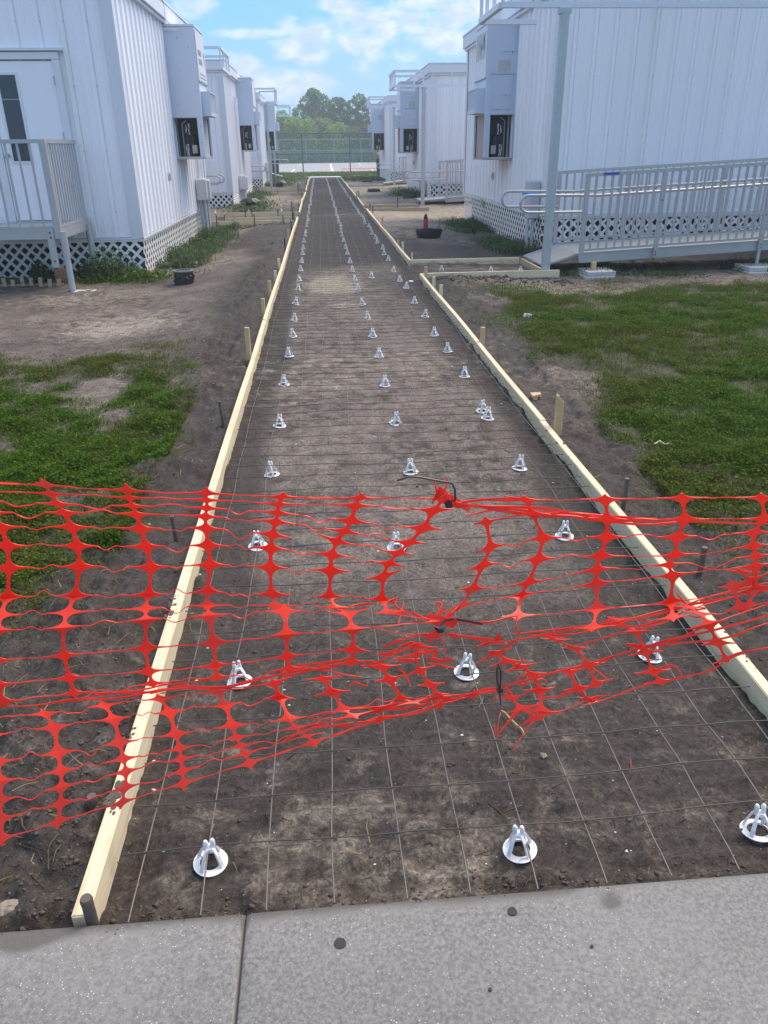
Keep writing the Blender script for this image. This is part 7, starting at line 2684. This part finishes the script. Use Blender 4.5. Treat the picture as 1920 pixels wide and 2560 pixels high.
chain_fence(63.4, -22.0, 25.0, 2.72, [-22, -18.3, -14.8, -11.3, -7.8, -4.5, -1.18, 2.36, 5.9, 9.4, 13, 17, 21, 25], [2.60, 1.23], 'fence_post_dark', 'near dark green chain link fence in front of the court')
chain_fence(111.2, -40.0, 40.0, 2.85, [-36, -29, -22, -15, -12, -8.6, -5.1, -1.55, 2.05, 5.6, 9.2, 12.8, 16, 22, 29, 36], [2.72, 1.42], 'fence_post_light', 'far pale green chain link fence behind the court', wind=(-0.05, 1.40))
t_ = thing('chain_link_fence', 'low fence with thin posts behind the far court fence', 'fence', (1.0, 114.0, -0.1))
for x_ in (-9, -4.6, -0.2, 1.45, 4.65, 7.6, 10.5, 14):
    part('fence_post', MB().tube([(x_, 114, -0.1), (x_, 114, 1.25)], 0.045, 6), M['fence_post_light'], t_)
part('fence_rail', MB().tube([(-12, 114, 1.22), (16, 114, 1.22)], 0.03, 6), M['fence_post_light'], t_)

# ------------------------------------------------------------------ trees beyond the court
def leaf_cloud(r_, blobs, n, size, cols, zshade=None):
    Vs, Cs = [], []
    tot = sum(b_[3] ** 2 for b_ in blobs)
    for (bx, by, bz, br, sq) in blobs:
        k = int(n * br ** 2 / tot)
        d = r_.normal(0, 1, (k, 3))
        d /= np.linalg.norm(d, axis=1)[:, None]
        rr = br * r_.uniform(0.5, 1.04, k) ** 0.5
        c = d * rr[:, None]
        c[:, 2] *= sq
        # break the outline into sprays
        q = fbm(c[:, 0] * 1.3 / size * 0.35 + bx, c[:, 2] * 1.3 / size * 0.35 + bz, 401, 3)
        keep = q > 0.34
        c = c[keep]
        k = len(c)
        c += (bx, by, bz)
        a = r_.normal(0, 1, (k, 3))
        a /= np.linalg.norm(a, axis=1)[:, None]
        b2 = np.cross(a, r_.normal(0, 1, (k, 3)))
        b2 /= np.linalg.norm(b2, axis=1)[:, None] + 1e-9
        s = size * r_.uniform(0.5, 1.3, k)[:, None]
        Vs.append(np.stack([c - a * s, c + b2 * s * 0.55, c + a * s, c - b2 * s * 0.55], 1).reshape(-1, 3))
        tint = np.array(cols)[r_.integers(0, len(cols), k)] * r_.uniform(0.7, 1.3, (k, 1))
        Cs.append(np.repeat(tint, 4, 0))
    V_ = np.concatenate(Vs)
    F_ = np.arange(len(V_)).reshape(-1, 4)
    return V_, F_, np.concatenate(Cs)


PINE = [(0.13, 0.24, 0.075), (0.18, 0.30, 0.09), (0.23, 0.34, 0.11), (0.10, 0.18, 0.06)]
BUSH = [(0.28, 0.42, 0.07), (0.36, 0.50, 0.10), (0.43, 0.54, 0.15), (0.20, 0.32, 0.06)]
YEL = [(0.30, 0.27, 0.07), (0.36, 0.27, 0.10), (0.22, 0.22, 0.06)]
TAN = [(0.25, 0.22, 0.13), (0.18, 0.18, 0.09), (0.13, 0.15, 0.06)]


def tree(name, x, y, h, crown, cols, label, seed, n=9000, size=0.26, trunk_r=0.22, group='trees beyond the court', cat='tree', low=0.35):
    r_ = np.random.default_rng(seed)
    t_ = thing(name, label, cat, (x, y, -0.1), group)
    tr = MB()
    top = h * 0.72
    lean = r_.uniform(-0.4, 0.4)
    pth = [(x + lean * (q / 6) ** 2 + 0.08 * math.sin(q * 2.1 + seed), y, -0.2 + top * q / 6) for q in range(7)]
    tr.tube(pth, [trunk_r * (1.15 - 0.13 * q) for q in range(7)], 7)
    part('trunk', tr, M['bark'], t_, smooth=60)
    lim = MB()
    for (bx, by, bz, br, sq) in crown:
        s0 = Vector((x + lean * 0.4, y, h * r_.uniform(0.35, 0.6)))
        e0 = Vector((x + bx, y + by, bz))
        md = s0.lerp(e0, 0.5) + Vector((0, 0, -0.25))
        lim.tube([s0, md, e0], [trunk_r * 0.4, trunk_r * 0.3, trunk_r * 0.1], 5)
    part('limbs', lim, M['bark'], t_, smooth=60)
    V_, F_, C_ = leaf_cloud(r_, [(x + b_[0], y + b_[1], b_[2], b_[3] * 1.18, b_[4]) for b_ in crown], n, size, cols)
    V_ = V_ - np.array([x, y, -0.1])
    o_ = link(bpy.data.objects.new('crown', np_mesh('crown', V_, F_, M['leaf'], {'tint': C_})))
    o_.parent = t_
    return t_


def crown_rand(r_, h, w_, n, zlo, rmin, rmax, sq=0.75):
    out_ = []
    for k in range(n):
        t_ = r_.random()
        z = zlo + (h - zlo) * t_
        env = math.sin(math.pi * min(1, 0.15 + 0.85 * (1 - abs(2 * t_ - 0.9) * 0.6)))
        out_.append((r_.normal(0, 0.38) * w_ * max(0.3, 1 - 0.75 * t_), r_.normal(0, 0.3) * w_ * 0.6, z, r_.uniform(rmin, rmax) * (1.15 - 0.45 * t_), sq))
    return out_


rt = np.random.default_rng(500)
# tall pines, read off the skyline
tree('pine_tree', 0.0, 131, 9.9, [(-2.0, 0, 6.3, 1.5, 0.85), (-0.3, 0.5, 8.6, 1.15, 0.85), (0.7, 0, 8.2, 1.0, 0.8), (-1.1, 0, 7.8, 1.3, 0.85), (0.5, 0, 6.8, 1.5, 0.85), (-0.7, -0.4, 6.3, 1.4, 0.85), (1.3, 0, 5.6, 1.3, 0.8), (-2.4, 0, 5.0, 1.1, 0.8), (-0.4, 0, 9.1, 0.8, 0.9), (-1.4, 0.4, 4.6, 1.4, 0.8), (0.4, 0.2, 4.4, 1.5, 0.8)], PINE, 'tall rounded pine, the highest crown over the court, left of the others', 501, 9500, 0.17)
tree('pine_tree', 3.1, 132, 8.9, [(0, 0, 7.6, 1.25, 0.75), (-1.2, 0, 6.9, 1.1, 0.8), (1.1, 0, 6.9, 1.1, 0.8), (0.2, 0, 5.9, 1.4, 0.8), (-1.0, 0.3, 5.2, 1.3, 0.8), (1.0, 0.3, 4.9, 1.3, 0.8), (0.0, 0.3, 4.0, 1.4, 0.8), (0.6, 0, 8.0, 0.7, 0.8)], PINE, 'broad pine in the middle with grey limbs showing', 502, 7500, 0.17)
tree('pine_tree', 6.3, 132, 9.2, [(0.2, 0, 8.3, 0.95, 0.8), (1.0, 0, 7.6, 0.9, 0.8), (-0.8, 0, 7.5, 0.9, 0.8), (0.5, 0, 6.6, 1.1, 0.75), (-0.7, 0, 5.9, 1.1, 0.75), (1.0, 0, 5.4, 1.0, 0.7), (0.0, 0, 4.6, 1.2, 0.7), (1.2, 0, 4.2, 1.1, 0.7), (-1.2, 0, 4.4, 1.1, 0.7)], PINE, 'airy pine with a round top just left of the right classrooms', 503, 6500, 0.16)
tree('pine_tree', 9.3, 130, 7.6, [(0, 0, 6.6, 0.9, 0.8), (-0.7, 0, 5.7, 1.0, 0.8), (0.9, 0, 6.0, 1.2, 0.8), (0.2, 0, 4.8, 1.4, 0.8), (-0.6, 0, 3.9, 1.3, 0.8), (1.5, 0, 4.4, 1.5, 0.8)], PINE, 'darker pine behind the right air conditioners', 504, 6500, 0.17)
for i, (x_, y_, h_) in enumerate(((-9.5, 136, 6.0), (13, 134, 7.6), (17, 136, 8.4), (-14, 138, 6.6), (-19, 137, 7.2))):
    tree('pine_tree', x_, y_, h_, crown_rand(rt, h_, 4.2, 9, h_ * 0.42, 1.1, 1.7), PINE, ['low pine hidden behind the left classrooms', 'pine hidden behind the right classrooms', 'outer pine far to the right', 'outer pine far to the left', 'outermost pine on the left'][i], 510 + i, 3200, 0.24)
# lower hedge of shrubs behind the far fence
labs = ['bright green shrub at the left behind the court fence', 'light green shrub second from the left behind the court fence', 'leafy shrub below the tallest pine', 'yellowing palm like shrub in the middle of the hedge', 'green shrub right of the yellowing one', 'deep green shrub below the middle pine', 'tan dry shrub near the right classrooms', 'green shrub beside the tan dry one',
        'green shrub at the right end of the hedge', 'shrub hidden by the left air conditioners', 'shrub far left of the hedge', 'shrub hidden behind the right classrooms', 'outer right shrub of the hedge']
sh = [(-5.6, 121, 6.4, BUSH, 3.2), (-3.6, 120, 6.0, BUSH, 3.0), (-1.5, 121, 5.5, BUSH, 2.8), (0.9, 122, 5.7, YEL, 2.2), (2.6, 120, 5.0, BUSH, 2.8), (4.5, 121, 4.6, PINE, 2.8), (6.6, 119.5, 4.7, TAN, 2.6), (8.2, 120, 4.7, BUSH, 2.6), (10.2, 121, 5.0, PINE, 2.8), (-8.2, 121, 6.4, BUSH, 3.2), (-11.5, 121, 5.8, BUSH, 3.4), (13.2, 121, 4.8, BUSH, 3.2), (17, 121, 5, BUSH, 3.4)]
for i, (x_, y_, h_, cc, w_) in enumerate(sh):
    cr = []
    for k in range(17):
        t_ = (k + rt.random()) / 17
        zz = 0.6 + (h_ - 1.25) * t_
        cr.append((rt.uniform(-0.5, 0.5) * w_ * (1.0 - 0.4 * t_), rt.uniform(-0.5, 0.5) * 1.2, zz, rt.uniform(0.65, 1.1) * (1.15 - 0.4 * t_), 0.95))
    mixc = cc if cc is not YEL else YEL + BUSH
    tree('shrub', x_, y_, h_, cr, mixc, labs[i], 540 + i, 7500, 0.17, 0.08, 'shrubs behind the court', 'shrub')
# the thicket at their feet
x = rt.uniform(-22, 24, 24000)
z = np.abs(rt.normal(0, 1.0, 24000)) * 1.1 - 0.1
y = rt.uniform(117.0, 119.0, 24000) + z * 0.4
a = rt.normal(0, 1, (24000, 3))
a /= np.linalg.norm(a, axis=1)[:, None]
b2 = np.cross(a, rt.normal(0, 1, (24000, 3)))
b2 /= np.linalg.norm(b2, axis=1)[:, None]
c = np.stack([x, y, z], -1)
s = rt.uniform(0.08, 0.22, 24000)[:, None]
V_ = np.stack([c - a * s, c + b2 * s * 0.5, c + a * s, c - b2 * s * 0.5], 1).reshape(-1, 3)
cc = np.array(BUSH + PINE + TAN)[rt.integers(0, 11, 24000)] * rt.uniform(0.5, 1.1, (24000, 1))
o = link(bpy.data.objects.new('undergrowth', np_mesh('undergrowth', V_, np.arange(len(V_)).reshape(-1, 4), M['leaf'], {'tint': np.repeat(cc, 4, 0)})))
tag(o, 'tangled undergrowth at the foot of the shrubs behind the court', kind='stuff')

# ------------------------------------------------------------------ haze volume, added to give the veiling glare of the lens
hz = MB().box(-720, 720, -100, 1000, -1.5, 13.0)
haze_m = bpy.data.materials.new('veil_haze')
haze_m.use_nodes = True
ht = NT(haze_m.node_tree)
ht.n.clear()
pv = ht.node('ShaderNodeVolumePrincipled')
pv.inputs['Color'].default_value = (0.85, 0.96, 1.0, 1)
pv.inputs['Density'].default_value = 0.0023
pv.inputs['Anisotropy'].default_value = 0.2
ho = ht.node('ShaderNodeOutputMaterial')
ht.link(pv.outputs[0], ho.inputs['Volume'])
o = link(bpy.data.objects.new('haze', hz.mesh('haze', haze_m)))
o['kind'] = 'stuff'
